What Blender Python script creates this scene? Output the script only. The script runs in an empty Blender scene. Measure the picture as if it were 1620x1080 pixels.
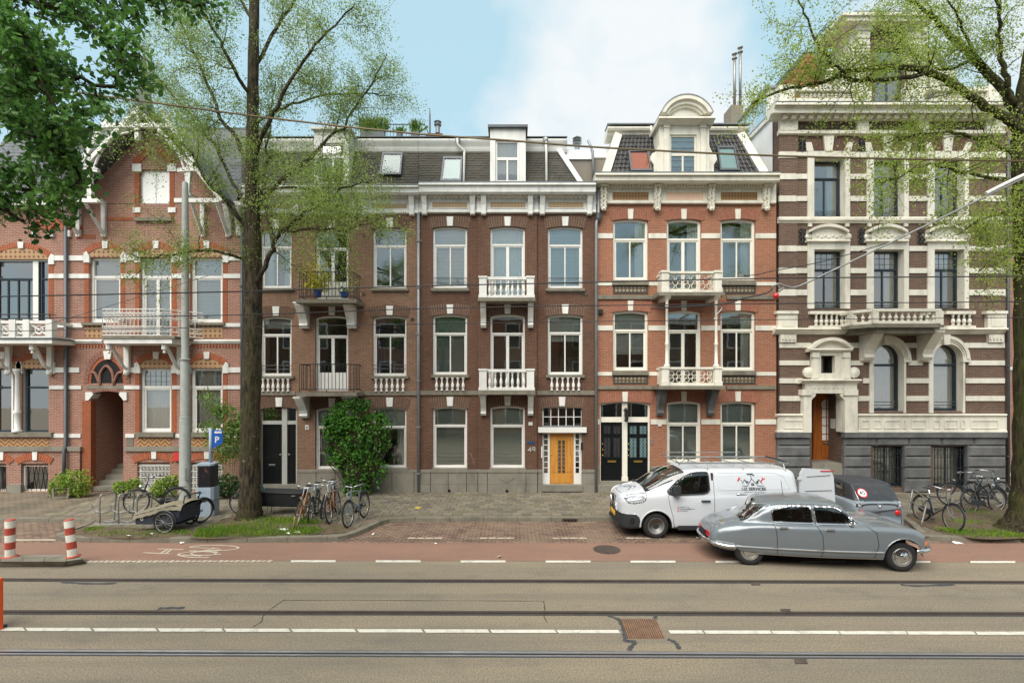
import bpy, bmesh, math, random
import numpy as np
from mathutils import Vector, Matrix
from mathutils.bvhtree import BVHTree
R = math.radians
rnd = random.Random(7)
sc = bpy.context.scene
COL = sc.collection
# ---------------------------------------------------------------- camera
F, H, HY, CX = 793.0, 3.95, 612.0, 810.0        # focal length in photo pixels, eye height, horizon row, centre column
cam = bpy.data.cameras.new('camera')
cam.sensor_width = 36.0
cam.lens = 36.0 * F / 1620.0
cam.shift_y = (HY - 540.0) / 1620.0
cam.clip_start = 0.1
cam.clip_end = 2000.0
camo = bpy.data.objects.new('camera', cam)
COL.objects.link(camo)
camo.location = (0, 0, H)
camo.rotation_euler = (R(90), 0, 0)
sc.camera = camo
# ---------------------------------------------------------------- sky and sun
SUN_EL, SUN_AZ = 52.0, 208.0                    # degrees; azimuth clockwise from +Y
wd = bpy.data.worlds.new('World')
sc.world = wd
wd.use_nodes = True
nt = wd.node_tree
nt.nodes.clear()
def wn(t, **k):
 n = nt.nodes.new(t)
 for a, b in k.items():
  setattr(n, a, b)
 return n
sky = wn('ShaderNodeTexSky', sky_type='NISHITA', sun_disc=False, sun_elevation=R(SUN_EL), sun_rotation=R(SUN_AZ),
   altitude=0.0, air_density=1.0, dust_density=1.6, ozone_density=1.0)
tc = wn('ShaderNodeTexCoord')
mp = wn('ShaderNodeMapping')
mp.inputs['Scale'].default_value = (1.0, 1.0, 1.5)
mp.inputs['Location'].default_value = (2.4, 0.1, 0.42)
nz = wn('ShaderNodeTexNoise')
nz.inputs['Scale'].default_value = 2.1
nz.inputs['Detail'].default_value = 7.0
nz.inputs['Roughness'].default_value = 0.5
nz.inputs['Distortion'].default_value = 0.25
cr = wn('ShaderNodeValToRGB')
cr.color_ramp.elements[0].position = 0.43
cr.color_ramp.elements[1].position = 0.58
# thin veil: the blue itself is pale in this light
veil = wn('ShaderNodeMix', data_type='RGBA')
veil.inputs[0].default_value = 0.8
veil.inputs[7].default_value = (3.45, 5.1, 5.75, 1)
mx = wn('ShaderNodeMix', data_type='RGBA')
mx.inputs[7].default_value = (5.35, 5.6, 5.75, 1)
bgn = wn('ShaderNodeBackground')
bgn.inputs['Strength'].default_value = 0.085
wo = wn('ShaderNodeOutputWorld')
L = nt.links.new
L(tc.outputs['Generated'], mp.inputs['Vector'])
L(mp.outputs['Vector'], nz.inputs['Vector'])
L(nz.outputs['Fac'], cr.inputs['Fac'])
L(sky.outputs['Color'], veil.inputs[6])
L(veil.outputs[2], mx.inputs[6])
L(cr.outputs['Color'], mx.inputs[0])
L(mx.outputs[2], bgn.inputs['Color'])
L(bgn.outputs['Background'], wo.inputs['Surface'])
sl = bpy.data.lights.new('sun', 'SUN')
sl.energy = 2.7
sl.angle = R(58)
sl.color = (1.0, 0.95, 0.88)
so = bpy.data.objects.new('sun', sl)
COL.objects.link(so)
so.rotation_euler = (R(90 - SUN_EL), 0, R(180 - SUN_AZ))
so.location = (-6, -10, 30)
sc.view_settings.view_transform = 'Standard'
sc.view_settings.look = 'None'
sc.view_settings.exposure = 1.0
sc.view_settings.gamma = 1.0
sc.view_settings.use_curve_mapping = False
sc.cycles.max_bounces = 6
sc.cycles.transparent_max_bounces = 12
sc.cycles.use_denoising = True
# ---------------------------------------------------------------- photo pixel -> place
FY = 18.36                                     # the row of facades
def fx(px, d=0.0): return (px - CX) * (FY - d) / F
def fz(py, d=0.0): return H - (py - HY) * (FY - d) / F
def P(px, py, Y): return Vector(((px - CX) * Y / F, Y, H - (py - HY) * Y / F))
def G(px, py, z=0.0):
 Y = F * (H - z) / (py - HY)
 return Vector(((px - CX) * Y / F, Y, z))
# ---------------------------------------------------------------- materials
def lin(c): return c / 12.92 if c <= 0.04045 else ((c + 0.055) / 1.055) ** 2.4
def S(r, g, b): return (lin(r / 255.), lin(g / 255.), lin(b / 255.), 1.0)
def mul(c, k): return (min(1, c[0] * k), min(1, c[1] * k), min(1, c[2] * k), 1.0)
class NT:
 def __init__(s, name):
  s.m = bpy.data.materials.new(name)
  s.m.use_nodes = True
  s.t = s.m.node_tree
  s.t.nodes.clear()
  s.out = s.n('ShaderNodeOutputMaterial')
 def n(s, t, ins=None, **k):
  n = s.t.nodes.new(t)
  for a, b in k.items():
   setattr(n, a, b)
  for a, b in (ins or {}).items():
   if isinstance(b, bpy.types.NodeSocket):
    s.t.links.new(b, n.inputs[a])
   else:
    n.inputs[a].default_value = b
  return n
 def math(s, op, a, b=0.0):
  return s.n('ShaderNodeMath', {0: a, 1: b}, operation=op).outputs[0]
 def mix(s, f, a, b, bt='MIX'):
  return s.n('ShaderNodeMix', {0: f, 6: a, 7: b}, data_type='RGBA', blend_type=bt).outputs[2]
 def noise(s, vec, scale, detail=3, rough=.55):
  return s.n('ShaderNodeTexNoise', {'Vector': vec, 'Scale': scale, 'Detail': detail, 'Roughness': rough}).outputs['Fac']
 def ramp(s, f, a, b, ca=(0, 0, 0, 1), cb=(1, 1, 1, 1)):
  r = s.n('ShaderNodeValToRGB', {'Fac': f})
  r.color_ramp.elements[0].position = a
  r.color_ramp.elements[1].position = b
  r.color_ramp.elements[0].color = ca
  r.color_ramp.elements[1].color = cb
  return r.outputs['Color']
 def obj(s): return s.n('ShaderNodeTexCoord').outputs['Object']
 def scl(s, v, x, y, z):
  return s.n('ShaderNodeMapping', {'Vector': v, 'Scale': (x, y, z)}).outputs[0]
 def bump(s, h, st, dist=.01):
  return s.n('ShaderNodeBump', {'Height': h, 'Strength': st, 'Distance': dist}).outputs[0]
 def bsdf(s, col, rough=.6, metal=0., normal=None, spec=.5, **k):
  b = s.n('ShaderNodeBsdfPrincipled', {'Base Color': col, 'Roughness': rough, 'Metallic': metal, 'Specular IOR Level': spec})
  if normal is not None:
   s.t.links.new(normal, b.inputs['Normal'])
  for a, v in k.items():
   b.inputs[a.replace('_', ' ')].default_value = v
  return b.outputs[0]
 def end(s, sh):
  s.t.links.new(sh, s.out.inputs['Surface'])
  return s.m
def plain(name, col, rough=.6, metal=0., var=.12, scale=4., bump=0., bscale=40., spec=.5, streak=False, dirt=None, damt=.35, **k):
 t = NT(name)
 v = t.obj()
 vv = t.scl(v, 1, 1, .18) if streak else v
 n = t.noise(vv, scale, 5)
 c = t.mix(t.ramp(n, .3, .72), mul(col, 1 - var), mul(col, 1 + var * .6))
 if dirt is not None:
  d = t.ramp(t.noise(t.scl(v, 1, 1, .45), scale * .7, 7, .65), .5, .78)
  c = t.mix(t.math('MULTIPLY', d, damt), c, dirt)
 nm = None
 if bump:
  nm = t.bump(t.noise(v, bscale, 3), bump)
 return t.end(t.bsdf(c, rough, metal, nm, spec, **k))
def brick(name, c1, c2, mortar, bw=.215, rh=.0625, ms=.012, stain=S(60, 52, 48), samt=.4, dia=False):
 t = NT(name)
 sp = t.n('ShaderNodeSeparateXYZ', {0: t.obj()})
 u = t.math('ADD', sp.outputs[0], sp.outputs[1])
 vec = t.n('ShaderNodeCombineXYZ', {0: u, 1: sp.outputs[2]}).outputs[0]
 b = t.n('ShaderNodeTexBrick', {'Vector': vec, 'Color1': c1, 'Color2': c2, 'Mortar': mortar, 'Scale': 1.0,
   'Mortar Size': ms, 'Mortar Smooth': .3, 'Bias': 0., 'Brick Width': bw, 'Row Height': rh})
 big = t.noise(vec, .55, 6, .62)
 mid = t.noise(t.scl(vec, 1, 3.4, 1), 4.6, 4)
 c = t.mix(t.ramp(mid, .3, .7), b.outputs['Color'], mul(c2, .8))
 c = t.mix(.55, b.outputs['Color'], c)
 st = t.ramp(t.noise(t.scl(vec, 1, .4, 1), .9, 8, .75), .44, .68)
 c = t.mix(t.math('MULTIPLY', st, samt), c, stain)
 c = t.mix(t.ramp(big, .35, .7), t.mix(.35, c, mul(c1, 1.3)), c)
 inv = t.math('SUBTRACT', 1.0, b.outputs['Fac'])
 nm = t.bump(t.math('ADD', inv, t.math('MULTIPLY', mid, .35)), .55, .008)
 return t.end(t.bsdf(c, .85, 0, nm, .25))
def glass(name, tint=(.9, .95, .92, 1), k=6.0, wob=.06):
 t = NT(name)
 fr = t.n('ShaderNodeFresnel', {'IOR': 1.52}).outputs[0]
 n = t.bump(t.noise(t.obj(), 1.6, 2), wob, .02)
 f = t.n('ShaderNodeMath', {0: fr, 1: k}, operation='MULTIPLY', use_clamp=True).outputs[0]
 tr = t.n('ShaderNodeBsdfTransparent', {'Color': tint}).outputs[0]
 gl = t.n('ShaderNodeBsdfGlossy', {'Color': (1, 1, 1, 1), 'Roughness': .015, 'Normal': n}).outputs[0]
 return t.end(t.n('ShaderNodeMixShader', {0: f, 1: tr, 2: gl}).outputs[0])
def leafmat(name, a, b, trans=.45, scale=1.3):
 t = NT(name)
 n1 = t.noise(t.obj(), scale, 2)
 n2 = t.noise(t.obj(), scale * 14, 1)
 c = t.mix(t.ramp(t.math('ADD', t.math('MULTIPLY', n1, .55), t.math('MULTIPLY', n2, .45)), .35, .65), a, b)
 d = t.bsdf(c, .5, 0, None, .35)
 tl = t.n('ShaderNodeBsdfTranslucent', {'Color': c}).outputs[0]
 return t.end(t.n('ShaderNodeMixShader', {0: trans, 1: d, 2: tl}).outputs[0])
M = {}
WH = S(232, 230, 222)
M['white'] = plain('white_paint', S(218, 217, 211), .5, var=.1, scale=3, streak=True, dirt=S(132, 126, 112), damt=.5)
M['cream'] = plain('cream_paint', S(218, 213, 198), .5, var=.12, scale=3, streak=True, dirt=S(122, 114, 96), damt=.55)
M['frame'] = plain('window_paint', S(222, 220, 213), .35, var=.04, scale=3)
M['frame_dark'] = plain('dark_blue_paint', S(38, 50, 58), .35, var=.1, scale=3)
M['stone'] = plain('grey_stone', S(130, 125, 113), .85, var=.16, scale=3, bump=.25, dirt=S(84, 80, 70), damt=.6)
M['stone_dk'] = plain('blue_stone', S(102, 102, 101), .8, var=.3, scale=3, bump=.5, bscale=14, dirt=S(52, 52, 52), damt=.6)
M['slabgrey'] = plain('weathered_slab', S(122, 116, 102), .9, var=.2, scale=4, bump=.2, dirt=S(70, 70, 58), damt=.7)
M['zinc'] = plain('zinc', S(140, 143, 145), .45, .35, var=.12, scale=3, dirt=S(100, 98, 94))
M['zinc_dk'] = plain('dark_zinc', S(82, 86, 90), .5, .3, var=.12, scale=3)
M['black'] = plain('black_iron', S(30, 31, 33), .5, .1, var=.2)
M['wrought'] = plain('wrought_iron', S(38, 40, 45), .55, .2, var=.2)
M['brickA'] = brick('brick_pink_brown', S(154, 108, 93), S(127, 88, 77), S(182, 162, 143), samt=.25, stain=S(91, 70, 62))
M['brickO'] = brick('brick_orange', S(158, 86, 55), S(138, 70, 43), S(137, 101, 79), bw=.11, samt=.2, stain=S(93, 55, 40))
M['brickB'] = brick('brick_brown_red', S(136, 100, 78), S(106, 78, 64), S(147, 132, 113), samt=.4, stain=S(67, 56, 48))
M['brickC'] = brick('brick_deep_brown', S(104, 71, 56), S(80, 55, 45), S(116, 99, 82), samt=.45, stain=S(52, 40, 33))
M['brickD'] = brick('brick_red', S(157, 102, 78), S(134, 82, 61), S(164, 141, 117), samt=.3, stain=S(107, 70, 56))
M['brickE'] = brick('brick_dark_brown', S(112, 88, 75), S(86, 67, 59), S(128, 115, 101), samt=.4, stain=S(63, 52, 46))
M['voussC'] = plain('voussoir_brown', S(100, 74, 58), .85, var=.3, scale=9)
M['voussD'] = plain('voussoir_red', S(150, 94, 72), .85, var=.25, scale=9)
M['voussO'] = plain('voussoir_orange', S(164, 90, 58), .8, var=.22, scale=9)
M['voussA'] = plain('voussoir_pink_brown', S(138, 98, 84), .85, var=.22, scale=9)
M['voussE'] = plain('voussoir_dark_brown', S(100, 72, 60), .85, var=.25, scale=9)
M['mortar'] = plain('mortar', S(150, 134, 118), .95, var=.15)
M['slate'] = plain('roof_slate_moss', S(68, 65, 56), .85, var=.35, scale=1.6, dirt=S(70, 74, 46), damt=.5, bump=.2)
M['slateA'] = plain('roof_slate_blue', S(84, 88, 92), .7, var=.35, scale=2)
M['pantile'] = plain('black_pantile', S(58, 57, 57), .55, var=.35, scale=5, dirt=S(98, 92, 78), damt=.5)
M['redtile'] = plain('red_tile', S(146, 82, 58), .8, var=.3, scale=5)
M['plaster'] = plain('white_plaster', S(226, 228, 228), .8, var=.06, scale=1.5, streak=True, dirt=S(170, 168, 160))
M['gplaster'] = plain('grey_plaster', S(132, 124, 112), .9, var=.2, scale=1.5, streak=True, dirt=S(86, 80, 72))
M['glass'] = glass('window_glass')
M['roofglass'] = glass('roof_window_glass', k=1.2)
M['carglass'] = glass('car_glass', (.5, .56, .55, 1), 2.4, .0)
M['room'] = plain('room_wall', S(170, 164, 152), .9, var=.15, scale=.8)
M['blind'] = plain('grey_green_blind', S(206, 214, 204), .7, var=.06, scale=2)
M['blindw'] = plain('white_blind', S(240, 240, 236), .7, var=.05, scale=2)
M['curtain'] = plain('white_curtain', S(240, 238, 230), .9, var=.06, scale=3)
M['curtainb'] = plain('blue_curtain', S(44, 70, 112), .9, var=.15, scale=3)
M['doorblack'] = plain('black_green_paint', S(15, 19, 21), .3, var=.25, scale=3)
M['brass'] = plain('brass', S(196, 160, 80), .35, .8, var=.1)
M['steel'] = plain('galvanised_steel', S(150, 150, 146), .45, .6, var=.2, scale=8)
M['polegrey'] = plain('pole_grey_paint', S(140, 144, 138), .65, var=.15, scale=5, dirt=S(104, 104, 92), damt=.6)
M['chrome'] = plain('chrome', S(215, 216, 218), .12, 1., var=.05)
M['rubber'] = plain('rubber', S(34, 34, 34), .85, var=.2)
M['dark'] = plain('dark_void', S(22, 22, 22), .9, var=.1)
# ---------------------------------------------------------------- mesh builder
class MB:
 def __init__(s):
  s.v, s.f, s.sm = [], [], False
 def add(s, vs, fs):
  o = len(s.v)
  s.v.extend([tuple(p) for p in vs])
  s.f.extend([tuple(i + o for i in f) for f in fs])
  return s
 def box(s, x0, x1, y0, y1, z0, z1):
  if x0 > x1: x0, x1 = x1, x0
  if y0 > y1: y0, y1 = y1, y0
  if z0 > z1: z0, z1 = z1, z0
  return s.add([(x0, y0, z0), (x1, y0, z0), (x1, y1, z0), (x0, y1, z0), (x0, y0, z1), (x1, y0, z1), (x1, y1, z1), (x0, y1, z1)],
      [(3, 2, 1, 0), (4, 5, 6, 7), (0, 1, 5, 4), (1, 2, 6, 5), (2, 3, 7, 6), (3, 0, 4, 7)])
 def obox(s, c, ax, ay, az, hx, hy, hz):           # oriented box
  c = Vector(c); X = Vector(ax).normalized() * hx; Y = Vector(ay).normalized() * hy; Z = Vector(az).normalized() * hz
  vs = [c + i * X + j * Y + k * Z for k in (-1, 1) for i, j in ((-1, -1), (1, -1), (1, 1), (-1, 1))]
  return s.add(vs, [(3, 2, 1, 0), (4, 5, 6, 7), (0, 1, 5, 4), (1, 2, 6, 5), (2, 3, 7, 6), (3, 0, 4, 7)])
 def hexa(s, vs):
  return s.add(vs, [(3, 2, 1, 0), (4, 5, 6, 7), (0, 1, 5, 4), (1, 2, 6, 5), (2, 3, 7, 6), (3, 0, 4, 7)])
 def prism(s, pts, y0, y1, ax='y'):                # polygon in (x,z) pushed along y, or (y,z) along x, or (x,y) along z
  n = len(pts)
  ar = sum(pts[i][0] * pts[(i + 1) % n][1] - pts[(i + 1) % n][0] * pts[i][1] for i in range(n))
  if (ar < 0): pts = pts[::-1]
  if ax == 'y': a = [(p[0], y0, p[1]) for p in pts]; b = [(p[0], y1, p[1]) for p in pts]
  elif ax == 'x': a = [(y1, p[0], p[1]) for p in pts]; b = [(y0, p[0], p[1]) for p in pts]
  else: a = [(p[0], p[1], y1) for p in pts]; b = [(p[0], p[1], y0) for p in pts]
  fs = [tuple(range(n)), tuple(range(2 * n - 1, n - 1, -1))]
  for i in range(n):
   j = (i + 1) % n
   fs.append((i, i + n, j + n, j))
  return s.add(a + b, fs)
 def ring(s, po, pi, y0, y1):                      # frame between two outlines of equal point count, in (x,z)
  n = len(po)
  vs = [(p[0], y0, p[1]) for p in po] + [(p[0], y0, p[1]) for p in pi] + [(p[0], y1, p[1]) for p in po] + [(p[0], y1, p[1]) for p in pi]
  fs = []
  for i in range(n):
   j = (i + 1) % n
   fs += [(i, j, n + j, n + i), (2 * n + j, 2 * n + i, 3 * n + i, 3 * n + j), (i, 2 * n + i, 2 * n + j, j), (n + j, 3 * n + j, 3 * n + i, n + i)]
  return s.add(vs, fs)
 def tube(s, pts, r, n=6, caps=True, closed=False):
  pts = [Vector(p) for p in pts]
  m = len(pts)
  rs = r if isinstance(r, (list, tuple)) else [r] * m
  up = None
  vs = []
  for i, p in enumerate(pts):
   if closed: d = pts[(i + 1) % m] - pts[i - 1]
   else: d = pts[min(i + 1, m - 1)] - pts[max(i - 1, 0)]
   d = d.normalized() if d.length > 1e-9 else Vector((0, 0, 1))
   if up is None:
    up = Vector((0, 0, 1)) if abs(d.z) < .9 else Vector((1, 0, 0))
   a = (up - d * up.dot(d)).normalized()
   up = a
   b = d.cross(a)
   for k in range(n):
    t = 2 * math.pi * k / n
    vs.append(p + (a * math.cos(t) + b * math.sin(t)) * rs[i])
  fs = []
  for i in range(m if closed else m - 1):
   j = (i + 1) % m
   for k in range(n):
    l = (k + 1) % n
    fs.append((i * n + k, i * n + l, j * n + l, j * n + k))
  if caps and not closed:
   fs += [tuple(range(n - 1, -1, -1)), tuple(range((m - 1) * n, m * n))]
  return s.add(vs, fs)
 def lathe(s, c, prof, n=8, ax='z'):
  vs = []
  for r, h in prof:
   for k in range(n):
    t = 2 * math.pi * k / n
    a, b = r * math.cos(t), r * math.sin(t)
    vs.append((c[0] + a, c[1] + b, c[2] + h) if ax == 'z' else ((c[0] + a, c[1] - h, c[2] + b) if ax == 'y' else (c[0] + h, c[1] + a, c[2] + b)))
  m = len(prof)
  fs = [(i * n + k, i * n + (k + 1) % n, (i + 1) * n + (k + 1) % n, (i + 1) * n + k) for i in range(m - 1) for k in range(n)]
  fs += [tuple(range(n - 1, -1, -1)), tuple(range((m - 1) * n, m * n))]
  return s.add(vs, fs)
 def grid(s, nu, nv, fn):
  return s.add([fn(i / (nu - 1), j / (nv - 1)) for i in range(nu) for j in range(nv)],
      [(i * nv + j, (i + 1) * nv + j, (i + 1) * nv + j + 1, i * nv + j + 1) for i in range(nu - 1) for j in range(nv - 1)])
 def smooth(s):
  s.sm = True
  return s
 def mesh(s, name, mat, org=(0, 0, 0)):
  me = bpy.data.meshes.new(name)
  if org[0] or org[1] or org[2]:
   vs = [(p[0] - org[0], p[1] - org[1], p[2] - org[2]) for p in s.v]
  else: vs = s.v
  me.from_pydata(vs, [], s.f)
  if s.sm: me.shade_smooth()
  me.materials.append(M[mat] if isinstance(mat, str) else mat)
  return me
 def build(s, name, mat, parent=None, label=None, cat=None, group=None, kind=None):
  return link(name, s.mesh(name, mat, worg(parent)), parent, label, cat, group, kind)
ORG = {}
def worg(p):                                          # world origin of the thing a part belongs to (parts themselves sit at 0)
 while p is not None and p.parent is not None:
  p = p.parent
 return ORG.get(p.name, (0, 0, 0)) if p is not None else (0, 0, 0)
def tag(o, label=None, cat=None, group=None, kind=None):
 if label: o['label'] = label
 if cat: o['category'] = cat
 if group: o['group'] = group
 if kind: o['kind'] = kind
 return o
def link(name, me, parent=None, label=None, cat=None, group=None, kind=None, loc=None):
 o = bpy.data.objects.new(name, me)
 COL.objects.link(o)
 if parent is not None: o.parent = parent
 if loc is not None: o.location = loc
 return tag(o, label, cat, group, kind)
def thing(name, label, cat, loc=(0, 0, 0), rz=0, group=None, world=True):
 """An Empty at the thing's base. world=True: its parts are given in world coordinates; else round the local origin."""
 o = bpy.data.objects.new(name, None)
 COL.objects.link(o)
 o.empty_display_size = .3
 o.location = loc
 o.rotation_euler = (0, 0, rz)
 if world: ORG[o.name] = tuple(loc)
 return tag(o, label, cat, group)
def put(name, me, parent, p):                          # shared mesh at world point p under parent
 o = worg(parent)
 return link(name, me, parent, loc=(p[0] - o[0], p[1] - o[1], p[2] - o[2]))
def copy_tree(o, parent=None):
 c = o.copy()
 COL.objects.link(c)
 c.parent = parent
 for ch in o.children: copy_tree(ch, c)
 return c
def crom(pts, k=6, closed=False):                      # Catmull-Rom through points
 pts = [Vector(p) for p in pts]
 n = len(pts)
 out = []
 for i in range(n if closed else n - 1):
  if closed: a, b, c, d = pts[i - 1], pts[i], pts[(i + 1) % n], pts[(i + 2) % n]
  else: a, b, c, d = pts[max(i - 1, 0)], pts[i], pts[i + 1], pts[min(i + 2, n - 1)]
  for j in range(k):
   t = j / k
   out.append(.5 * ((2 * b) + (c - a) * t + (2 * a - 5 * b + 4 * c - d) * t * t + (3 * b - a - 3 * c + d) * t ** 3))
 if not closed: out.append(pts[-1])
 return out
# ================================================================ facade kit
PZ = 0.13                                             # pavement level at the houses
def pbox(name, mat, par, x0, x1, y0, y1, d0, d1, **k): # box from photo pixels; d0 = how far its front stands out of the wall plane, d1 = its back
 b = MB().box(fx(x0, d0), fx(x1, d0), FY - d0, FY - d1, fz(y1, d0), fz(y0, d0))
 return b.build(name, mat, par, **k)
def arcpts(x0, x1, zs, zc, n=8):                      # segmental arch from (x1,zs) over the crown zc to (x0,zs)
 w = (x1 - x0) / 2
 r = zc - zs
 if r < 1e-4: return [(x1 + (x0 - x1) * i / n, zs) for i in range(n + 1)]
 rad = (w * w + r * r) / (2 * r)
 cx, cz = (x0 + x1) / 2, zc - rad
 a = math.asin(min(1, w / rad))
 if r > w: a = math.pi - a
 return [(cx + rad * math.sin(a - 2 * a * i / n), cz + rad * math.cos(a - 2 * a * i / n)) for i in range(n + 1)]
def outline(x0, x1, z0, zs, zc, n=8):
 return [(x0, z0), (x1, z0)] + arcpts(x0, x1, zs, zc, n)
def wall(par, mat, x0, x1, y0, y1, holes, d=0.0, deep=.22, back=8.0, name='wall', base=None):
 """Brick front with real openings (pixel rectangles) and their reveals, plus side and rear walls."""
 X0, X1, Z0, Z1 = fx(x0, d), fx(x1, d), (PZ - .1 if base is None else base), fz(y0, d)
 if y1 is not None: Z0 = fz(y1, d)
 hs = [(fx(a, d), fx(b, d), max(fz(f, d), Z0), fz(e, d)) for a, b, e, f in holes]
 xs = sorted({X0, X1} | {v for h in hs for v in h[:2] if X0 < v < X1})
 zs = sorted({Z0, Z1} | {v for h in hs for v in h[2:] if Z0 < v < Z1})
 m = MB()
 Y = FY - d
 for i in range(len(xs) - 1):
  for j in range(len(zs) - 1):
   cx, cz = (xs[i] + xs[i + 1]) / 2, (zs[j] + zs[j + 1]) / 2
   if any(h[0] < cx < h[1] and h[2] < cz < h[3] for h in hs): continue
   m.add([(xs[i], Y, zs[j]), (xs[i + 1], Y, zs[j]), (xs[i + 1], Y, zs[j + 1]), (xs[i], Y, zs[j + 1])], [(0, 1, 2, 3)])
 for a, b, c, e in hs:
  m.add([(a, Y, c), (b, Y, c), (b, Y, e), (a, Y, e), (a, Y + deep, c), (b, Y + deep, c), (b, Y + deep, e), (a, Y + deep, e)],
    [(0, 3, 7, 4), (1, 5, 6, 2), (0, 4, 5, 1), (3, 2, 6, 7)])
 if back:
  m.add([(X0, Y, Z0), (X1, Y, Z0), (X1, Y, Z1), (X0, Y, Z1), (X0, Y + back, Z0), (X1, Y + back, Z0), (X1, Y + back, Z1), (X0, Y + back, Z1)],
    [(0, 3, 7, 4), (1, 5, 6, 2), (4, 7, 6, 5), (3, 2, 6, 7)])
 return m.build(name, mat, par)
def voussoirs(par, mat, x0, x1, ycrown, rise, thick, d=0.0, proud=.018, deep=.16, over=0, n=None, name='brick_arch', a_end=None):
 """Arch of radiating bricks over an opening; px in."""
 X0, X1 = fx(x0 - over, d), fx(x1 + over, d)
 zc = fz(ycrown, d); r = rise * (FY - d) / F; t = thick * (FY - d) / F
 w = (X1 - X0) / 2
 rad = (w * w + r * r) / (2 * r)
 cx, cz = (X0 + X1) / 2, zc - rad
 a = math.asin(min(1, w / rad))
 if r > w: a = math.pi - a
 L_ = 2 * a * (rad + t * .5)
 n = n or max(7, int(L_ / .085))
 m = MB()
 rr = random.Random(int(x0 * 7 + ycrown))
 for i in range(n):
  g = .17 / n
  t0 = -a + 2 * a * (i + g * n * .5) / n; t1 = -a + 2 * a * (i + 1 - g * n * .5) / n
  y0 = FY - d - proud + rr.uniform(-.004, .004)
  q = [(cx + q_ * math.sin(u), cz + q_ * math.cos(u)) for q_, u in ((rad, t0), (rad, t1), (rad + t, t1), (rad + t, t0))]
  m.prism(q, y0, FY - d + deep)
 o = m.build(name, mat, par)
 pts = [(cx + rad * 1.0005 * math.sin(-a + 2 * a * i / 14), cz + rad * 1.0005 * math.cos(-a + 2 * a * i / 14)) for i in range(15)]
 pts += [(cx + (rad + t * .985) * math.sin(a - 2 * a * i / 14), cz + (rad + t * .985) * math.cos(a - 2 * a * i / 14)) for i in range(15)]
 MB().prism(pts, FY - d - proud + .012, FY - d + deep - .01).build('mortar_bed', 'mortar', o)
 return o
def keystone(par, mat, cx, y0, y1, w0, w1, d=.05):
 a, b = fz(y0, d), fz(y1, d)
 pts = [(fx(cx - w0 / 2, d), a), (fx(cx + w0 / 2, d), a), (fx(cx + w1 / 2, d), b), (fx(cx - w1 / 2, d), b)]
 return MB().prism(pts, FY - d, FY + .05).build('keystone', mat, par)
def wavy(x0, x1, z0, z1, y, amp=.03, folds=8, n=None):
 n = n or folds * 6
 return MB().grid(n, 2, lambda u, v: (x0 + (x1 - x0) * u + .008 * math.sin(u * 51), y + amp * math.sin(u * folds * 6.283) * (.8 + .3 * math.sin(9 * u)), z0 + (z1 - z0) * v)).smooth()
def slats(x0, x1, z0, z1, y, step=.05):
 m = MB()
 z = z1
 while z > z0 + .02:
  m.add([(x0, y - .012, z - .044), (x1, y - .012, z - .044), (x1, y + .012, z), (x0, y + .012, z)], [(0, 1, 2, 3)])
  z -= step
 return m
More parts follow.
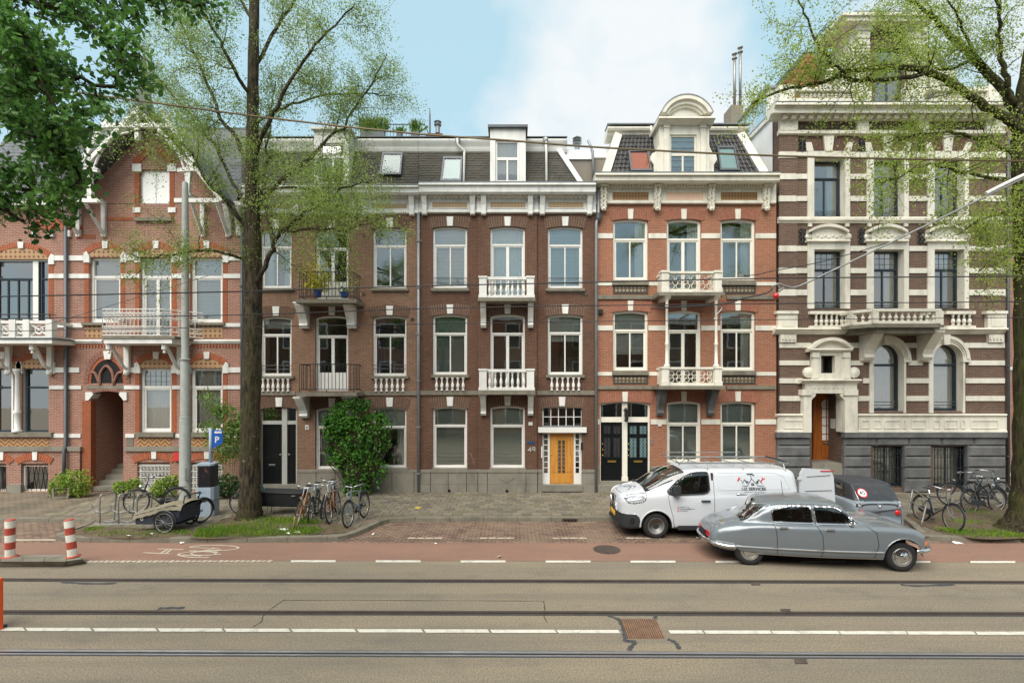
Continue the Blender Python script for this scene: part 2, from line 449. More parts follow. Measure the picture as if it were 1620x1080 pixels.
def window(par, x0, x1, y0, y1, rise=3.2, tr=None, mull=1, ft='frame', fw=.075, cur=None, d=0.0, rec=.11, upmull=0, sash=True, bars=None, deep=1.6, lead=False, name='window', label=None, low=None, gl='glass', shut=0.):
 """A sash window: y0 = crown, y1 = bottom; tr = transom row; mull = number of upright bars below it."""
 X0, X1, Z0, ZC, ZS = fx(x0, d), fx(x1, d), fz(y1, d), fz(y0, d), fz(y0 + rise, d)
 Y = FY - d + rec
 m = MB()
 po = outline(X0, X1, Z0, ZS, ZC)
 pi = outline(X0 + fw, X1 - fw, Z0 + fw, ZS - fw * (1 if rise < .5 else .75), ZC - fw)
 m.ring(po, pi, Y, Y + .10)
 win = m.build(name, ft, par, label=label)
 XI0, XI1, ZI0 = X0 + fw, X1 - fw, Z0 + fw
 s2 = fw * .62
 ZT = fz(tr, d) if tr else None
 zt_top = ZT if tr else ZC - fw
 if tr:
  MB().box(XI0, XI1, Y + .004, Y + .085, ZT - fw * .5, ZT + fw * .42).build('transom', ft, win)
 if sash:
  q = MB()
  a = [(XI0, ZI0), (XI1, ZI0), (XI1, (ZT - fw * .5) if tr else ZS - fw * .8), (XI0, (ZT - fw * .5) if tr else ZS - fw * .8)]
  b = [(a[0][0] + s2, a[0][1] + s2), (a[1][0] - s2, a[1][1] + s2), (a[2][0] - s2, a[2][1] - s2), (a[3][0] + s2, a[3][1] - s2)]
  if not tr: b[2] = (b[2][0], a[2][1] - .001); b[3] = (b[3][0], a[3][1] - .001)
  q.ring(a, b, Y + .03, Y + .075)
  q.build('sash', ft, win)
 top = (ZT - fw * .5) if tr else ZC - fw
 for i in range(mull):
  xm = XI0 + (XI1 - XI0) * (i + 1) / (mull + 1)
  hw = .022 if mull == 1 and sash else .02
  if name == 'balcony_door': hw = .055
  MB().box(xm - hw, xm + hw, Y + .022, Y + .07, ZI0 + s2 * .9, top - (s2 * .9 if tr else 0)).build('glazing_bar', ft, win)
 for i in range(upmull):
  xm = XI0 + (XI1 - XI0) * (i + 1) / (upmull + 1)
  MB().box(xm - .02, xm + .02, Y + .022, Y + .07, ZT + fw * .4, ZC - fw - .02).build('glazing_bar', ft, win)
 if low:                                            # solid lower panel of a door
  zl = fz(low, d)
  MB().box(XI0 + s2 * .8, XI1 - s2 * .8, Y + .02, Y + .066, ZI0 + s2 * .8, zl).build('door_panel', ft, win)
 gp = outline(XI0 - .005, XI1 + .005, ZI0 - .005, ZS - fw + .005, ZC - fw + .006)
 gm = MB()
 gm.add([(p[0], Y + .052, p[1]) for p in gp], [tuple(range(len(gp)))])
 gm.build('pane', gl, win)
 if lead:
  zt, zb = ZC - fw, (ZT if tr else ZI0)
  q = MB()
  for i in range(1, 5):
   xx = XI0 + (XI1 - XI0) * i / 5
   q.box(xx - .008, xx + .008, Y + .045, Y + .06, zb, zt - .02)
  for i in range(1, 3):
   zz = zb + (zt - zb) * i / 3
   q.box(XI0, XI1, Y + .043, Y + .058, zz - .008, zz + .008)
  q.build('leading', 'zinc_dk', win)
 if bars:
  for by in bars:
   MB().tube([(X0 + .02, Y - .05, fz(by, d)), (X1 - .02, Y - .05, fz(by, d))], .012, 5).build('guard_bar', 'zinc_dk', win)
 yr = Y + .105
 r = MB()
 r.add([(X0 - .2, yr, Z0 - .05), (X1 + .2, yr, Z0 - .05), (X1 + .2, yr, ZC + .05), (X0 - .2, yr, ZC + .05), (X0 - .2, yr + deep, Z0 - .05), (X1 + .2, yr + deep, Z0 - .05), (X1 + .2, yr + deep, ZC + .05), (X0 - .2, yr + deep, ZC + .05)],
   [(0, 4, 7, 3), (1, 2, 6, 5), (0, 1, 5, 4), (3, 7, 6, 2), (4, 5, 6, 7)])
 r.build('room', 'room', win)
 zi0, zi1 = ZI0 + .0, ZC - fw * .5
 for c in (cur or '').split():
  if c == 'blind': slats(XI0 - .02, XI1 + .02, zi0, zi1, Y + .18).build('blind', 'blind', win)
  elif c == 'blindw': slats(XI0 - .02, XI1 + .02, zi0, zi1, Y + .18).build('blind', 'blindw', win)
  elif c.startswith('up'):                       # blind drawn down part of the way, e.g. up40
   k = int(c[2:]) / 100.
   slats(XI0 - .02, XI1 + .02, zi1 - (zi1 - zi0) * k, zi1, Y + .16).build('blind', 'blindw', win)
  elif c == 'sheer': wavy(XI0 - .04, XI1 + .04, zi0, zi1, Y + .22, .025, 11).build('curtain', 'curtain', win)
  elif c == 'shutter': MB().box(XI0 - .01, XI1 + .01, Y + .085, Y + .1, zi0 - .05, zi1).build('shutter', 'blindw', win)
  elif c == 'L': wavy(XI0 - .05, XI0 + (XI1 - XI0) * .3, zi0, zi1, Y + .2, .03, 4).build('curtain', 'curtain', win)
  elif c == 'R': wavy(XI1 - (XI1 - XI0) * .3, XI1 + .05, zi0, zi1, Y + .2, .03, 4).build('curtain', 'curtain', win)
  elif c == 'bL': wavy(XI0 - .05, XI0 + (XI1 - XI0) * .2, zi0, zi1, Y + .2, .03, 3).build('curtain', 'curtainb', win)
  elif c == 'bR': wavy(XI1 - (XI1 - XI0) * .26, XI1 + .05, zi0, zi1, Y + .2, .03, 4).build('curtain', 'curtainb', win)
  elif c == 'low': MB().box(XI0, XI1, Y + .15, Y + .16, zi0, zi0 + (zi1 - zi0) * .3).build('blind', 'blindw', win)
 return win
_bal = {}
def baluster_mesh(h, r, mat, sq=False):
 k = (round(h, 3), round(r, 3), mat)
 if k not in _bal:
  p = [(.95, 0), (.95, .07), (.55, .09), (.5, .14), (.72, .2), (1., .34), (.86, .48), (.5, .62), (.46, .74), (.62, .78), (.5, .82), (.52, .88), (.95, .91), (.95, 1)]
  b = MB().lathe((0, 0, 0), [(a * r, z * h) for a, z in p], 8)
  b.sm = False
  _bal[k] = b.mesh('baluster', mat)
 return _bal[k]
def balusters(par, mat, x0, x1, y0, y1, n, d, r=.055):
 z0, z1 = fz(y1, d), fz(y0, d)
 me = baluster_mesh(z1 - z0, r, mat)
 X0, X1 = fx(x0, d), fx(x1, d)
 for i in range(n):
  put('baluster', me, par, (X0 + (X1 - X0) * (i + .5) / n, FY - d, z0))
def console(par, mat, cx, w, y0, y1, out, d=0.0, name='console', foot=.35, style='s'):
 """Scrolled bracket under a slab or cornice: deep at the top, curling in to the wall below."""
 z1, z0 = fz(y0, d + out * .5), fz(y1, d + out * .3)
 h = z1 - z0
 x = fx(cx, d + out * .5); hw = w * .5 * (FY - d - out * .5) / F
 pr = [(0, 1), (1, 1), (1, .86), (.93, .8), (.8, .68), (.6, .5), (foot + .08, .34), (foot, .2), (foot + .05, .1), (foot * .8, 0), (0, 0)]
 pts = [(FY - d - p * out, z0 + q * h) for p, q in pr]
 m = MB().prism(pts, x - hw, x + hw, 'x')
 m.box(x - hw * 1.25, x + hw * 1.25, FY - d - out * 1.06, FY - d + .01, z1 - .06, z1 - .002)
 return m.build(name, mat, par)
def ornate_console(par, mat, cx, w, y0, y1, out):
 z1, z0 = fz(y0, out), fz(y1, out)
 x = fx(cx, out); hw = w * .5 * (FY - out) / F
 o = MB().box(x - hw, x + hw, FY - out * .55, FY + .02, z0 + (z1 - z0) * .1, z1).build('console', mat, par)
 m = MB()
 rr = random.Random(int(cx))
 for i in range(26):                                # carved leaf and scroll work
  u = i / 25.
  zz = z1 - .06 - (z1 - z0 - .1) * u
  ww = hw * (1.1 - .55 * abs(u - .25))
  for s in (-1, 1):
   m.lathe((x + s * ww * rr.uniform(.25, .8), FY - out * .55 - .0, zz), [(.004, -.02), (.05, .0), (.042, .05), (.012, .09 * (1.2 - .6 * u))], 6, 'y')
 m.lathe((x, FY - out * .5, z0 + .06), [(.01, -.06), (.08, 0), (.07, .06), (.02, .1)], 8, 'y')
 m.build('carving', mat, o)
 MB().box(x - hw * 1.15, x + hw * 1.15, FY - out, FY - .01, z1 - .07, z1 - .002).build('capital', mat, o)
 return o
def cornice(par, mat, x0, x1, prof, name='cornice', ends=True):
 """Moulding run along the facade: prof = [(py, stand-out)], top to bottom; px in, returns inward when ends."""
 pts = [(FY - o, fz(y, o)) for y, o in prof]
 pts = pts + [(FY + .02, pts[-1][1]), (FY + .02, pts[0][1])]
 o0 = max(o for _, o in prof)
 return MB().prism(pts, fx(x0, o0), fx(x1, o0), 'x').build(name, mat, par)
def dentils(par, mat, x0, x1, y0, y1, d0, d1, step=.16, w=.09):
 me = MB().box(-w / 2, w / 2, -(d0 - d1), 0, 0, fz(y0, d0) - fz(y1, d0)).mesh('dentil', mat)
 X0, X1 = fx(x0, d0), fx(x1, d0)
 n = max(1, int((X1 - X0) / step))
 for i in range(n):
  put('dentil', me, par, (X0 + (X1 - X0) * (i + .5) / n, FY - d1, fz(y1, d0)))
def roof_tiles(par, name, mat, quad, rows, cols, lift=.02, wav=False, seed=1, base='roof'):
 """A pitch laid with separate overlapping tiles. quad = bl, br, tr, tl corners."""
 bl, br, tr, tl = [Vector(q) for q in quad]
 nrm = (br - bl).cross(tl - bl).normalized()
 if nrm.y > 0: nrm = -nrm
 rr = random.Random(seed)
 sheet = MB().add([q - nrm * .02 for q in (bl, br, tr, tl)], [(0, 1, 2, 3)]).build(base, 'dark', par)
 m = MB()
 for j in range(rows):
  v0, v1 = j / rows, min(1, (j + 1.25) / rows)
  off = .5 * (j % 2) if not wav else 0
  for i in range(-1, cols + 1):
   u0, u1 = max(0, (i + off + .02) / cols), min(1, (i + off + .98) / cols)
   if u1 - u0 < .15 / cols: continue
   def pt(u, v, l): return bl.lerp(br, u).lerp(tl.lerp(tr, u), v) + nrm * l
   k = lift * rr.uniform(.8, 1.35)
   if not wav:
    e = rr.uniform(-.006, .006)
    m.hexa([pt(u0, v0 + e, .0), pt(u1, v0 + e, .0), pt(u1, v1, .0), pt(u0, v1, 0), pt(u0, v0 + e, k), pt(u1, v0 + e, k), pt(u1, v1, .004), pt(u0, v1, .004)])
   else:
    n = 5
    vs = []
    for v, l in ((v0, k), (v1, .006)):
     for q in range(n):
      uu = u0 + (u1 - u0) * q / (n - 1)
      vs.append(pt(uu, v, l + .035 * (math.sin(q / (n - 1) * math.pi * 1.6 + .2) * .5 + .5)))
    for q in range(n):
     uu = u0 + (u1 - u0) * q / (n - 1)
     vs.append(pt(uu, v0, -.01))
    fs = [(q, q + 1, n + q + 1, n + q) for q in range(n - 1)] + [(q + 1, q, 2 * n + q, 2 * n + q + 1) for q in range(n - 1)]
    m.add(vs, fs)
 return m.build(name, mat, par if sheet is None else sheet, kind='stuff')
def pipe(par, pts, r=.05, mat='zinc', name='downpipe', clips=0):
 o = MB().tube(pts, r, 8).smooth().build(name, mat, par)
 a, b = Vector(pts[0]), Vector(pts[-1])
 for i in range(clips):
  c = a.lerp(b, (i + .6) / clips)
  MB().lathe((c.x, c.y, c.z - .03), [(r * 1.5, 0), (r * 1.5, .05)], 8).build('pipe_clip', mat, o)
 return o
def skylight(par, c4, mat='glass', rollo=None):
 """Roof window in the plane of four corners bl, br, tr, tl."""
 q = [Vector(p) for p in c4]
 n = (q[1] - q[0]).cross(q[3] - q[0]).normalized()
 if n.y > 0: n = -n
 cen = sum(q, Vector()) / 4
 m = MB()
 inn = [p.lerp(cen, .16) for p in q]
 for i in range(4):
  j = (i + 1) % 4
  m.hexa([q[i], q[j], inn[j], inn[i], q[i] + n * .11, q[j] + n * .11, inn[j] + n * .11, inn[i] + n * .11])
 o = m.build('roof_window', 'zinc_dk', par)
 MB().add([p + n * .085 for p in inn], [(0, 1, 2, 3)]).build('pane', 'roofglass', o)
 MB().add([p + n * .05 for p in inn], [(0, 1, 2, 3)]).build('blind', rollo or 'blindw', o)
 return o
# ================================================================ ground, road, pavement
def kerb_path():
 px = [(-700, 829), (-300, 828), (60, 826.5), (118, 827), (140, 829), (128, 837), (96, 849), (88, 853.5), (104, 856.6), (180, 857.6), (300, 858.5), (430, 857.6), (520, 856.6),
   (548, 853), (574, 844), (592, 835), (606, 829.5), (640, 825.5), (800, 824.6), (974, 824.5), (1200, 824), (1405, 824.5), (1432, 828), (1448, 842), (1458, 852), (1476, 855.6), (1620, 857.2), (1900, 860), (2400, 864)]
 return [G(a, b) for a, b in px]
KP = crom(kerb_path(), 5)
M['asphalt'] = None
def asphalt():
 t = NT('asphalt')
 v = t.obj()
 fine = t.noise(v, 38, 4, .75)
 spk = t.noise(v, 85, 2, .6)
 wide = t.noise(t.scl(v, .22, 1.1, 1), 1.0, 6, .6)          # wheel bands and patched lanes run along the street
 c = t.mix(t.ramp(wide, .32, .68), S(126, 117, 102), S(153, 139, 115))
 c = t.mix(t.math('MULTIPLY', t.ramp(fine, .42, .6), .75), c, S(88, 82, 73))
 c = t.mix(t.math('MULTIPLY', t.ramp(spk, .58, .68), .7), c, S(184, 174, 154))
 st = t.ramp(t.noise(t.scl(v, .6, 1, 1), 1.3, 9, .75), .53, .70)
 c = t.mix(t.math('MULTIPLY', st, .5), c, S(92, 87, 80))
 tm = t.ramp(t.noise(t.scl(v, .03, 2.6, 1), 1., 3, .6), .5, .62)
 c = t.mix(t.math('MULTIPLY', tm, .28), c, S(100, 95, 87))
 return t.end(t.bsdf(c, .8, 0, t.bump(t.math('ADD', fine, spk), .35, .006), .35))
M['asphalt'] = asphalt()
def redlane():
 t = NT('red_asphalt')
 v = t.obj()
 fine = t.noise(v, 60, 3, .7)
 wide = t.noise(t.scl(v, .35, 1, 1), 1.1, 7, .65)
 c = t.mix(t.ramp(wide, .3, .7), S(132, 104, 90), S(152, 118, 100))
 c = t.mix(t.math('MULTIPLY', t.ramp(fine, .42, .6), .6), c, S(104, 82, 72))
 c = t.mix(t.math('MULTIPLY', t.ramp(t.noise(v, 1.6, 9, .75), .52, .7), .5), c, S(120, 104, 94))
 return t.end(t.bsdf(c, .85, 0, t.bump(fine, .3, .005), .3))
M['redlane'] = redlane()
def klinker(name, a, b, mo, bw=.21, rh=.105, ms=.012):
 t = NT(name)
 v = t.obj()
 br = t.n('ShaderNodeTexBrick', {'Vector': v, 'Color1': a, 'Color2': b, 'Mortar': mo, 'Scale': 1., 'Mortar Size': ms, 'Mortar Smooth': .4, 'Brick Width': bw, 'Row Height': rh})
 n = t.noise(v, 1.1, 7, .65)
 c = t.mix(t.math('MULTIPLY', t.ramp(n, .4, .7), .5), br.outputs['Color'], S(150, 132, 112))
 c = t.mix(t.math('MULTIPLY', t.ramp(t.noise(v, 3.3, 6, .7), .52, .7), .45), c, S(72, 66, 58))
 h = t.math('ADD', t.math('SUBTRACT', 1., br.outputs['Fac']), t.math('MULTIPLY', t.noise(v, 30), .4))
 return t.end(t.bsdf(c, .85, 0, t.bump(h, .6, .012), .3))
M['klinker'] = klinker('clinker_paving', S(104, 82, 72), S(142, 116, 98), S(62, 55, 48), ms=.018)
M['klinkgrey'] = klinker('grey_clinker_paving', S(98, 91, 78), S(114, 105, 88), S(64, 59, 50))
M['tile'] = plain('concrete_tile', S(120, 111, 94), .9, var=.22, scale=1.3, bump=.25, bscale=30, dirt=S(84, 84, 66), damt=.55)
M['kerb'] = plain('kerb_stone', S(116, 110, 96), .9, var=.25, scale=3, bump=.3, dirt=S(72, 74, 56), damt=.6)
M['roadpaint'] = plain('road_paint', S(206, 202, 188), .8, var=.12, scale=7, dirt=S(132, 124, 110), damt=.8, bump=.2)
M['oldpaint'] = plain('worn_road_paint', S(186, 174, 156), .85, var=.15, scale=9, dirt=S(140, 118, 102), damt=.9, bump=.2)
M['soil'] = plain('soil', S(92, 76, 60), .95, var=.35, scale=5, bump=.6, bscale=12, dirt=S(84, 96, 50), damt=.7)
M['tar'] = plain('tar_seam', S(66, 68, 70), .6, var=.15)
M['rail'] = plain('rail_steel', S(205, 206, 210), .32, .85, var=.15, scale=3)
M['railrust'] = plain('rail_rust', S(84, 70, 62), .6, .3, var=.25, scale=4)
M['groove'] = plain('rail_groove', S(34, 32, 30), .9, var=.2)
M['iron'] = plain('cast_iron', S(88, 78, 70), .7, .3, var=.3, scale=6)
gr = MB().add([(-400, -60, -.02), (400, -60, -.02), (400, 900, -.02), (-400, 900, -.02)], [(0, 1, 2, 3)]).build('ground', 'asphalt', kind='structure')
def strip(name, mat, a0, b0, a1, b1, z, kind='structure', parent=None):      # quad between two pixel lines on the ground
 return MB().add([tuple(G(*a1, z)), tuple(G(*b1, z)), tuple(G(*b0, z)), tuple(G(*a0, z))], [(0, 1, 2, 3)]).build(name, mat, parent, kind=kind)
rd = MB().add([(-60, -12, 0), (60, -12, 0), (60, 14.0, 0), (-60, 14.0, 0)], [(0, 1, 2, 3)]).build('road', 'asphalt', kind='structure')
strip('bicycle_lane', 'redlane', (-900, 850), (2500, 857), (-900, 884), (2500, 890), .004)
# clinker parking bays between the lane and the kerb, down to the facades under the pavement slab
MB().add([tuple(G(-900, 857, .008)), tuple(G(2500, 859, .008)), (44, 16.5, .008), (-44, 16.5, .008)], [(0, 1, 2, 3)]).build('parking_bay', 'klinker', kind='structure')
# pavement: one raised slab, its tiles and kerb stones as pieces
def pave_poly():
 inset = [Vector((p.x, p.y, 0)) for p in KP]
 return inset
KPI = pave_poly()
poly = [(p.x, p.y) for p in KPI] + [(KPI[-1].x, FY + .5), (KPI[0].x, FY + .5)]
from mathutils.geometry import delaunay_2d_cdt
dv, _, df, _, _, _ = delaunay_2d_cdt([Vector(p) for p in poly], [], [list(range(len(poly)))], 1, 1e-5)
me = bpy.data.meshes.new('pavement')
me.from_pydata([(p.x, p.y, .105) for p in dv], [], [tuple(f) if ((dv[f[1]] - dv[f[0]]).cross(dv[f[2]] - dv[f[0]]) > 0) else tuple(f)[::-1] for f in df])
me.materials.append(M['klinkgrey'])
pavement = link('pavement', me, kind='structure')
def inside(x, y, pl):
 c = False
 j = len(pl) - 1
 for i in range(len(pl)):
  if (pl[i][1] > y) != (pl[j][1] > y) and x < (pl[j][0] - pl[i][0]) * (y - pl[i][1]) / (pl[j][1] - pl[i][1]) + pl[i][0]: c = not c
  j = i
 return c
# kerb stones follow the edge
acc = [0.]
for i in range(1, len(KP)): acc.append(acc[-1] + (KP[i] - KP[i - 1]).length)
def along(s):
 s = max(0, min(acc[-1] - 1e-4, s))
 lo = 0
 for i in range(len(acc) - 1):
  if acc[i] <= s <= acc[i + 1]:
   return KP[i].lerp(KP[i + 1], (s - acc[i]) / max(1e-6, acc[i + 1] - acc[i]))
 return KP[-1]
s = 0.
rk = random.Random(3)
while s < acc[-1] - .3:
 a, b = along(s + .006), along(s + .994)
 m_ = along(s + .5)
 if abs(a.x) < 21 or abs(b.x) < 21:
  bend = abs((b - a).normalized().cross((m_ - a).normalized()).z) > .03
  seg = [s + .006 + .988 * k / 4 for k in range(5)] if bend else [s + .006, s + .994]
  top = .125 + rk.uniform(-.008, .008)
  m = MB()
  for k in range(len(seg) - 1):
   p, q = along(seg[k]), along(seg[k + 1])
   d = (q - p).normalized()
   nrm = Vector((d.y, -d.x, 0))
   if nrm.y > 0 and abs(d.x) > .3 and d.x > 0: nrm = -nrm
   nn = Vector((d.y, -d.x, 0))
   o, i_ = nn * .02, nn * -.16
   m.hexa([p + o + Vector((0, 0, -.03)), q + o + Vector((0, 0, -.03)), q + i_ + Vector((0, 0, -.03)), p + i_ + Vector((0, 0, -.03)),
     p + o * .2 + Vector((0, 0, top - .01)), q + o * .2 + Vector((0, 0, top - .01)), q + i_ + Vector((0, 0, top)), p + i_ + Vector((0, 0, top))])
  m.build('kerb_stone', 'kerb', pavement)
 s += 1.0
# concrete tiles 30 x 30 cm; those that show largest are pieces, the rest one mass
pitL = [G(a, b, .12) for a, b in ((300, 851), (318, 836), (352, 822), (380, 812), (430, 816), (490, 822), (556, 832), (556, 840), (480, 846), (400, 850))]
pitR = [G(a, b, .12) for a, b in ((1470, 806), (1500, 800), (1560, 796), (1700, 800), (1760, 840), (1620, 851), (1540, 851), (1480, 838), (1445, 822), (1440, 812))]
pitA = [G(a, b, .12) for a, b in ((118, 846), (140, 833), (200, 834), (300, 838), (300, 848), (200, 851))]
tcand = []
sz = .30
ix0, ix1 = int(-18 / sz), int(19 / sz)
pl = [(p.x, p.y) for p in KP]
pl = pl + [(pl[-1][0], FY + 1), (pl[0][0], FY + 1)]
pits = [[(p.x, p.y) for p in q] for q in (pitL, pitR, pitA)]
for i in range(ix0, ix1):
 for j in range(int(12.6 / sz), int((FY - .05) / sz)):
  x, y = i * sz + (j % 2) * sz * .5, j * sz
  if x < G(128, 800).x and y < 20: continue          # older brick paving by the left house
  cs = [(x + a, y + b) for a in (-.19, .49) for b in (-.19, .49)]
  if not all(inside(a, b, pl) for a, b in cs): continue
  if any(inside(x + sz / 2, y + sz / 2, q) for q in pits): continue
  tcand.append((x, y))
rt = random.Random(5)
tcand.sort(key=lambda t: (abs(t[0] - 0.) > 9.5, t[1]))
tmesh = []
TM = [plain('concrete_tile_' + n_, S(*c_), .9, var=.2, scale=1.3, bump=.25, bscale=30, dirt=S(84, 84, 66), damt=.5) for n_, c_ in (('grey', (118, 110, 95)), ('pale', (128, 119, 102)), ('dark', (104, 98, 86)), ('green', (110, 106, 84)))]
for k in range(4):
 b = MB().box(.011, sz - .011, .011, sz - .011, -.02, .0)
 tmesh.append(b.mesh('paving_tile', TM[k]))
mass = MB()
for k, (x, y) in enumerate(tcand):
 dz = rt.uniform(-.003, .004)
 if k < 300:
  link('paving_tile', tmesh[rt.choice((0, 0, 0, 1, 1, 2, 3))], pavement, loc=(x, y, .117 + dz)).rotation_euler = (rt.uniform(-.008, .008), rt.uniform(-.008, .008), 0)
 else:
  mass.box(x + .011, x + sz - .011, y + .011, y + sz - .011, .1, .117 + dz)
mo = mass.build('paving_tiles', TM[0], pavement, kind='stuff')
for q in TM[1:]: mo.data.materials.append(q)
for k in range(0, len(mo.data.polygons), 6):
 c = rt.choice((0, 0, 0, 1, 1, 2, 3))
 for j in range(6): mo.data.polygons[k + j].material_index = c
# earth round the trees
def patch(name, pts, z, mat, parent=None, kind=None, dome=.05):
 c = sum(pts, Vector()) / len(pts)
 cp = crom(pts, 4, True)
 m = MB()
 k = len(cp)
 vs = [(c.x, c.y, z + dome)] + [(c.x + (p.x - c.x) * .6, c.y + (p.y - c.y) * .6, z + dome * .7) for p in cp] + [(p.x, p.y, z) for p in cp]
 fs = [(0, 1 + i, 1 + (i + 1) % k) for i in range(k)] + [(1 + i, 1 + k + i, 1 + k + (i + 1) % k, 1 + (i + 1) % k) for i in range(k)]
 m.add(vs, fs)
 m.sm = True
 return m.build(name, mat, parent, kind=kind)
patch('tree_bed', pitL, .119, 'soil', kind='structure')
patch('tree_bed', pitR, .119, 'soil', kind='structure', dome=.08)
patch('tree_bed', pitA, .119, 'soil', kind='structure')
M['grass'] = leafmat('grass_blades', S(84, 122, 36), S(136, 160, 56), .3, 2)
def grass(name, pts, n, label, seed, hmax=.12, spots=None):
 rr = random.Random(seed)
 pg = [(p.x, p.y) for p in pts]
 x0, x1 = min(p[0] for p in pg), max(p[0] for p in pg)
 y0, y1 = min(p[1] for p in pg), max(p[1] for p in pg)
 m = MB()
 c = 0
 while c < n:
  if spots:
   sx, sy, sr = rr.choice(spots)
   x, y = rr.gauss(sx, sr), rr.gauss(sy, sr * .6)
  else: x, y = rr.uniform(x0, x1), rr.uniform(y0, y1)
  c += 1
  if not inside(x, y, pg): continue
  h = rr.uniform(.3, 1) * hmax
  a = rr.uniform(0, 6.28)
  w = .007
  dx, dy = math.cos(a) * w, math.sin(a) * w
  lx, ly = rr.gauss(0, .035), rr.gauss(0, .035)
  m.add([(x - dx, y - dy, .12), (x + dx, y + dy, .12), (x + lx * .5 + dx * .7, y + ly * .5 + dy * .7, .13 + h * .7), (x + lx, y + ly, .125 + h)], [(0, 1, 2), (0, 2, 3)])
 return m.build(name, 'grass', label=label, cat='grass', kind='stuff')
def gspots(l): return [(G(a, b, .12).x, G(a, b, .12).y, r) for a, b, r in l]
grass('grass', pitL, 5200, 'tufts of fresh grass round the foot of the middle street tree', 11, .15, gspots([(350, 842, .4), (395, 836, .5), (440, 826, .35), (330, 846, .3), (415, 845, .4), (480, 828, .2), (480, 842, .3)]))
grass('grass', pitR, 3600, 'thin grass on the earth round the mossy tree by the parked bikes', 12, .12, gspots([(1590, 822, .4), (1530, 828, .25), (1500, 842, .25), (1560, 845, .35), (1610, 846, .3), (1540, 812, .3)]))
grass('grass', pitA, 1100, 'weeds along the kerb below the wheel-holder rack', 13, .1, gspots([(150, 838, .12), (180, 844, .3), (240, 845, .3), (290, 843, .2)]))
# tram rails
def rail(y0, y1, shiny, label):
 t = thing('tram_rail', label, 'rail', (0, G(810, (y0 + y1) / 2).y, 0))
 a, b = G(-500, y0 + (y0 - y1) * .31), G(2120, y1 + (y1 - y0) * .31)
 d = (b - a).normalized(); nn = Vector((-d.y, d.x, 0))
 def bar(w0, w1, z0, z1, name, mat):
  m = MB()
  m.hexa([a + nn * w0 + Vector((0, 0, z0)), b + nn * w0 + Vector((0, 0, z0)), b + nn * w1 + Vector((0, 0, z0)), a + nn * w1 + Vector((0, 0, z0)),
    a + nn * w0 + Vector((0, 0, z1)), b + nn * w0 + Vector((0, 0, z1)), b + nn * w1 + Vector((0, 0, z1)), a + nn * w1 + Vector((0, 0, z1))])
  m.build(name, mat, t)
 bar(.0, .056, -.01, .009, 'rail_head', 'rail' if shiny else 'railrust')
 bar(-.045, .0, -.01, .0035, 'groove', 'groove')
 bar(-.075, -.045, -.01, .008, 'rail_lip', 'rail' if shiny else 'railrust')
 bar(-.105, -.075, -.01, .0045, 'joint_seal', 'tar')
 bar(.056, .075, -.01, .0045, 'joint_seal', 'tar')
rail(916.5, 920.5, 0, 'dull steel tram rail farthest from the viewer beside the cycle lane')
rail(967.5, 970.5, 0, 'dark rusty tram rail just behind the dashed centre line')
rail(1030.5, 1036.5, 1, 'bright polished tram rail along the front edge of the road')
# painted lines
def dash(x0, x1, y, w, z=.009, parent=None, skew=0., name='lane_dash', mat='roadpaint'):
 m = MB()
 m.add([tuple(G(x0 + skew, y + w / 2, z)), tuple(G(x1 + skew, y + w / 2, z)), tuple(G(x1, y - w / 2, z)), tuple(G(x0, y - w / 2, z))], [(0, 1, 2, 3)])
 return m.build(name, mat, parent or rd)
for k in range(-3, 11):
 x = 460 + 134.4 * k
 if x < 400: continue
 dash(x, x + 71, 887.3 + (x - 600) * .0012, 3.2)
for i, (x0, x1) in enumerate([(-70, 36), (40, 142), (146, 245), (249, 350), (354, 456), (460, 560), (564, 666), (670, 771), (775, 877), (880, 978), (1057, 1110), (1113, 1218), (1220, 1325), (1327, 1432), (1434, 1540), (1543, 1650)]):
 dash(x0, x1, 994.5 + (x0 + x1) / 2 * .0040, 5.2, skew=4)
for x0 in (645, 759, 874, 991, 1105):
 for k in range(4): dash(x0 + k * 14, x0 + k * 14 + 12.4, 850.6, 1.7, .0125, mat='oldpaint')
for k in range(34):                                     # worn hatched stop line after the island
 x = 142 + k * 8.6
 dash(x, x + 6.5, 887.6 - k * .02, 3.5 - (k % 3) * .5, skew=-5, mat='oldpaint')
dash(20, 88, 853.4, 2.0, .0125, mat='oldpaint')
# the cycle symbol, painted on the red lane
def symbol():
 m = MB()
 cnt = [0]
 def seg(a, b, w=2.4):
  cnt[0] += 1
  z = .008 + cnt[0] * .00012
  a, b = G(*a, z), G(*b, z)
  d = (b - a).normalized(); nn = Vector((-d.y, d.x, 0)) * .026
  m.add([a - nn, b - nn, b + nn, a + nn], [(0, 1, 2, 3)])
 def arc(cx, cy, rx, ry, t0, t1, k=12):
  pts = [(cx + rx * math.cos(t0 + (t1 - t0) * i / k), cy + ry * math.sin(t0 + (t1 - t0) * i / k)) for i in range(k + 1)]
  for i in range(k): seg(pts[i], pts[i + 1])
 seg((226, 873.5), (268, 875.2)); seg((250, 867.5), (290, 868.5)); seg((266, 868), (254, 874.5)); seg((272, 868), (262, 875))
 arc(318, 876.5, 36, 4.8, 1.2, 5.6); arc(338, 866, 40, 4.2, 3.4, 8.2)
 seg((300, 865.5), (340, 866.5)); seg((318, 871), (346, 866)); seg((330, 871.5), (350, 868)); seg((300, 870.5), (345, 872)); seg((288, 877), (318, 879)); seg((322, 878), (350, 876))
 arc(322, 875, 20, 3.0, 0, 6.28)
 return m.build('cycle_symbol', 'oldpaint', rd)
symbol()
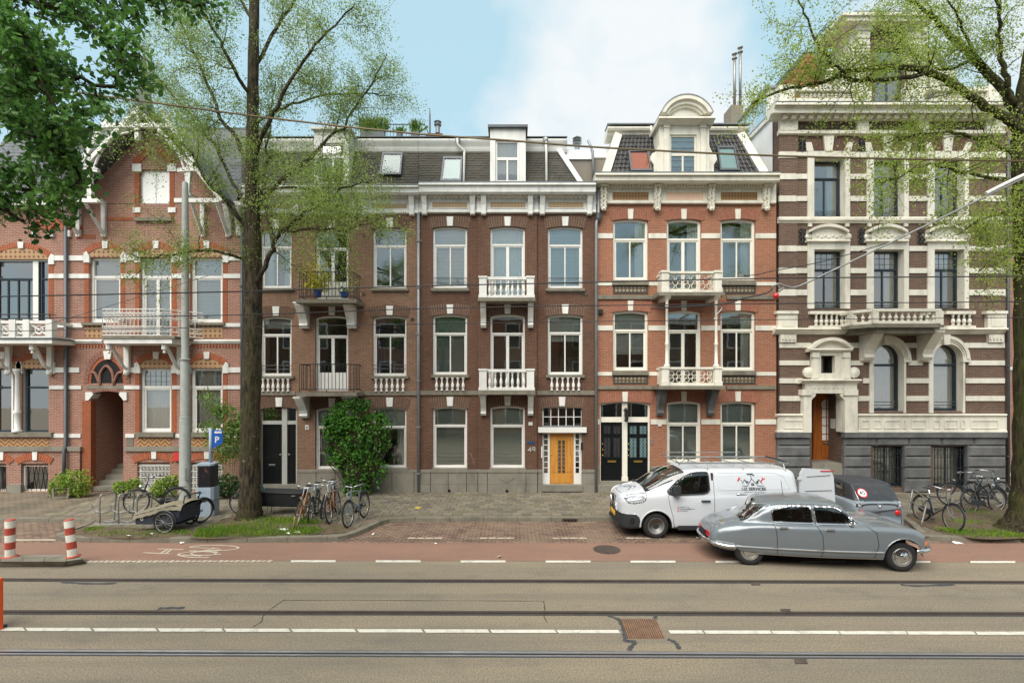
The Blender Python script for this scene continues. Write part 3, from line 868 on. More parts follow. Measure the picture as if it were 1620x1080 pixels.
# covers and seams in the road
def cover_round():
 t = thing('manhole_cover', 'round cast iron manhole cover in the red cycle lane', 'manhole cover', tuple(G(960, 869, .004)))
 c = G(960, 869, .004)
 MB().lathe((c.x, c.y, .0), [(.33, 0), (.33, .012), (.30, .0125), (.30, .010)], 28).build('rim', 'iron', t)
 m = MB()
 for k in range(13):
  x = -.27 + k * .045
  h = math.sqrt(max(.001, .285 ** 2 - x * x))
  m.box(c.x + x - .011, c.x + x + .011, c.y - h, c.y + h, .010, .017)
 m.build('rib_plate', 'iron', t)
cover_round()
def cover_square():
 cs = [G(992, 1009, .006), G(1052, 1009, .006), G(1038, 979, .006), G(982, 979, .006)]
 t = thing('road_grate', 'square rusty cast iron grate set askew in the asphalt', 'grate', tuple((cs[0] + cs[2]) / 2))
 MB().hexa([c - Vector((0, 0, .01)) for c in cs] + [c + Vector((0, 0, .004)) for c in cs]).build('plate', plain('rusty_iron', S(150, 112, 84), .8, .1, var=.3, scale=6), t)
 for k in range(17):
  u0, u1 = (k + .1) / 17, (k + .5) / 17
  q = [cs[0].lerp(cs[1], u0), cs[0].lerp(cs[1], u1), cs[3].lerp(cs[2], u1), cs[3].lerp(cs[2], u0)]
  MB().hexa([c + Vector((0, 0, .003)) for c in q] + [c + Vector((0, 0, .011)) for c in q]).build('rib', 'iron', t)
cover_square()
def ribbon(name, pts, w, mat, z=.005, parent=None, kind=None):
 p = crom([G(a, b, z) for a, b in pts], 5)
 m = MB()
 vs = []
 for i, q in enumerate(p):
  d = (p[min(i + 1, len(p) - 1)] - p[max(0, i - 1)]).normalized()
  nn = Vector((-d.y, d.x, 0)) * w * (.75 + .25 * math.sin(i * 1.7))
  vs += [q - nn, q + nn]
 m.add(vs, [(2 * i, 2 * i + 1, 2 * i + 3, 2 * i + 2) for i in range(len(p) - 1)])
 return m.build(name, mat, parent or rd)
ribbon('tar_seam', [(962, 973), (978, 979), (985, 990), (988, 1002), (990, 1013), (1000, 1013), (1004, 1016), (997, 1024), (996, 1028)], .045, 'tar')
ribbon('tar_seam', [(1056, 1010), (1066, 1014), (1072, 1020), (1074, 1026)], .045, 'tar')
ribbon('tar_seam', [(1038, 979), (1036, 976), (1038, 972)], .04, 'tar')
ribbon('asphalt_crack', [(400, 991), (414, 982), (416, 974), (432, 960), (450, 948)], .008, 'groove')
ribbon('asphalt_crack', [(450, 948.5), (640, 949), (860, 950)], .006, 'groove')
ribbon('asphalt_crack', [(860, 950), (862, 962), (861, 975), (866, 984)], .008, 'groove')
ribbon('asphalt_patch', [(98, 920), (140, 922.5), (184, 922)], .05, 'tar')
ribbon('asphalt_patch', [(250, 962), (270, 961), (292, 961)], .06, 'tar', .0045)
ribbon('asphalt_patch', [(1425, 924), (1450, 926), (1510, 924)], .05, 'tar')
ribbon('asphalt_crack', [(470, 1034), (500, 1036)], .01, 'groove')
for i, (x, y, w, h) in enumerate(((1268, 1045, 10, 4), (1244, 965, 8, 2.5), (1196, 923, 7, 2))):
 q = [G(x - w, y + h, .006), G(x + w, y + h, .006), G(x + w * .7, y - h, .006), G(x - w * 1.2, y - h, .006)]
 MB().hexa([c - Vector((0, 0, .01)) for c in q] + [c + Vector((0, 0, .003)) for c in q]).build('valve_cover', 'iron', label=('small iron valve cover in front of the polished rail', 'small iron cover behind the dark tram rail', 'small iron plate by the far tram rail')[i], cat='cover')
c = G(661, 803, .118)
MB().lathe((c.x, c.y, .118), [(.09, 0), (.085, .012), (.05, .016)], 10).build('pavement_marker', plain('yellow_plastic', S(214, 178, 50), .5), label='flat yellow marker lying on the pavement tiles', cat='marker')
dr = thing('street_drain', 'kerb drain with dark slots in the kerb face', 'drain', tuple(G(901, 825)))
for k in range(4):
 p = G(894 + k * 5.2, 825.5)
 MB().box(p.x - .03, p.x + .03, p.y - .028, p.y + .02, .02, .085).build('slot', 'dark', dr)
MB().box(G(889, 825).x, G(914, 825).x, G(900, 825).y - .024, G(900, 825).y + .02, .0, .10).build('drain_body', 'iron', dr)
# ================================================================ house C: brown brick, wooden door, white balustraded balconies
def tile_panel(par, x0, x1, y0, y1, d, kind, k=0):
 return pbox('tile_panel', M['tp_' + kind], par, x0, x1, y0, y1, d, d - .03)
def tilemat(name, a, b, ed, sx=.09, sz=.09, mode='diamond'):
 t = NT(name)
 sp = t.n('ShaderNodeSeparateXYZ', {0: t.obj()})
 x, z = sp.outputs[0], sp.outputs[2]
 if mode == 'diamond':
  u = t.math('ABSOLUTE', t.math('SUBTRACT', t.math('FRACT', t.math('DIVIDE', x, sx)), .5))
  v = t.math('ABSOLUTE', t.math('SUBTRACT', t.math('FRACT', t.math('DIVIDE', z, sz)), .5))
  f = t.math('LESS_THAN', t.math('ADD', u, v), .36)
  c = t.mix(f, a, b)
  f2 = t.math('LESS_THAN', t.math('ADD', u, v), .14)
  c = t.mix(f2, c, ed)
 else:                                               # zigzag
  u = t.math('ABSOLUTE', t.math('SUBTRACT', t.math('FRACT', t.math('DIVIDE', x, sx)), .5))
  f = t.math('LESS_THAN', t.math('FRACT', t.math('ADD', t.math('DIVIDE', z, sz), t.math('MULTIPLY', u, 2.))), .5)
  c = t.mix(f, a, b)
 n = t.noise(t.obj(), 8, 3)
 c = t.mix(t.math('MULTIPLY', n, .35), c, ed)
 return t.end(t.bsdf(c, .5, 0, None, .4))
M['tp_C'] = tilemat('ochre_frieze_tiles', S(170, 140, 100), S(120, 84, 60), S(206, 186, 150), .12, .12)
M['tp_D'] = tilemat('bronze_frieze_tiles', S(120, 88, 52), S(176, 136, 80), S(96, 62, 40), .11, .22)
M['tp_Dm'] = tilemat('pink_frieze_tiles', S(214, 178, 152), S(196, 130, 104), S(232, 216, 196), .1, .1)
M['tp_Ds'] = tilemat('grey_sill_tiles', S(92, 80, 66), S(188, 176, 146), S(70, 60, 50), .14, .14)
M['tp_lat'] = tilemat('lattice_brick', S(178, 146, 106), S(120, 78, 52), S(120, 78, 52), .17, .17)
M['tp_zig'] = tilemat('zigzag_brick', S(178, 142, 96), S(122, 76, 50), S(156, 122, 84), .3, .15, 'zig')
M['tp_E'] = tilemat('dark_frieze_tiles', S(74, 60, 50), S(120, 100, 74), S(60, 48, 42), .16, .16)
M['orangeblind'] = plain('orange_blind', S(180, 104, 76), .8, var=.05)
M['blueblind'] = plain('pale_blue_blind', S(140, 164, 166), .8, var=.05)
M['frame_grey'] = plain('grey_door_paint', S(168, 168, 162), .45, var=.06)
def woodmat(name, a, b, s=1.):
 t = NT(name)
 v = t.obj()
 n = t.noise(t.scl(v, 22 * s, 22 * s, 1.6), 1.0, 6, .6)
 k = t.noise(t.scl(v, 5, 5, 3), 1.4, 4, .7)
 c = t.mix(t.ramp(n, .3, .7), a, b)
 c = t.mix(t.math('MULTIPLY', t.ramp(k, .55, .75), .5), c, mul(b, .6))
 return t.end(t.bsdf(c, .45, 0, t.bump(n, .1, .004), .4))
M['wooddoor'] = woodmat('varnished_oak', S(206, 150, 70), S(178, 116, 46))
M['wooddoor2'] = woodmat('varnished_teak', S(176, 104, 40), S(136, 72, 26))
def flat_balcony(h, x0, x1, ytop, ybot, yslab, out, mat, nb, piers=True, label=None):
 """Stone balcony: slab, corner piers, rail and turned balusters."""
 d = out
 b = pbox('balcony', 'slabgrey', h, x0 - 2, x1 + 2, ybot, yslab, d + .04, 0.0)
 X0, X1 = fx(x0, d), fx(x1, d)
 pw = .26
 zt, z0 = fz(ytop, d), fz(ybot, d)
 for s in (0, 1):
  a = X0 if s == 0 else X1 - pw
  m = MB().box(a, a + pw, FY - d, FY - d + pw, z0, zt - .05)
  m.box(a - .02, a + pw + .02, FY - d - .02, FY - d + pw + .02, z0, z0 + .1)
  m.build('pier', mat, b)
  MB().box(a - .025, a + pw + .025, FY - d - .025, FY - d + pw + .02, zt - .05, zt + .012).build('pier_cap', mat, b)
  xs = X0 + .09 if s == 0 else X1 - .09
  MB().box(xs - .05, xs + .05, FY - d + pw, FY, zt - .1, zt).build('side_rail', mat, b)
  MB().box(xs - .05, xs + .05, FY - d + pw, FY, z0, z0 + .08).build('side_base', mat, b)
  me = baluster_mesh(zt - .1 - z0 - .08, .05, mat)
  for i in range(2): put('baluster', me, b, (xs, FY - d + pw + (d - pw) * (i + .5) / 2, z0 + .08))
 MB().box(X0 + pw, X1 - pw, FY - d + .06, FY - d + .2, zt - .1, zt).build('handrail', mat, b)
 MB().box(X0 + pw, X1 - pw, FY - d + .06, FY - d + .2, z0, z0 + .08).build('base_rail', mat, b)
 me = baluster_mesh(zt - .1 - z0 - .08, .055, mat)
 for i in range(nb):
  put('baluster', me, b, (X0 + pw + (X1 - X0 - 2 * pw) * (i + .5) / nb, FY - d + .13, z0 + .08))
 return b
def houseC():
 h = thing('town_house', 'brown brick town house with varnished wooden front door and white balustraded balconies', 'town house', (fx(802), FY, PZ))
 x0, xa, xb, x1 = 662, 756.5, 849.5, 943
 wl = [(684.5, 739, 358, 456), (684.5, 739, 497, 593), (684.5, 739, 643, 741)]
 wc = [(775.5, 830.5, 358, 470), (775.5, 830.5, 497, 617), (775.5, 830.5, 642, 741)]
 wr = [(866.7, 922, 358, 456), (866.7, 922, 497, 593), (858, 920.6, 643, 778)]
 wall(h, 'brickC', x0, xa, 300, None, wl)
 wall(h, 'brickC', xa, xb, 300, None, wc, d=.07, back=0)
 wall(h, 'brickC', xb, x1, 300, None, wr, back=0)
 for s in (xa, xb):
  MB().add([(fx(s), FY, PZ), (fx(s), FY - .07, PZ), (fx(s, .07), FY - .07, fz(300)), (fx(s), FY, fz(300))], [(0, 1, 2, 3)]).build('wall_return', 'brickC', h)
 MB().box(fx(x0), fx(x1), FY + .3, FY + 8.0, fz(305), fz(300) + .02).build('attic_floor', 'dark', h)
 k = {'ft': 'frame', 'fw': .07}
 window(h, *wl[0], tr=387, cur='blind', bars=(439, 446), **k)
 window(h, *wl[1], tr=527, cur='blind', **k)
 window(h, *wl[2], tr=673, mull=0, cur='blind', **k)
 window(h, *wc[0], tr=386, cur='sheer', name='balcony_door', d=.07, **k)
 window(h, *wc[1], tr=527, cur='', name='balcony_door', d=.07, **k)
 window(h, *wc[2], tr=673, mull=0, cur='blind', d=.07, **k)
 window(h, *wr[0], tr=387, cur='blind', bars=(439, 446), **k)
 window(h, *wr[1], tr=526, cur='up45', **k)
 for (a, b, c, e), dd in [(w, 0) for w in wl] + [(w, .07) for w in wc] + [(w, 0) for w in wr]:
  voussoirs(h, 'voussC', a, b, c, 3.6, 17, d=dd, over=3)
  keystone(h, 'white', (a + b) / 2, c - 15.5, c - 1, 10.5, 8.5, dd + .05)
 for (a, b, c, e) in (wl[0], wr[0]):
  pbox('window_sill', 'slabgrey', h, a - 3, b + 3, e - .5, e + 4, .10, -.12)
  pbox('sill_bracket', 'slabgrey', h, a - 1, b + 1, e + 4, e + 7, .03, -.01)
 for (a, b, c, e) in (wl[1], wr[1]):
  pbox('window_sill', 'slabgrey', h, a - 3, b + 3, e - .5, e + 4, .10, -.12)
  pbox('niche', 'brickC', h, a + 1, b - 1, 597, 618, .004, -.05)
  balusters(h, 'white', a + 2, b - 2, 597, 617.5, 6, .06, .06)
 for (a, b, c, e) in (wl[2], ):
  pbox('window_sill', 'stone', h, a - 1, b + 1, e - .5, e + 3, .07, -.12)
 pbox('window_sill', 'stone', h, 774, 832, 740.5, 744, .13, -.05)
 pbox('string_course', 'slabgrey', h, x0, xa, 617.5, 624.5, .06, -.02)
 pbox('string_course', 'slabgrey', h, xb, x1, 617.5, 624.5, .06, -.02)
 # balconies
 flat_balcony(h, 758, 845, 437, 470.5, 476, .75, 'white', 7)
 flat_balcony(h, 758, 845, 583.5, 617, 624, .75, 'white', 7)
 for y0, y1 in ((476, 518), (624, 657)):
  for cx in (764.5, 839.5):
   console(h, 'white', cx, 8.5, y0, y1, .55, d=.07, name='bracket')
 # stone plinth, stone by stone
 pbox('plinth_cap', 'stone', h, x0, 756, 742.8, 747, .075, -.02)
 pbox('plinth_cap', 'stone', h, 756, 850, 742.8, 747, .145, -.02)
 pbox('plinth_cap', 'stone', h, 850, 858, 742.8, 747, .075, -.02)
 pbox('plinth_cap', 'stone', h, 921, x1, 742.8, 747, .075, -.02)
 row = [(662, 681, 0), (681.5, 709, 0), (709.5, 738, 0), (738.5, 756, 0), (756.5, 771, .07), (771.5, 832, .07), (832.5, 850, .07), (850.5, 858, 0), (921, 943, 0)]
 for a, b, dd in row:
  pbox('plinth_stone', 'stone', h, a, b - .4, 747, 765.6, .05 + dd, -.02)
  pbox('plinth_stone', 'stone', h, a, b - .4, 766, 779, .06 + dd, -.02)
 m = MB()
 zc, xc, dd = (fz(756, .12)), fx(801, .12), .135
 m.prism([(xc - .3, zc), (xc, zc - .17), (xc + .3, zc), (xc, zc + .17)], FY - dd, FY - .1).build('carved_lozenge', 'stone', h)
 for px in (710, 802):
  MB().lathe((fx(px, .14), FY - (.075 if px < 750 else .14), fz(776, .1)), [(.05, -.03), (.05, .02), (.035, .021), (.035, -.01)], 10, 'y').build('vent_hole', 'dark', h)
 # the door set
 d = pbox('front_door', 'wooddoor', h, 870, 907.5, 684.5, 766, -.13, -.19)
 for a, b, c, e in ((871, 882, 690, 746), (896, 906.5, 690, 746), (871.5, 906, 751, 763)):
  pbox('door_board', 'wooddoor', d, a, b, c, e, -.118, -.15)
 for px in (885.2, 891.6):
  pbox('door_glass', 'glass', d, px - 2.2, px + 2.2, 696, 748, -.125, -.14)
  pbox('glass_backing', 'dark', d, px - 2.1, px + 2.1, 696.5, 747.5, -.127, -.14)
 for k_ in range(7):
  pbox('glass_bar', 'wooddoor', d, 883, 894, 703 + k_ * 6.6, 703.6 + k_ * 6.6, -.120, -.14)
 MB().lathe((fx(872.2, -.1), FY + .115, fz(718, -.1)), [(.02, 0), (.03, .03), (.0, .05)], 8, 'y').build('door_knob', 'brass', d)
 for s, (a, b) in enumerate(((858, 869.8), (907.7, 920.4))):
  f = pbox('sidelight', 'frame', h, a, b, 684, 767, -.10, -.2)
  ca, cb = (860.5, 866.5) if s == 0 else (910.5, 916)
  for k_ in range(7):
   pbox('pane', 'glass', f, ca, cb, 686 + k_ * 9, 693.5 + k_ * 9, -.092, -.11)
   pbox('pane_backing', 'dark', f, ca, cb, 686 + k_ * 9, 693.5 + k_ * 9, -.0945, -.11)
 f = pbox('fanlight', 'frame', h, 858, 920.6, 643, 674.5, -.10, -.2)
 for i in range(5):
  for j in range(2):
   a = 860 + i * 12.1
   pbox('pane', 'glass', f, a, a + 10.6, 645.3 + j * 14.4, 658.2 + j * 14.4, -.088, -.11)
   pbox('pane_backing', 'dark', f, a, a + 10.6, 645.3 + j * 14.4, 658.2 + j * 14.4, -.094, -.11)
 pbox('door_lintel', 'frame', h, 851.5, 928, 675.4, 684, .14, -.19)
 pbox('lintel_flashing', 'zinc_dk', h, 852, 927, 674.2, 675.4, .12, -.1)
 pbox('door_step', 'stone', h, 857, 921.5, 767, 777, .12, -.22)
 for px in (861, 914.5):
  MB().lathe((fx(px, .1), FY - .06, fz(687, .1)), [(.03, -.05), (.055, 0), (.045, .06)], 8, 'y').smooth().build('spot_lamp', 'black', h)
 pbox('letter_box', 'frame', h, 856.2, 858, 706, 724, .03, -.02)
 pbox('bell_panel', 'black', h, 919, 922, 700, 712, .03, -.02)
 pbox('number_plate', 'white', h, 836, 842.5, 667.5, 672.5, .09, .06)
 pbox('name_plate', plain('blue_enamel', S(40, 70, 110), .3), h, 834, 845, 698, 702, .085, .06)
 g = MB()                                            # sprayed lettering beside the window
 for a, b in (((835, 712), (839, 707)), ((839, 707), (839, 714)), ((835, 711), (841, 711)), ((842, 707), (846, 707)), ((842, 707), (842, 710.5)), ((842, 710.5), (846, 710.5)), ((846, 707), (846, 713))):
  A, B = Vector((fx(a[0]), FY - .078, fz(a[1]))), Vector((fx(b[0]), FY - .078, fz(b[1])))
  g.tube([A, B], .009, 4)
 g.build('painted_number', 'white', h)
 MB().tube([(fx(743, 0), FY - .006, fz(715)), (fx(748), FY - .006, fz(725)), (fx(750), FY - .006, fz(735))], .008, 4).build('scratch', 'mortar', h)
 for px, py in ((652, 505), (927, 465)):
  MB().lathe((fx(px), FY + .01, fz(py)), [(.07, -.01), (.07, .03), (.045, .031)], 10, 'y').build('wall_vent', 'iron', h)
 # main cornice
 fr = pbox('frieze', 'white', h, x0, x1, 306, 337, .05, -.02)
 pbox('frieze', 'white', h, xa - 2, xb + 2, 306, 337, .12, .0)
 for a, b, dd in ((684, 738.5, .0), (775.5, 831, .07), (867.5, 923, 0)):
  tile_panel(h, a, b, 319.5, 328.5, .06 + dd, 'C')
  for q in ((a - 1.5, b + 1.5, 318, 319.4), (a - 1.5, b + 1.5, 328.6, 330)):
   pbox('panel_bead', 'white', h, *q, .075 + dd, .04 + dd)
 for a, b, dd in ((x0, xa - 2, 0), (xa - 2, xb + 2, .07), (xb + 2, x1, 0)):
  cornice(h, 'white', a, b, [(331.5, .08 + dd), (333, .12 + dd), (335.5, .12 + dd), (337.4, .06 + dd)], 'architrave')
  cornice(h, 'white', a, b, [(288.6, .50 + dd), (290, .54 + dd), (292, .54 + dd), (293, .46 + dd), (303.5, .45 + dd), (305, .40 + dd), (307, .38 + dd), (307.5, .2 + dd), (312, .12 + dd)], 'cornice')
  cornice(h, 'zinc_dk', a, b, [(286.6, .50 + dd), (288.4, .53 + dd)], 'gutter_lip')
  dentils(h, 'white', a + 1, b - 1, 308.5, 312.5, .20 + dd, .10 + dd, .15, .08)
 for cx in (671, 747.5, 765, 839, 858, 933):
  dd = .07 if 756 < cx < 850 else 0
  c = console(h, 'white', cx, 8, 307.5, 340, .26, d=.05 + dd, foot=.45)
  pbox('console_drop', 'white', c, cx - 3, cx + 3, 322, 338, .20 + dd, .1)
 # mansard
 yb, yt = FY + .12, FY + .75
 def mp_(px, py, Y): return P(px, py, Y)
 bl, br_, tr_, tl = mp_(662, 290, yb), mp_(917, 290, yb), mp_(885, 240, yt), mp_(662, 240, yt)
 roof_tiles(h, 'slates', 'slate', (bl, br_, tr_, tl), 13, 30, .018, seed=4)
 a, b = mp_(884, 238, yt - .02), mp_(919, 291, yb - .02)
 m = MB()
 m.obox((a + b) / 2, b - a, (0, 1, .0), (b - a).cross(Vector((0, 1, 0))), (b - a).length / 2, .1, .085)
 m.build('barge_board', 'white', h)
 top = [(219.5, .10), (221, .12), (224, .10), (232, .02), (236, .0), (241.5, -.04)]
 o = (FY - yt)
 pts = [(yt - q, H - (y - HY) * (yt - q) / F) for y, q in top]
 pts += [(yt + .6, pts[-1][1]), (yt + .6, pts[0][1])]
 MB().prism(pts, P(662, 0, yt).x, P(897, 0, yt).x, 'x').build('roof_edge', 'white', h)
 MB().box(P(662, 0, yt).x, P(897, 0, yt).x, yt - .13, yt + .4, P(0, 219.4, yt).z, P(0, 218.2, yt).z).build('roof_trim', 'zinc_dk', h)
 MB().box(fx(x0), P(893, 0, yt).x, yt + .3, FY + 8, P(0, 243, yt).z, P(0, 219.8, yt).z).build('flat_roof', 'zinc_dk', h)
 MB().add([tuple(br_), tuple(tr_), (tr_.x, FY + 8, tr_.z), (br_.x, FY + 8, br_.z)], [(0, 1, 2, 3)]).build('roof_side', 'gplaster', h)
 # dormer
 yd = FY + .05
 dm = thing_part(h, 'dormer', 'white', 775.4, 831.7, 203, 289, yd, FY + 1.6, [(783.7, 821.3, 222, 287)])
 dwin(dm, 784, 821, 222, 287, yd, 250, 'sheer')
 MB().box(P(772, 0, yd).x, P(835, 0, yd).x, yd - .12, FY + 1.7, P(0, 203.5, yd).z, P(0, 199.6, yd).z).build('dormer_cap', 'zinc_dk', dm)
 # roof window and rain pipes
 def onroof(px, py):                                 # point on the mansard plane
  t_ = (290 - py) / 50.
  Y = yb + (yt - yb) * t_
  return P(px, py, Y - .03)
 skylight(h, (onroof(697, 289.5), onroof(730, 289.5), onroof(732, 251), onroof(702, 251)), rollo='blueblind')
 for pts in ([(724, 221), (724, 230), (735, 240), (735, 243), (734, 289)], [(863, 219), (864, 240), (864.5, 288)]):
  w = [P(a, b, (yb if b > 280 else yt - .1 if b > 235 else yt - .18)) - Vector((0, .08, 0)) for a, b in pts]
  pipe(h, w, .045, 'white' if pts[0][0] > 700 else 'zinc')
 for px in (724, 863):
  p = P(px, 222, yt - .2)
  MB().lathe((p.x, p.y, p.z - .12), [(.05, 0), (.09, .06), (.1, .2), (.11, .22)], 8).build('rain_hopper', 'zinc', h)
 pipe(h, [(fx(662, .1), FY - .1, fz(337, .1)), (fx(662, .1), FY - .1, PZ)], .055, 'zinc', clips=6)
 return h
def thing_part(h, name, mat, x0, x1, y0, y1, Yf, Yb, holes, ends=True):
 """A box-like part standing on the roof, its front at depth Yf, with real openings in the front."""
 X0, X1 = P(x0, 0, Yf).x, P(x1, 0, Yf).x
 Z0, Z1 = P(0, y1, Yf).z, P(0, y0, Yf).z
 hs = [(P(a, 0, Yf).x, P(b, 0, Yf).x, max(Z0, P(0, f, Yf).z), P(0, e, Yf).z) for a, b, e, f in holes]
 xs = sorted({X0, X1} | {v for q in hs for v in q[:2]}); zs = sorted({Z0, Z1} | {v for q in hs for v in q[2:]})
 m = MB()
 for i in range(len(xs) - 1):
  for j in range(len(zs) - 1):
   cx, cz = (xs[i] + xs[i + 1]) / 2, (zs[j] + zs[j + 1]) / 2
   if any(q[0] < cx < q[1] and q[2] < cz < q[3] for q in hs): continue
   m.add([(xs[i], Yf, zs[j]), (xs[i + 1], Yf, zs[j]), (xs[i + 1], Yf, zs[j + 1]), (xs[i], Yf, zs[j + 1])], [(0, 1, 2, 3)])
 for a, b, c, e in hs:
  m.add([(a, Yf, c), (b, Yf, c), (b, Yf, e), (a, Yf, e), (a, Yf + .1, c), (b, Yf + .1, c), (b, Yf + .1, e), (a, Yf + .1, e)], [(0, 3, 7, 4), (1, 5, 6, 2), (3, 2, 6, 7)])
 m.add([(X0, Yf, Z0), (X1, Yf, Z0), (X1, Yf, Z1), (X0, Yf, Z1), (X0, Yb, Z0), (X1, Yb, Z0), (X1, Yb, Z1), (X0, Yb, Z1)], [(0, 3, 7, 4), (1, 5, 6, 2), (3, 2, 6, 7), (4, 7, 6, 5)])
 return m.build(name, mat, h)
def dwin(par, x0, x1, y0, y1, Yf, tr=None, cur='', ft='frame', mull=1, rec=.06, lead=False):
 """Window set into a roof part (par counts as its part, so frame, bars and pane are sub-parts)."""
 X0, X1, Z0, Z1 = P(x0, 0, Yf).x, P(x1, 0, Yf).x, P(0, y1, Yf).z, P(0, y0, Yf).z
 Y = Yf + rec
 f = .06
 MB().ring([(X0, Z0), (X1, Z0), (X1, Z1), (X0, Z1)], [(X0 + f, Z0 + f), (X1 - f, Z0 + f), (X1 - f, Z1 - f), (X0 + f, Z1 - f)], Y, Y + .08).build('window_frame', ft, par)
 zt = Z1
 if tr:
  zt = P(0, tr, Yf).z
  MB().box(X0 + f, X1 - f, Y + .005, Y + .07, zt - .05, zt + .05).build('transom', ft, par)
 for i in range(mull):
  xm = X0 + (X1 - X0) * (i + 1) / (mull + 1)
  MB().box(xm - .03, xm + .03, Y + .012, Y + .065, Z0 + f, (zt - .05) if tr else Z1 - f).build('glazing_bar', ft, par)
 MB().add([(X0, Y + .045, Z0), (X1, Y + .045, Z0), (X1, Y + .045, Z1), (X0, Y + .045, Z1)], [(0, 1, 2, 3)]).build('pane', 'glass', par)
 e = 1.2
 MB().add([(X0, Y + .08, Z0), (X1, Y + .08, Z0), (X1, Y + .08, Z1), (X0, Y + .08, Z1), (X0, Y + e, Z0), (X1, Y + e, Z0), (X1, Y + e, Z1), (X0, Y + e, Z1)],
    [(0, 4, 7, 3), (1, 2, 6, 5), (0, 1, 5, 4), (3, 7, 6, 2), (4, 5, 6, 7)]).build('room', 'room', par)
 if 'sheer' in cur: wavy(X0, X1, Z0, Z1, Y + .16, .02, 9).build('curtain', 'curtain', par)
 if 'blind' in cur: slats(X0, X1, Z0, Z1, Y + .14).build('blind', 'blind', par)
 if 'white' in cur: MB().box(X0, X1, Y + .12, Y + .13, Z0, Z1).build('blind', 'blindw', par)
 if lead:
  q = MB()
  for i in range(1, 6):
   zz = Z0 + (Z1 - Z0) * i / 6
   q.box(X0 + f, X1 - f, Y + .035, Y + .052, zz - .008, zz + .008)
  q.build('leading', 'zinc_dk', par)
hC = houseC()
# ================================================================ house B: brown brick, black railed balconies
def iron_balcony(h, x0, x1, ytop, ybot, yslab, out):
 b = pbox('balcony', 'slabgrey', h, x0 - 5, x1 + 5, ybot, yslab, out + .05, 0)
 d = out
 X0, X1, z0, z1 = fx(x0, d), fx(x1, d), fz(ybot, d), fz(ytop, d)
 Y = FY - d + .04
 for nm, z in (('top_rail', z1), ('bottom_rail', z0 + .1)):
  MB().tube([(X0, FY, z), (X0, Y, z), (X1, Y, z), (X1, FY, z)], .018, 5).build(nm, 'black', b)
 me = MB().tube([(0, 0, 0), (0, 0, z1 - z0 - .1)], .011, 5).mesh('railing_bar', 'black')
 n = 15
 for i in range(n + 1):
  put('railing_bar', me, b, (X0 + (X1 - X0) * i / n, Y, z0 + .1))
 for i in range(1, 5):
  for x in (X0, X1): put('railing_bar', me, b, (x, Y + (FY - Y) * i / 5, z0 + .1))
 me2 = MB().tube([(0, 0, 0), (0, 0, .1)], .014, 5).mesh('railing_foot', 'black')
 for x in (X0, X1, (X0 + X1) / 2): put('railing_foot', me2, b, (x, Y, z0))
 return b
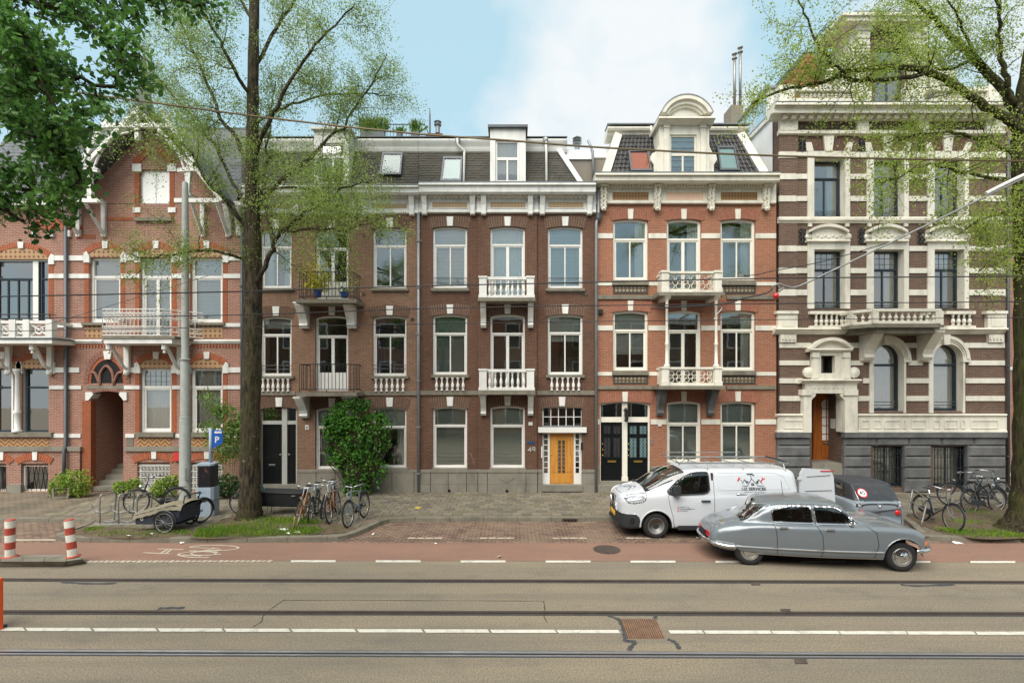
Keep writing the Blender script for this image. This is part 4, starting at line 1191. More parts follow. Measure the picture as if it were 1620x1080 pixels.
def houseB():
 h = thing('town_house', 'brown brick town house with black railed balconies behind the leafy shrub', 'town house', (fx(521), FY, PZ))
 x0, x1 = 381.5, 661.5
 W1 = [(411.5, 461, 362, 456), (411.5, 461, 500, 595), (412, 470, 644, 767)]
 W2 = [(498.5, 551, 364, 473), (498.5, 551, 499, 618), (498.5, 551, 645, 743)]
 W3 = [(589.5, 643, 360, 456), (589.5, 643, 499, 595), (589.5, 643, 644, 741)]
 wall(h, 'brickB', x0, x1, 300, None, W1 + W2 + W3)
 MB().box(fx(x0), fx(x1), FY + .3, FY + 8.0, fz(305), fz(300) + .02).build('attic_floor', 'dark', h)
 k = {'ft': 'frame', 'fw': .07}
 window(h, *W1[0], tr=390, cur='L R', **k)
 window(h, *W1[1], tr=529, cur='up20', bars=(578, 584), **k)
 window(h, *W2[0], tr=392, cur='', name='balcony_door', low=445, **k)
 window(h, *W2[1], tr=531, cur='', name='balcony_door', low=589, **k)
 window(h, *W2[2], tr=675, mull=0, cur='L up25', **k)
 window(h, *W3[0], tr=388, cur='', **k)
 window(h, *W3[1], tr=529, cur='bL bR', bars=(577, 583), **k)
 window(h, *W3[2], tr=675, mull=0, cur='R up30', **k)
 for (a, b, c, e) in W1 + W2 + W3:
  voussoirs(h, 'voussC', a, b, c, 3.6, 16.5, over=3)
  keystone(h, 'white', (a + b) / 2, c - 15.5, c - 1, 11, 9, .05)
 for (a, b, c, e) in (W1[0], W3[0]):
  pbox('window_sill', 'slabgrey', h, a - 3, b + 3, e - .5, e + 3.5, .10, -.12)
  pbox('sill_bracket', 'slabgrey', h, a - 1, b + 1, e + 3.5, e + 6, .03, -.01)
 for (a, b, c, e) in (W1[1], W3[1]):
  pbox('window_sill', 'slabgrey', h, a - 3, b + 3, e - .5, e + 3.6, .10, -.12)
  balusters(h, 'white', a + 1, b - 1, 599, 619, 6, .06, .06)
 for (a, b, c, e) in (W2[2], W3[2]):
  pbox('window_sill', 'stone', h, a - 2, b + 2, e - .5, e + 3, .08, -.12)
 pbox('string_course', 'slabgrey', h, x0, 467, 618.5, 625, .06, -.02)
 pbox('string_course', 'slabgrey', h, 565, x1, 618.5, 625, .06, -.02)
 iron_balcony(h, 473, 559, 430, 473, 479, .85)
 iron_balcony(h, 473, 559, 576, 620.5, 626.5, .85)
 for y0, y1 in ((479.5, 519), (627, 661)):
  for cx in (478, 553.5): console(h, 'white', cx, 13, y0, y1, .62, name='bracket')
 # twin front doors
 f = pbox('door_frame', M['frame_grey'], h, 412, 414.5, 645, 767, -.09, -.2)
 pbox('door_post', M['frame_grey'], f, 446, 454, 645, 767, -.07, -.2)
 pbox('door_post', M['frame_grey'], f, 468.2, 470, 645, 767, -.09, -.2)
 pbox('door_transom', M['frame_grey'], f, 414.5, 468.2, 665.5, 671, -.085, -.2)
 for a, b in ((414.5, 446), (454, 468.2)):
  d = pbox('front_door', 'doorblack', h, a, b, 671, 767, -.16, -.2)
  for q in ((a + 4, b - 4, 677, 712), (a + 4, b - 4, 718, 728), (a + 4, b - 4, 734, 762)):
   pbox('door_panel', 'doorblack', d, *q, -.148, -.17)
  pbox('letter_slot', 'steel', d, (a + b) / 2 - 5, (a + b) / 2 + 5, 733.5, 736, -.14, -.16) if b - a > 20 else None
  MB().lathe((fx(b - 3 if b - a > 20 else a + 3, -.1), FY + .14, fz(719, -.1)), [(.03, -.02), (.035, .03), (.01, .05)], 8, 'y').build('door_knob', 'steel', d)
  p = pbox('fanlight', 'glass', h, a, b, 645.5, 665.5, -.15, -.16)
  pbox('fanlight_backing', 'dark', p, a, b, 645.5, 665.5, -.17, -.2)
 pbox('door_step', 'stone', h, 411, 471, 767, 778, .1, -.25)
 p = pbox('number_plate', 'white', h, 482.6, 488.6, 672, 679, .012, 0)
 flat_text(p, '47', fx(485.6), FY - .016, fz(677.6), .11, 'black')
 # plinth
 for a, b in ((470.5, x1),):
  pbox('plinth_cap', 'stone', h, a, b, 743, 747, .075, -.02)
 pbox('plinth_cap', 'stone', h, x0, 411, 743, 747, .075, -.02)
 for a, b in ((381.5, 411), (471, 500), (500.5, 530), (530.5, 560), (560.5, 590), (590.5, 620), (620.5, 655), (655.5, 661.5)):
  pbox('plinth_stone', 'stone', h, a, b - .4, 747, 778.5, .05 + .006 * (int(a) % 3), -.02)
 for px, py in ((575.5, 465), (575, 372), (653, 505)):
  MB().lathe((fx(px), FY + .01, fz(py)), [(.06, -.01), (.06, .03), (.04, .031)], 10, 'y').build('wall_vent', 'iron', h)
 # cornice
 pbox('frieze', 'white', h, x0, x1, 306, 338, .05, -.02)
 cornice(h, 'white', x0, x1, [(332.5, .08), (334, .12), (336.5, .12), (338.4, .06)], 'architrave')
 for a, b, dd in ((x0, 470, 0), (470, 582, .07), (582, x1, 0)):
  cornice(h, 'white', a, b, [(292.6, .50 + dd), (294, .54 + dd), (295.5, .54 + dd), (296.5, .46 + dd), (304.5, .45 + dd), (306, .40 + dd), (308, .38 + dd), (308.5, .2 + dd), (312, .12 + dd)], 'cornice')
  cornice(h, 'zinc_dk', a, b, [(290.8, .50 + dd), (292.4, .53 + dd)], 'gutter_lip')
  dentils(h, 'white', a + 1, b - 1, 309, 312.5, .20 + dd, .10 + dd, .15, .08)
 for a, b in ((400, 462), (497, 552), (588.5, 643)):
  tile_panel(h, a, b, 322.5, 329.5, .06, 'C')
 for cx in (468, 482, 556, 576, 651):
  c = console(h, 'white', cx, 8, 308, 341, .26, d=.05, foot=.45)
  pbox('console_drop', 'white', c, cx - 3, cx + 3, 323, 339, .20, .1)
 # mansard with its dormer
 yb, yt = FY + .12, FY + .75
 roof_tiles(h, 'slates', 'slate', (P(382, 293, yb), P(661.5, 293, yb), P(661.5, 240, yt), P(382, 240, yt)), 13, 33, .018, seed=9)
 pts = [(yt - q, H - (y - HY) * (yt - q) / F) for y, q in [(219.5, .10), (221, .12), (224, .10), (232, .02), (236, .0), (241.5, -.04)]]
 pts += [(yt + .6, pts[-1][1]), (yt + .6, pts[0][1])]
 MB().prism(pts, P(382, 0, yt).x, P(661.6, 0, yt).x, 'x').build('roof_edge', 'white', h)
 MB().box(P(382, 0, yt).x, P(661.6, 0, yt).x, yt - .13, yt + .4, P(0, 219.4, yt).z, P(0, 218.2, yt).z).build('roof_trim', 'zinc_dk', h)
 MB().box(fx(x0), fx(x1), yt + .3, FY + 8, P(0, 243, yt).z, P(0, 219.8, yt).z).build('flat_roof', 'zinc_dk', h)
 def onroof(px, py): return P(px, py, yb + (yt - yb) * (293 - py) / 53. - .03)
 skylight(h, (onroof(601, 279), onroof(635, 279), onroof(638, 244.5), onroof(606, 244.5)), rollo='blueblind')
 yd = FY + .05
 dm = thing_part(h, 'dormer', 'white', 497, 552, 206, 291, yd, FY + 1.6, [(506, 545, 226, 289)])
 dwin(dm, 506, 545, 226, 289, yd, 247, 'white')
 MB().box(P(494, 0, yd).x, P(556, 0, yd).x, yd - .12, FY + 1.7, P(0, 206.5, yd).z, P(0, 202.6, yd).z).build('dormer_cap', 'white', dm)
 # railed roof terrace
 t = pbox('terrace_railing', 'black', h, 562, 672, 196.2, 197.4, -2.4, -2.43)
 for i in range(23):
  pbox('terrace_bar', 'zinc_dk', t, 562 + i * 5, 562.7 + i * 5, 197, 222, -2.41, -2.43)
 p = P(671, 196, FY + 2.4)
 MB().tube([p, p + Vector((.1, 1.6, 0))], .02, 5).build('terrace_rail', 'zinc_dk', t)
 pipe(h, [(fx(382.5, .09), FY - .09, fz(300, .09)), (fx(382.5, .09), FY - .09, PZ)], .05, 'zinc_dk', clips=5)
 return h
def flat_text(par, txt, x, y, z, size, mat, rot=(R(90), 0, 0), align='CENTER', bold=False, ext=.002, name='lettering', local=False):
 """Lettering as real mesh, centred on x with its baseline at z."""
 cu = bpy.data.curves.new('tmp', 'FONT')
 cu.body = txt
 cu.size = size
 cu.align_x = align
 cu.extrude = ext
 if bold: cu.offset = size * .02
 o = bpy.data.objects.new('tmp', cu)
 COL.objects.link(o)
 dg = bpy.context.evaluated_depsgraph_get()
 me = bpy.data.meshes.new_from_object(o.evaluated_get(dg))
 bpy.data.objects.remove(o)
 bpy.data.curves.remove(cu)
 me.materials.clear()
 me.materials.append(M[mat] if isinstance(mat, str) else mat)
 q = link(name, me, par)
 og = (0, 0, 0) if local else worg(par)
 q.location = (x - og[0], y - og[1], z - og[2])
 q.rotation_euler = rot
 return q
hB = houseB()
# ================================================================ house D: red brick, cast iron balconies, black doors
def lace_panel(par, x0, x1, z0, z1, y, mat='white', n=3):
 """Cast iron railing panel of scrolls and lozenges."""
 m = MB()
 for z in (z0 + .02, z1 - .02): m.box(x0, x1, y - .012, y + .012, z - .018, z + .018)
 w = (x1 - x0) / n
 h = z1 - z0 - .08
 for i in range(n):
  cx, cz = x0 + w * (i + .5), (z0 + z1) / 2
  def circ(a, b, r, k=9): m.tube([(a + r * math.cos(t * 6.283 / k), y, b + r * math.sin(t * 6.283 / k)) for t in range(k)], .013, 4, closed=True)
  q = min(w, h) * .23
  for sx in (-1, 1):
   for sz in (-1, 1): circ(cx + sx * w * .24, cz + sz * h * .26, q * .82)
  circ(cx, cz, q * .8)
  m.tube([(cx - w * .48, y, cz), (cx, y, cz + h * .5), (cx + w * .48, y, cz), (cx, y, cz - h * .5)], .013, 4, closed=True)
  m.box(x0 + w * i - .014, x0 + w * i + .014, y - .011, y + .011, z0, z1)
 m.box(x1 - .014, x1 + .014, y - .011, y + .011, z0, z1)
 return m.build('lace_panel', mat, par)
def lace_balcony(h, x0, x1, ytop, ybot, yslab, out, mat='cream'):
 b = pbox('balcony', 'slabgrey', h, x0 - 5, x1 + 5, ybot, yslab, out + .08, 0)
 d = out
 X0, X1, z0, z1 = fx(x0, d), fx(x1, d), fz(ybot, d), fz(ytop, d)
 pw = .24
 for a in (X0, X1 - pw):
  MB().box(a, a + pw, FY - d, FY - d + pw, z0, z1 - .05).build('pier', mat, b)
  MB().box(a - .02, a + pw + .02, FY - d - .02, FY - d + pw + .02, z0, z0 + .16).build('pier_base', mat, b)
  MB().box(a - .03, a + pw + .03, FY - d - .03, FY - d + pw + .03, z1 - .05, z1 + .02).build('pier_cap', mat, b)
  xs = X0 + .1 if a == X0 else X1 - .1
  MB().box(xs - .015, xs + .015, FY - d + pw, FY, z0 + .05, z1 - .08).build('side_panel', mat, b)
  MB().box(xs - .05, xs + .05, FY - d + pw, FY, z1 - .08, z1).build('side_rail', mat, b)
 MB().box(X0 + pw, X1 - pw, FY - d + .06, FY - d + .18, z1 - .07, z1 + .005).build('handrail', mat, b)
 MB().box(X0 + pw, X1 - pw, FY - d + .06, FY - d + .18, z0, z0 + .06).build('base_rail', mat, b)
 lace_panel(b, X0 + pw, X1 - pw, z0 + .06, z1 - .07, FY - d + .12, mat, 3)
 return b
def houseD():
 h = thing('town_house', 'red brick town house with two black front doors and lacy cast iron balconies', 'town house', (fx(1086), FY, PZ))
 x0, x1 = 944, 1228
 W1 = [(970, 1025.5, 346, 443.5), (970, 1025.5, 491, 586.5), (949, 1029, 635, 778)]
 W2 = [(1055, 1109.6, 346, 462), (1055, 1109.6, 491, 611), (1055, 1109.6, 634.5, 733)]
 W3 = [(1140, 1195.6, 346, 443.5), (1140, 1195.6, 491, 586.5), (1140, 1195.6, 634.5, 733)]
 wall(h, 'brickD', x0, x1, 300, None, W1 + W2 + W3)
 MB().box(fx(x0), fx(x1), FY + .3, FY + 8.0, fz(305), fz(300) + .02).build('attic_floor', 'dark', h)
 k = {'ft': M['frameD'], 'fw': .085}
 window(h, *W1[0], tr=377.5, cur='R', **k)
 window(h, *W1[1], tr=522, cur='up75', **k)
 window(h, *W2[0], tr=377.5, cur='R', name='balcony_door', **k)
 window(h, *W2[1], tr=522.5, cur='', name='balcony_door', **k)
 window(h, *W2[2], tr=670, cur='blind', **k)
 window(h, *W3[0], tr=377.5, cur='R', **k)
 window(h, *W3[1], tr=521.5, cur='R', **k)
 window(h, *W3[2], tr=670, cur='blind', **k)
 for (a, b, c, e) in W1 + W2 + W3:
  voussoirs(h, 'voussD', a, b, c, 3.6, 16, over=4)
  keystone(h, 'cream', (a + b) / 2, c - 15.5, c, 9, 7.5, .05)
 def bands(y0, y1, gaps):
  xs = [x0] + [v for g in gaps for v in g] + [x1]
  for i in range(0, len(xs), 2):
   if xs[i + 1] - xs[i] > 2: pbox('stone_band', 'cream', h, xs[i], xs[i + 1], y0, y1, .025, -.03)
 g3 = [(969.5, 1026), (1054.5, 1110), (1139.5, 1196)]
 bands(369, 377, g3); bands(446, 451.5, [(966, 1148)] + [(1139.5, 1196)]) if 0 else None
 bands(514.6, 522.6, g3)
 for a, b in ((x0, 969), (1026.5, 1050), (1196.5, x1)):
  pbox('stone_band', 'cream', h, a, b, 446, 451.5, .025, -.03)
  pbox('stone_band', 'cream', h, a, b, 588, 594, .025, -.03)
 for a, b in ((x0, 948.6), (1029.5, 1054.5), (1110, 1139.5), (1196, x1)):
  pbox('stone_band', 'cream', h, a, b, 663, 671, .025, -.03)
 for (a, b, c, e), (p0, p1) in ((W1[0], (451, 465)), (W1[1], (593.5, 607.5)), (W3[0], (451, 465)), (W3[1], (593.5, 607.5))):
  pbox('window_sill', 'slabgrey', h, a - 1, b + 1, e - .5, p0 - .5, .10, -.12)
  fr = pbox('panel_frame', M['tpframe'], h, a, b, p0, p1, .02, -.02)
  tile_panel(fr, a + 3.5, b - 3.5, p0 + 3, p1 - 3, .03, 'Ds')
 for (a, b, c, e) in (W2[2], W3[2]):
  pbox('window_sill', 'slabgrey', h, a - 2, b + 2, e - .5, e + 4, .09, -.12)
 for y0, y1 in ((467, 473), (610, 615.5)):
  pbox('string_course', 'slabgrey', h, x0, 1038, y0, y1, .07, -.02)
  pbox('string_course', 'slabgrey', h, 1150, x1, y0, y1, .07, -.02)
 lace_balcony(h, 1047, 1142, 428.5, 462, 467.5, .85)
 lace_balcony(h, 1047, 1142, 580.5, 610, 615.5, .85)
 for cx in (1055, 1133):                             # iron columns between the balconies
  d = .75
  x, y = fx(cx, d), FY - d
  z0, z1 = fz(580, d), fz(468, d)
  H_ = z1 - z0
  MB().lathe((x, y, z0), [(.11, 0), (.11, .06), (.06, .1), (.055, H_ * .3), (.07, H_ * .31), (.07, H_ * .33), (.05, H_ * .35), (.047, H_ * .85), (.07, H_ * .86), (.05, H_ * .88), (.06, H_ * .93), (.11, H_ - .05), (.11, H_)], 10).smooth().build('column', 'cream', h)
  MB().hexa([(x - .1, y - .08, z1 - .12), (x + .1, y - .08, z1 - .12), (x + .1, FY, z1 - .12), (x - .1, FY, z1 - .12), (x - .1, y - .2, z1 + .0), (x + .1, y - .2, z1), (x + .1, FY, z1), (x - .1, FY, z1)]).build('column_bracket', 'cream', h)
 for cx in (1046.5, 1127): console(h, 'stone_dk', cx, 10, 616, 657, .6, name='bracket')
 # doors
 f = MB()
 Y = FY + .1
 a0, a1, zt, zb = fx(949), fx(1029), fz(635), fz(762)
 po = outline(a0, a1, zb, fz(639), zt)
 pi = outline(a0 + .05, a1 - .06, zb + .001, fz(639) - .05, zt - .05)
 f = MB().ring(po, pi, Y, Y + .12).build('door_frame', M['frameD'], h)
 pbox('door_post', M['frameD'], f, 984.5, 992.5, 637, 762, -.09, -.21)
 pbox('door_transom', M['frameD'], f, 951, 1027, 659.5, 667.5, -.095, -.2)
 pbox('post_foot', M['frameD'], f, 983.5, 993.5, 754, 762, -.08, -.1)
 pbox('threshold', 'stone', h, 948, 1030, 761.5, 768, .03, -.25)
 pbox('door_step', 'stone', h, 946, 1032, 768, 779, .2, -.05)
 for i, (a, b) in enumerate(((951.5, 984.5), (992.5, 1026.5))):
  p = pbox('fanlight', 'glass', h, a, b, 638, 659.5, -.15, -.16)
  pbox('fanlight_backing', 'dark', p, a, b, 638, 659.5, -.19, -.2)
  d = pbox('front_door', 'doorblack', h, a, b, 667.5, 760.5, -.16, -.22)
  w = b - a
  for u0, u1 in ((.12, .42), (.58, .88)):
   xa, xb = a + w * u0, a + w * u1
   for y0, y1, nm in ((674, 686, 'upper'), (693, 723, 'mid')):
    pbox('panel_frame', 'doorblack', d, xa - 1.6, xb + 1.6, y0 - 1.6, y1 + 1.6, -.142, -.17)
    g = MB().box(fx(xa, -.14), fx(xb, -.14), FY + .138, FY + .15, fz(y1, -.14), fz(y0, -.14)).build('door_glass', M['doorglass'] if i else M['doorglass2'], d)
    m = MB()                                # scrolled grille in front of the glass
    X0_, X1_, Z0_, Z1_ = fx(xa, -.13), fx(xb, -.13), fz(y1, -.13), fz(y0, -.13)
    cx, w2 = (X0_ + X1_) / 2, (X1_ - X0_) / 2
    nn = 2 if nm == 'upper' else 5
    for q in range(nn):
     cz = Z0_ + (Z1_ - Z0_) * (q + .5) / nn
     for sx in (-1, 1):
      m.tube([(cx + sx * w2 * .5 + w2 * .42 * math.cos(t), FY + .128, cz + w2 * .42 * math.sin(t)) for t in [j * .785 for j in range(8)]], .007, 4, closed=True)
    m.tube([(cx, FY + .126, Z0_), (cx, FY + .126, Z1_)], .007, 4)
    m.build('door_grille', 'wrought', d)
   pbox('door_panel', 'doorblack', d, xa, xb, 737, 751, -.145, -.17)
  for y in (725.5, 753.5): pbox('door_moulding', 'doorblack', d, a + 1, b - 1, y, y + 2, -.135, -.17)
  pbox('letter_slot', 'brass', d, a + w * .3, a + w * .7, 728, 731, -.135, -.165)
  for yy in (702, 711, 720):
   MB().lathe((fx(a + 2, -.12), FY + .145, fz(yy, -.12)), [(.022, -.02), (.028, .02), (.008, .035)], 7, 'y').build('door_knob', 'brass', d)
 # wall lantern
 l = pbox('lantern_arm', 'black', h, 990.6, 992, 645, 666, .16, -.09)
 pbox('lantern_top', 'black', l, 988, 994.4, 647.5, 650.5, .30, .12)
 pbox('lantern_foot', 'black', l, 989, 993.5, 663.5, 667, .28, .14)
 for px in (988.2, 993.6): pbox('lantern_bar', 'black', l, px, px + .7, 650.5, 663.5, .29, .27); pbox('lantern_bar', 'black', l, px, px + .7, 650.5, 663.5, .15, .13)
 pbox('lantern_glass', 'glass', l, 989, 993.5, 650.5, 663.5, .28, .14)
 pbox('number_plate', 'white', h, 1041, 1046.5, 670.5, 674, .04, .02)
 pbox('bell_plate', 'steel', h, 1030, 1032.5, 694, 703, .03, -.01)
 pbox('wall_lamp', 'black', h, 947.5, 954, 489, 496, .12, -.01)
 # plinth
 for a, b in ((x0, 948.5), (1029.5, x1)):
  pbox('plinth_cap', 'stone', h, a, b, 737.5, 742, .07, -.02)
 for a, b in ((x0, 948.5), (1029.5, 1070), (1070.5, 1120), (1120.5, 1170), (1170.5, x1)):
  pbox('plinth_stone', 'stone', h, a, b - .4, 742, 779, .05, -.02)
 # cornice
 pbox('frieze', 'cream', h, x0, x1, 288, 321, .05, -.02)
 for a, b, q in ((969, 1026, 'D'), (1054, 1112.5, 'Dm'), (1140.5, 1198, 'D')):
  tile_panel(h, a, b, 304, 316.5, .06, q)
  for z in ((302.2, 303.9), (316.6, 318)): pbox('panel_bead', 'cream', h, a - 1, b + 1, *z, .075, .04)
 cornice(h, 'cream', x0, x1, [(318, .09), (319.5, .13), (321.5, .12), (322.8, .05)], 'architrave')
 cornice(h, 'cream', x0 - 2, x1 + 8, [(273, .56), (274.5, .60), (276.5, .60), (277.5, .52), (285.5, .51), (287, .46), (289, .44), (289.5, .26), (292, .22), (293, .14), (297, .10)], 'cornice')
 cornice(h, 'zinc_dk', x0 - 2, x1 + 8, [(271.4, .56), (272.8, .59)], 'gutter_lip')
 dentils(h, 'cream', x0 + 2, x1 - 2, 291.5, 295.5, .22, .1, .11, .06)
 for cx in (956, 1042, 1128, 1216): ornate_console(h, 'cream', cx, 10, 290.5, 331, .3)
 # mansard: pantiles between two white kerbs
 yb, yt = FY + .15, FY + .95
 roof_tiles(h, 'pantiles', 'pantile', (P(962, 274, yb), P(1202, 274, yb), P(1172, 214, yt), P(976, 214, yt)), 9, 34, .035, wav=True, seed=2)
 for a, b in (((978, 212), (958, 275)), ((1170, 211), (1207, 273))):
  A, B = P(*a, yt - .06), P(*b, yb - .1)
  m = MB().obox((A + B) / 2, B - A, (0, 1, .3), (B - A).cross(Vector((0, 1, .3))), (B - A).length / 2, .12, .14)
  m.build('roof_kerb', 'cream', h)
 pts = [(yt - q, H - (y - HY) * (yt - q) / F) for y, q in [(200.5, .18), (202, .2), (206, .16), (210, .06), (213, .04), (216.5, -.02)]]
 pts += [(yt + .6, pts[-1][1]), (yt + .6, pts[0][1])]
 MB().prism(pts, P(960, 0, yt).x, P(1183, 0, yt).x, 'x').build('roof_edge', 'cream', h)
 MB().box(P(959.5, 0, yt).x, P(1184, 0, yt).x, yt - .21, yt + .4, P(0, 200.5, yt).z, P(0, 199, yt).z).build('roof_trim', 'zinc', h)
 MB().box(P(976, 0, yt).x, P(1172, 0, yt).x, yt + .3, FY + 8, fz(292), P(0, 201, yt).z).build('attic_body', 'gplaster', h)
 MB().add([tuple(P(962, 274, yb)), tuple(P(976, 214, yt)), (P(976, 0, yt).x, FY + 7.9, P(0, 214, yt).z), (P(962, 0, yb).x, FY + 7.9, P(0, 274, yb).z)], [(0, 1, 2, 3)]).build('roof_side', 'cream', h)
 MB().add([tuple(P(1202, 274, yb)), tuple(P(1172, 214, yt)), (P(1172, 0, yt).x, FY + 7.9, P(0, 214, yt).z), (P(1202, 0, yb).x, FY + 7.9, P(0, 274, yb).z)], [(0, 1, 2, 3)]).build('roof_side', 'cream', h)
 # dormer with segmental pediment
 yd = FY - .02
 dm = thing_part(h, 'dormer', 'cream', 1043, 1122, 196, 274, yd, FY + 2.2, [(1060, 1102, 213, 273)])
 dwin(dm, 1060, 1102, 213, 273, yd, 243.5, 'blind', ft='cream', lead=True, rec=.05)
 for px in (1054, 1111.5):
  MB().box(P(px - 4.2, 0, yd).x, P(px + 4.2, 0, yd).x, yd - .07, yd + .02, P(0, 273, yd).z, P(0, 204, yd).z).build('pilaster', 'cream', dm)
  MB().box(P(px - 5, 0, yd).x, P(px + 5, 0, yd).x, yd - .1, yd + .02, P(0, 204, yd).z, P(0, 195, yd).z).build('capital', 'cream', dm)
 for px, s in ((1043, -1), (1122, 1)):               # volutes at its foot
  q = [(0, 273), (0, 228), (3 * s, 236), (5 * s, 240), (11 * s, 242), (13 * s, 252), (8 * s, 260), (8 * s, 273)]
  MB().prism([(P(px + a, 0, yd).x, P(0, b, yd).z) for a, b in q], yd + .03, yd + .3).build('volute', 'cream', dm)
 ent = [(184.5, .34), (186.5, .36), (189.5, .26), (192, .2), (194, .16), (197, .1)]
 pts = [(yd - q, H - (y - HY) * (yd - q) / F) for y, q in ent]
 pts += [(FY + 2.3, pts[-1][1]), (FY + 2.3, pts[0][1])]
 MB().prism(pts, P(1038, 0, yd).x, P(1126.5, 0, yd).x, 'x').build('entablature', 'cream', dm)
 def seg(y_s, y_c, xa, xb, ins):
  return arcpts(P(xa, 0, yd).x + ins, P(xb, 0, yd).x - ins, P(0, y_s, yd).z, P(0, y_c, yd).z - ins, 20)
 for i, (ins, fr) in enumerate(((0, .3), (.13, .2), (.25, .12))):
  o_ = seg(184.4, 157, 1043, 1122.5, ins); i_ = seg(184.4, 157, 1043, 1122.5, ins + .14 if i < 2 else ins + .1)
  MB().prism(o_ + i_[::-1], yd - fr, yd + .25).build('pediment_moulding', 'cream', dm)
 MB().prism(seg(184.4, 157, 1043, 1122.5, .05), yd - .02, FY + 2.2).build('pediment', 'cream', dm)
 MB().prism(seg(184.4, 156.2, 1042, 1123.5, -.01) + seg(184.4, 157, 1043, 1122.5, -.0)[::-1], yd - .32, FY + 2.2).build('pediment_flashing', 'zinc', dm)
 def onroof(px, py, l=.02): return P(px, py, yb + (yt - yb) * (274 - py) / 60. - l)
 skylight(h, (onroof(997, 273.4, .1), onroof(1031, 273.4, .1), onroof(1025, 240.5, .1), onroof(993, 240.5, .1)), rollo='orangeblind')
 skylight(h, (onroof(1138, 272.6, .1), onroof(1169, 272.6, .1), onroof(1161, 234.5, .1), onroof(1133, 234.5, .1)), rollo='blueblind')
 w = [P(a, b, yt - .3) for a, b in ((1030, 200), (1030, 206), (1033, 211), (1040, 217), (1043, 221))]
 pipe(h, w, .05, 'cream')
 # rain pipe on the party wall
 p0 = [P(a, b, FY - .12) for a, b in ((947, 298), (947, 343), (943.6, 352), (943.3, 360))]
 pipe(h, p0 + [Vector((fx(943.2, .1), FY - .1, PZ))], .055, 'zinc', clips=0)
 p = P(947, 345, FY - .13)
 MB().lathe((p.x, p.y, p.z - .12), [(.05, 0), (.1, .08), (.11, .26), (.12, .28)], 8).build('rain_hopper', 'zinc_dk', h)
 return h
M['frameD'] = plain('cream_window_paint', S(226, 222, 208), .4, var=.05, scale=3)
M['tpframe'] = plain('brown_stone_frame', S(74, 66, 58), .8, var=.2)
M['doorglass'] = plain('pale_green_glass', S(120, 150, 150), .25, var=.2, scale=10)
M['doorglass2'] = plain('dark_door_glass', S(62, 60, 60), .2, var=.3, scale=10)
hD = houseD()
# party wall and chimney bits between C and D
pw = thing('party_wall', 'low grey rendered wall with white coping between two mansard roofs', 'wall', (fx(930), FY + .9, fz(290)))
Y = FY + .9
MB().box(P(893, 0, Y).x, P(972, 0, Y).x, Y, Y + 6, fz(300), P(0, 253, Y).z).build('render', 'gplaster', pw)
MB().box(P(894, 0, Y).x, P(939, 0, Y).x, Y - .06, Y + 6, P(0, 253, Y).z, P(0, 238, Y).z).build('coping', 'plaster', pw)
MB().box(P(940, 0, Y).x, P(975, 0, Y).x, Y + .5, Y + 6, P(0, 240, Y).z, P(0, 222, Y).z).build('rear_parapet', 'plaster', pw)
pipe(pw, [P(930, 222, Y - .1), P(935, 232, Y - .1), P(938, 240, Y - .12), P(938.5, 289, Y - .2)], .05, 'zinc')
v = thing('roof_vent', 'grey metal roof vent with a ribbed cowl between the two mansards', 'vent', tuple(P(913, 240, Y + .6)))
p = P(913, 240, Y + .6)
MB().lathe(tuple(p), [(.1, 0), (.1, .25)], 10).build('pipe', 'zinc', v)
for k in range(3): MB().lathe((p.x, p.y, p.z + .28 + k * .1), [(.1, 0), (.19, .03), (.17, .05), (.1, .07)], 10).build('cowl_ring', 'zinc', v)
MB().lathe((p.x, p.y, p.z + .25), [(.09, 0), (.09, .32), (.05, .36)], 10).build('cowl', 'zinc', v)
# ================================================================ house E: dark brick striped with cream stone
def rect_surround(h, x0, x1, y0, y1, j, jt, mat='cream', d=.05, deep=.3):
 d0 = d
 po = [(fx(x0 - j, d0), fz(y1, d0)), (fx(x1 + j, d0), fz(y1, d0)), (fx(x1 + j, d0), fz(y0 - jt, d0)), (fx(x0 - j, d0), fz(y0 - jt, d0))]
 pi = [(fx(x0), fz(y1, d0) + .001), (fx(x1), fz(y1, d0) + .001), (fx(x1), fz(y0)), (fx(x0), fz(y0))]
 return MB().ring(po, pi, FY - d, FY + deep).build('window_surround', mat, h)
def pillow(h, x0, x1, y0, y1, d):
 a, b, c, e = fx(x0, d), fx(x1, d), fz(y1, d), fz(y0, d)
 k = .05
 f, m = FY - d, FY - d + .06
 MB().hexa([(a + k, f, c + k), (b - k, f, c + k), (b, m, c), (a, m, c), (a + k, f, e - k), (b - k, f, e - k), (b, m, e), (a, m, e)]).box(a, b, m, FY + .02, c, e).build('rusticated_stone', 'stone_dk', h)
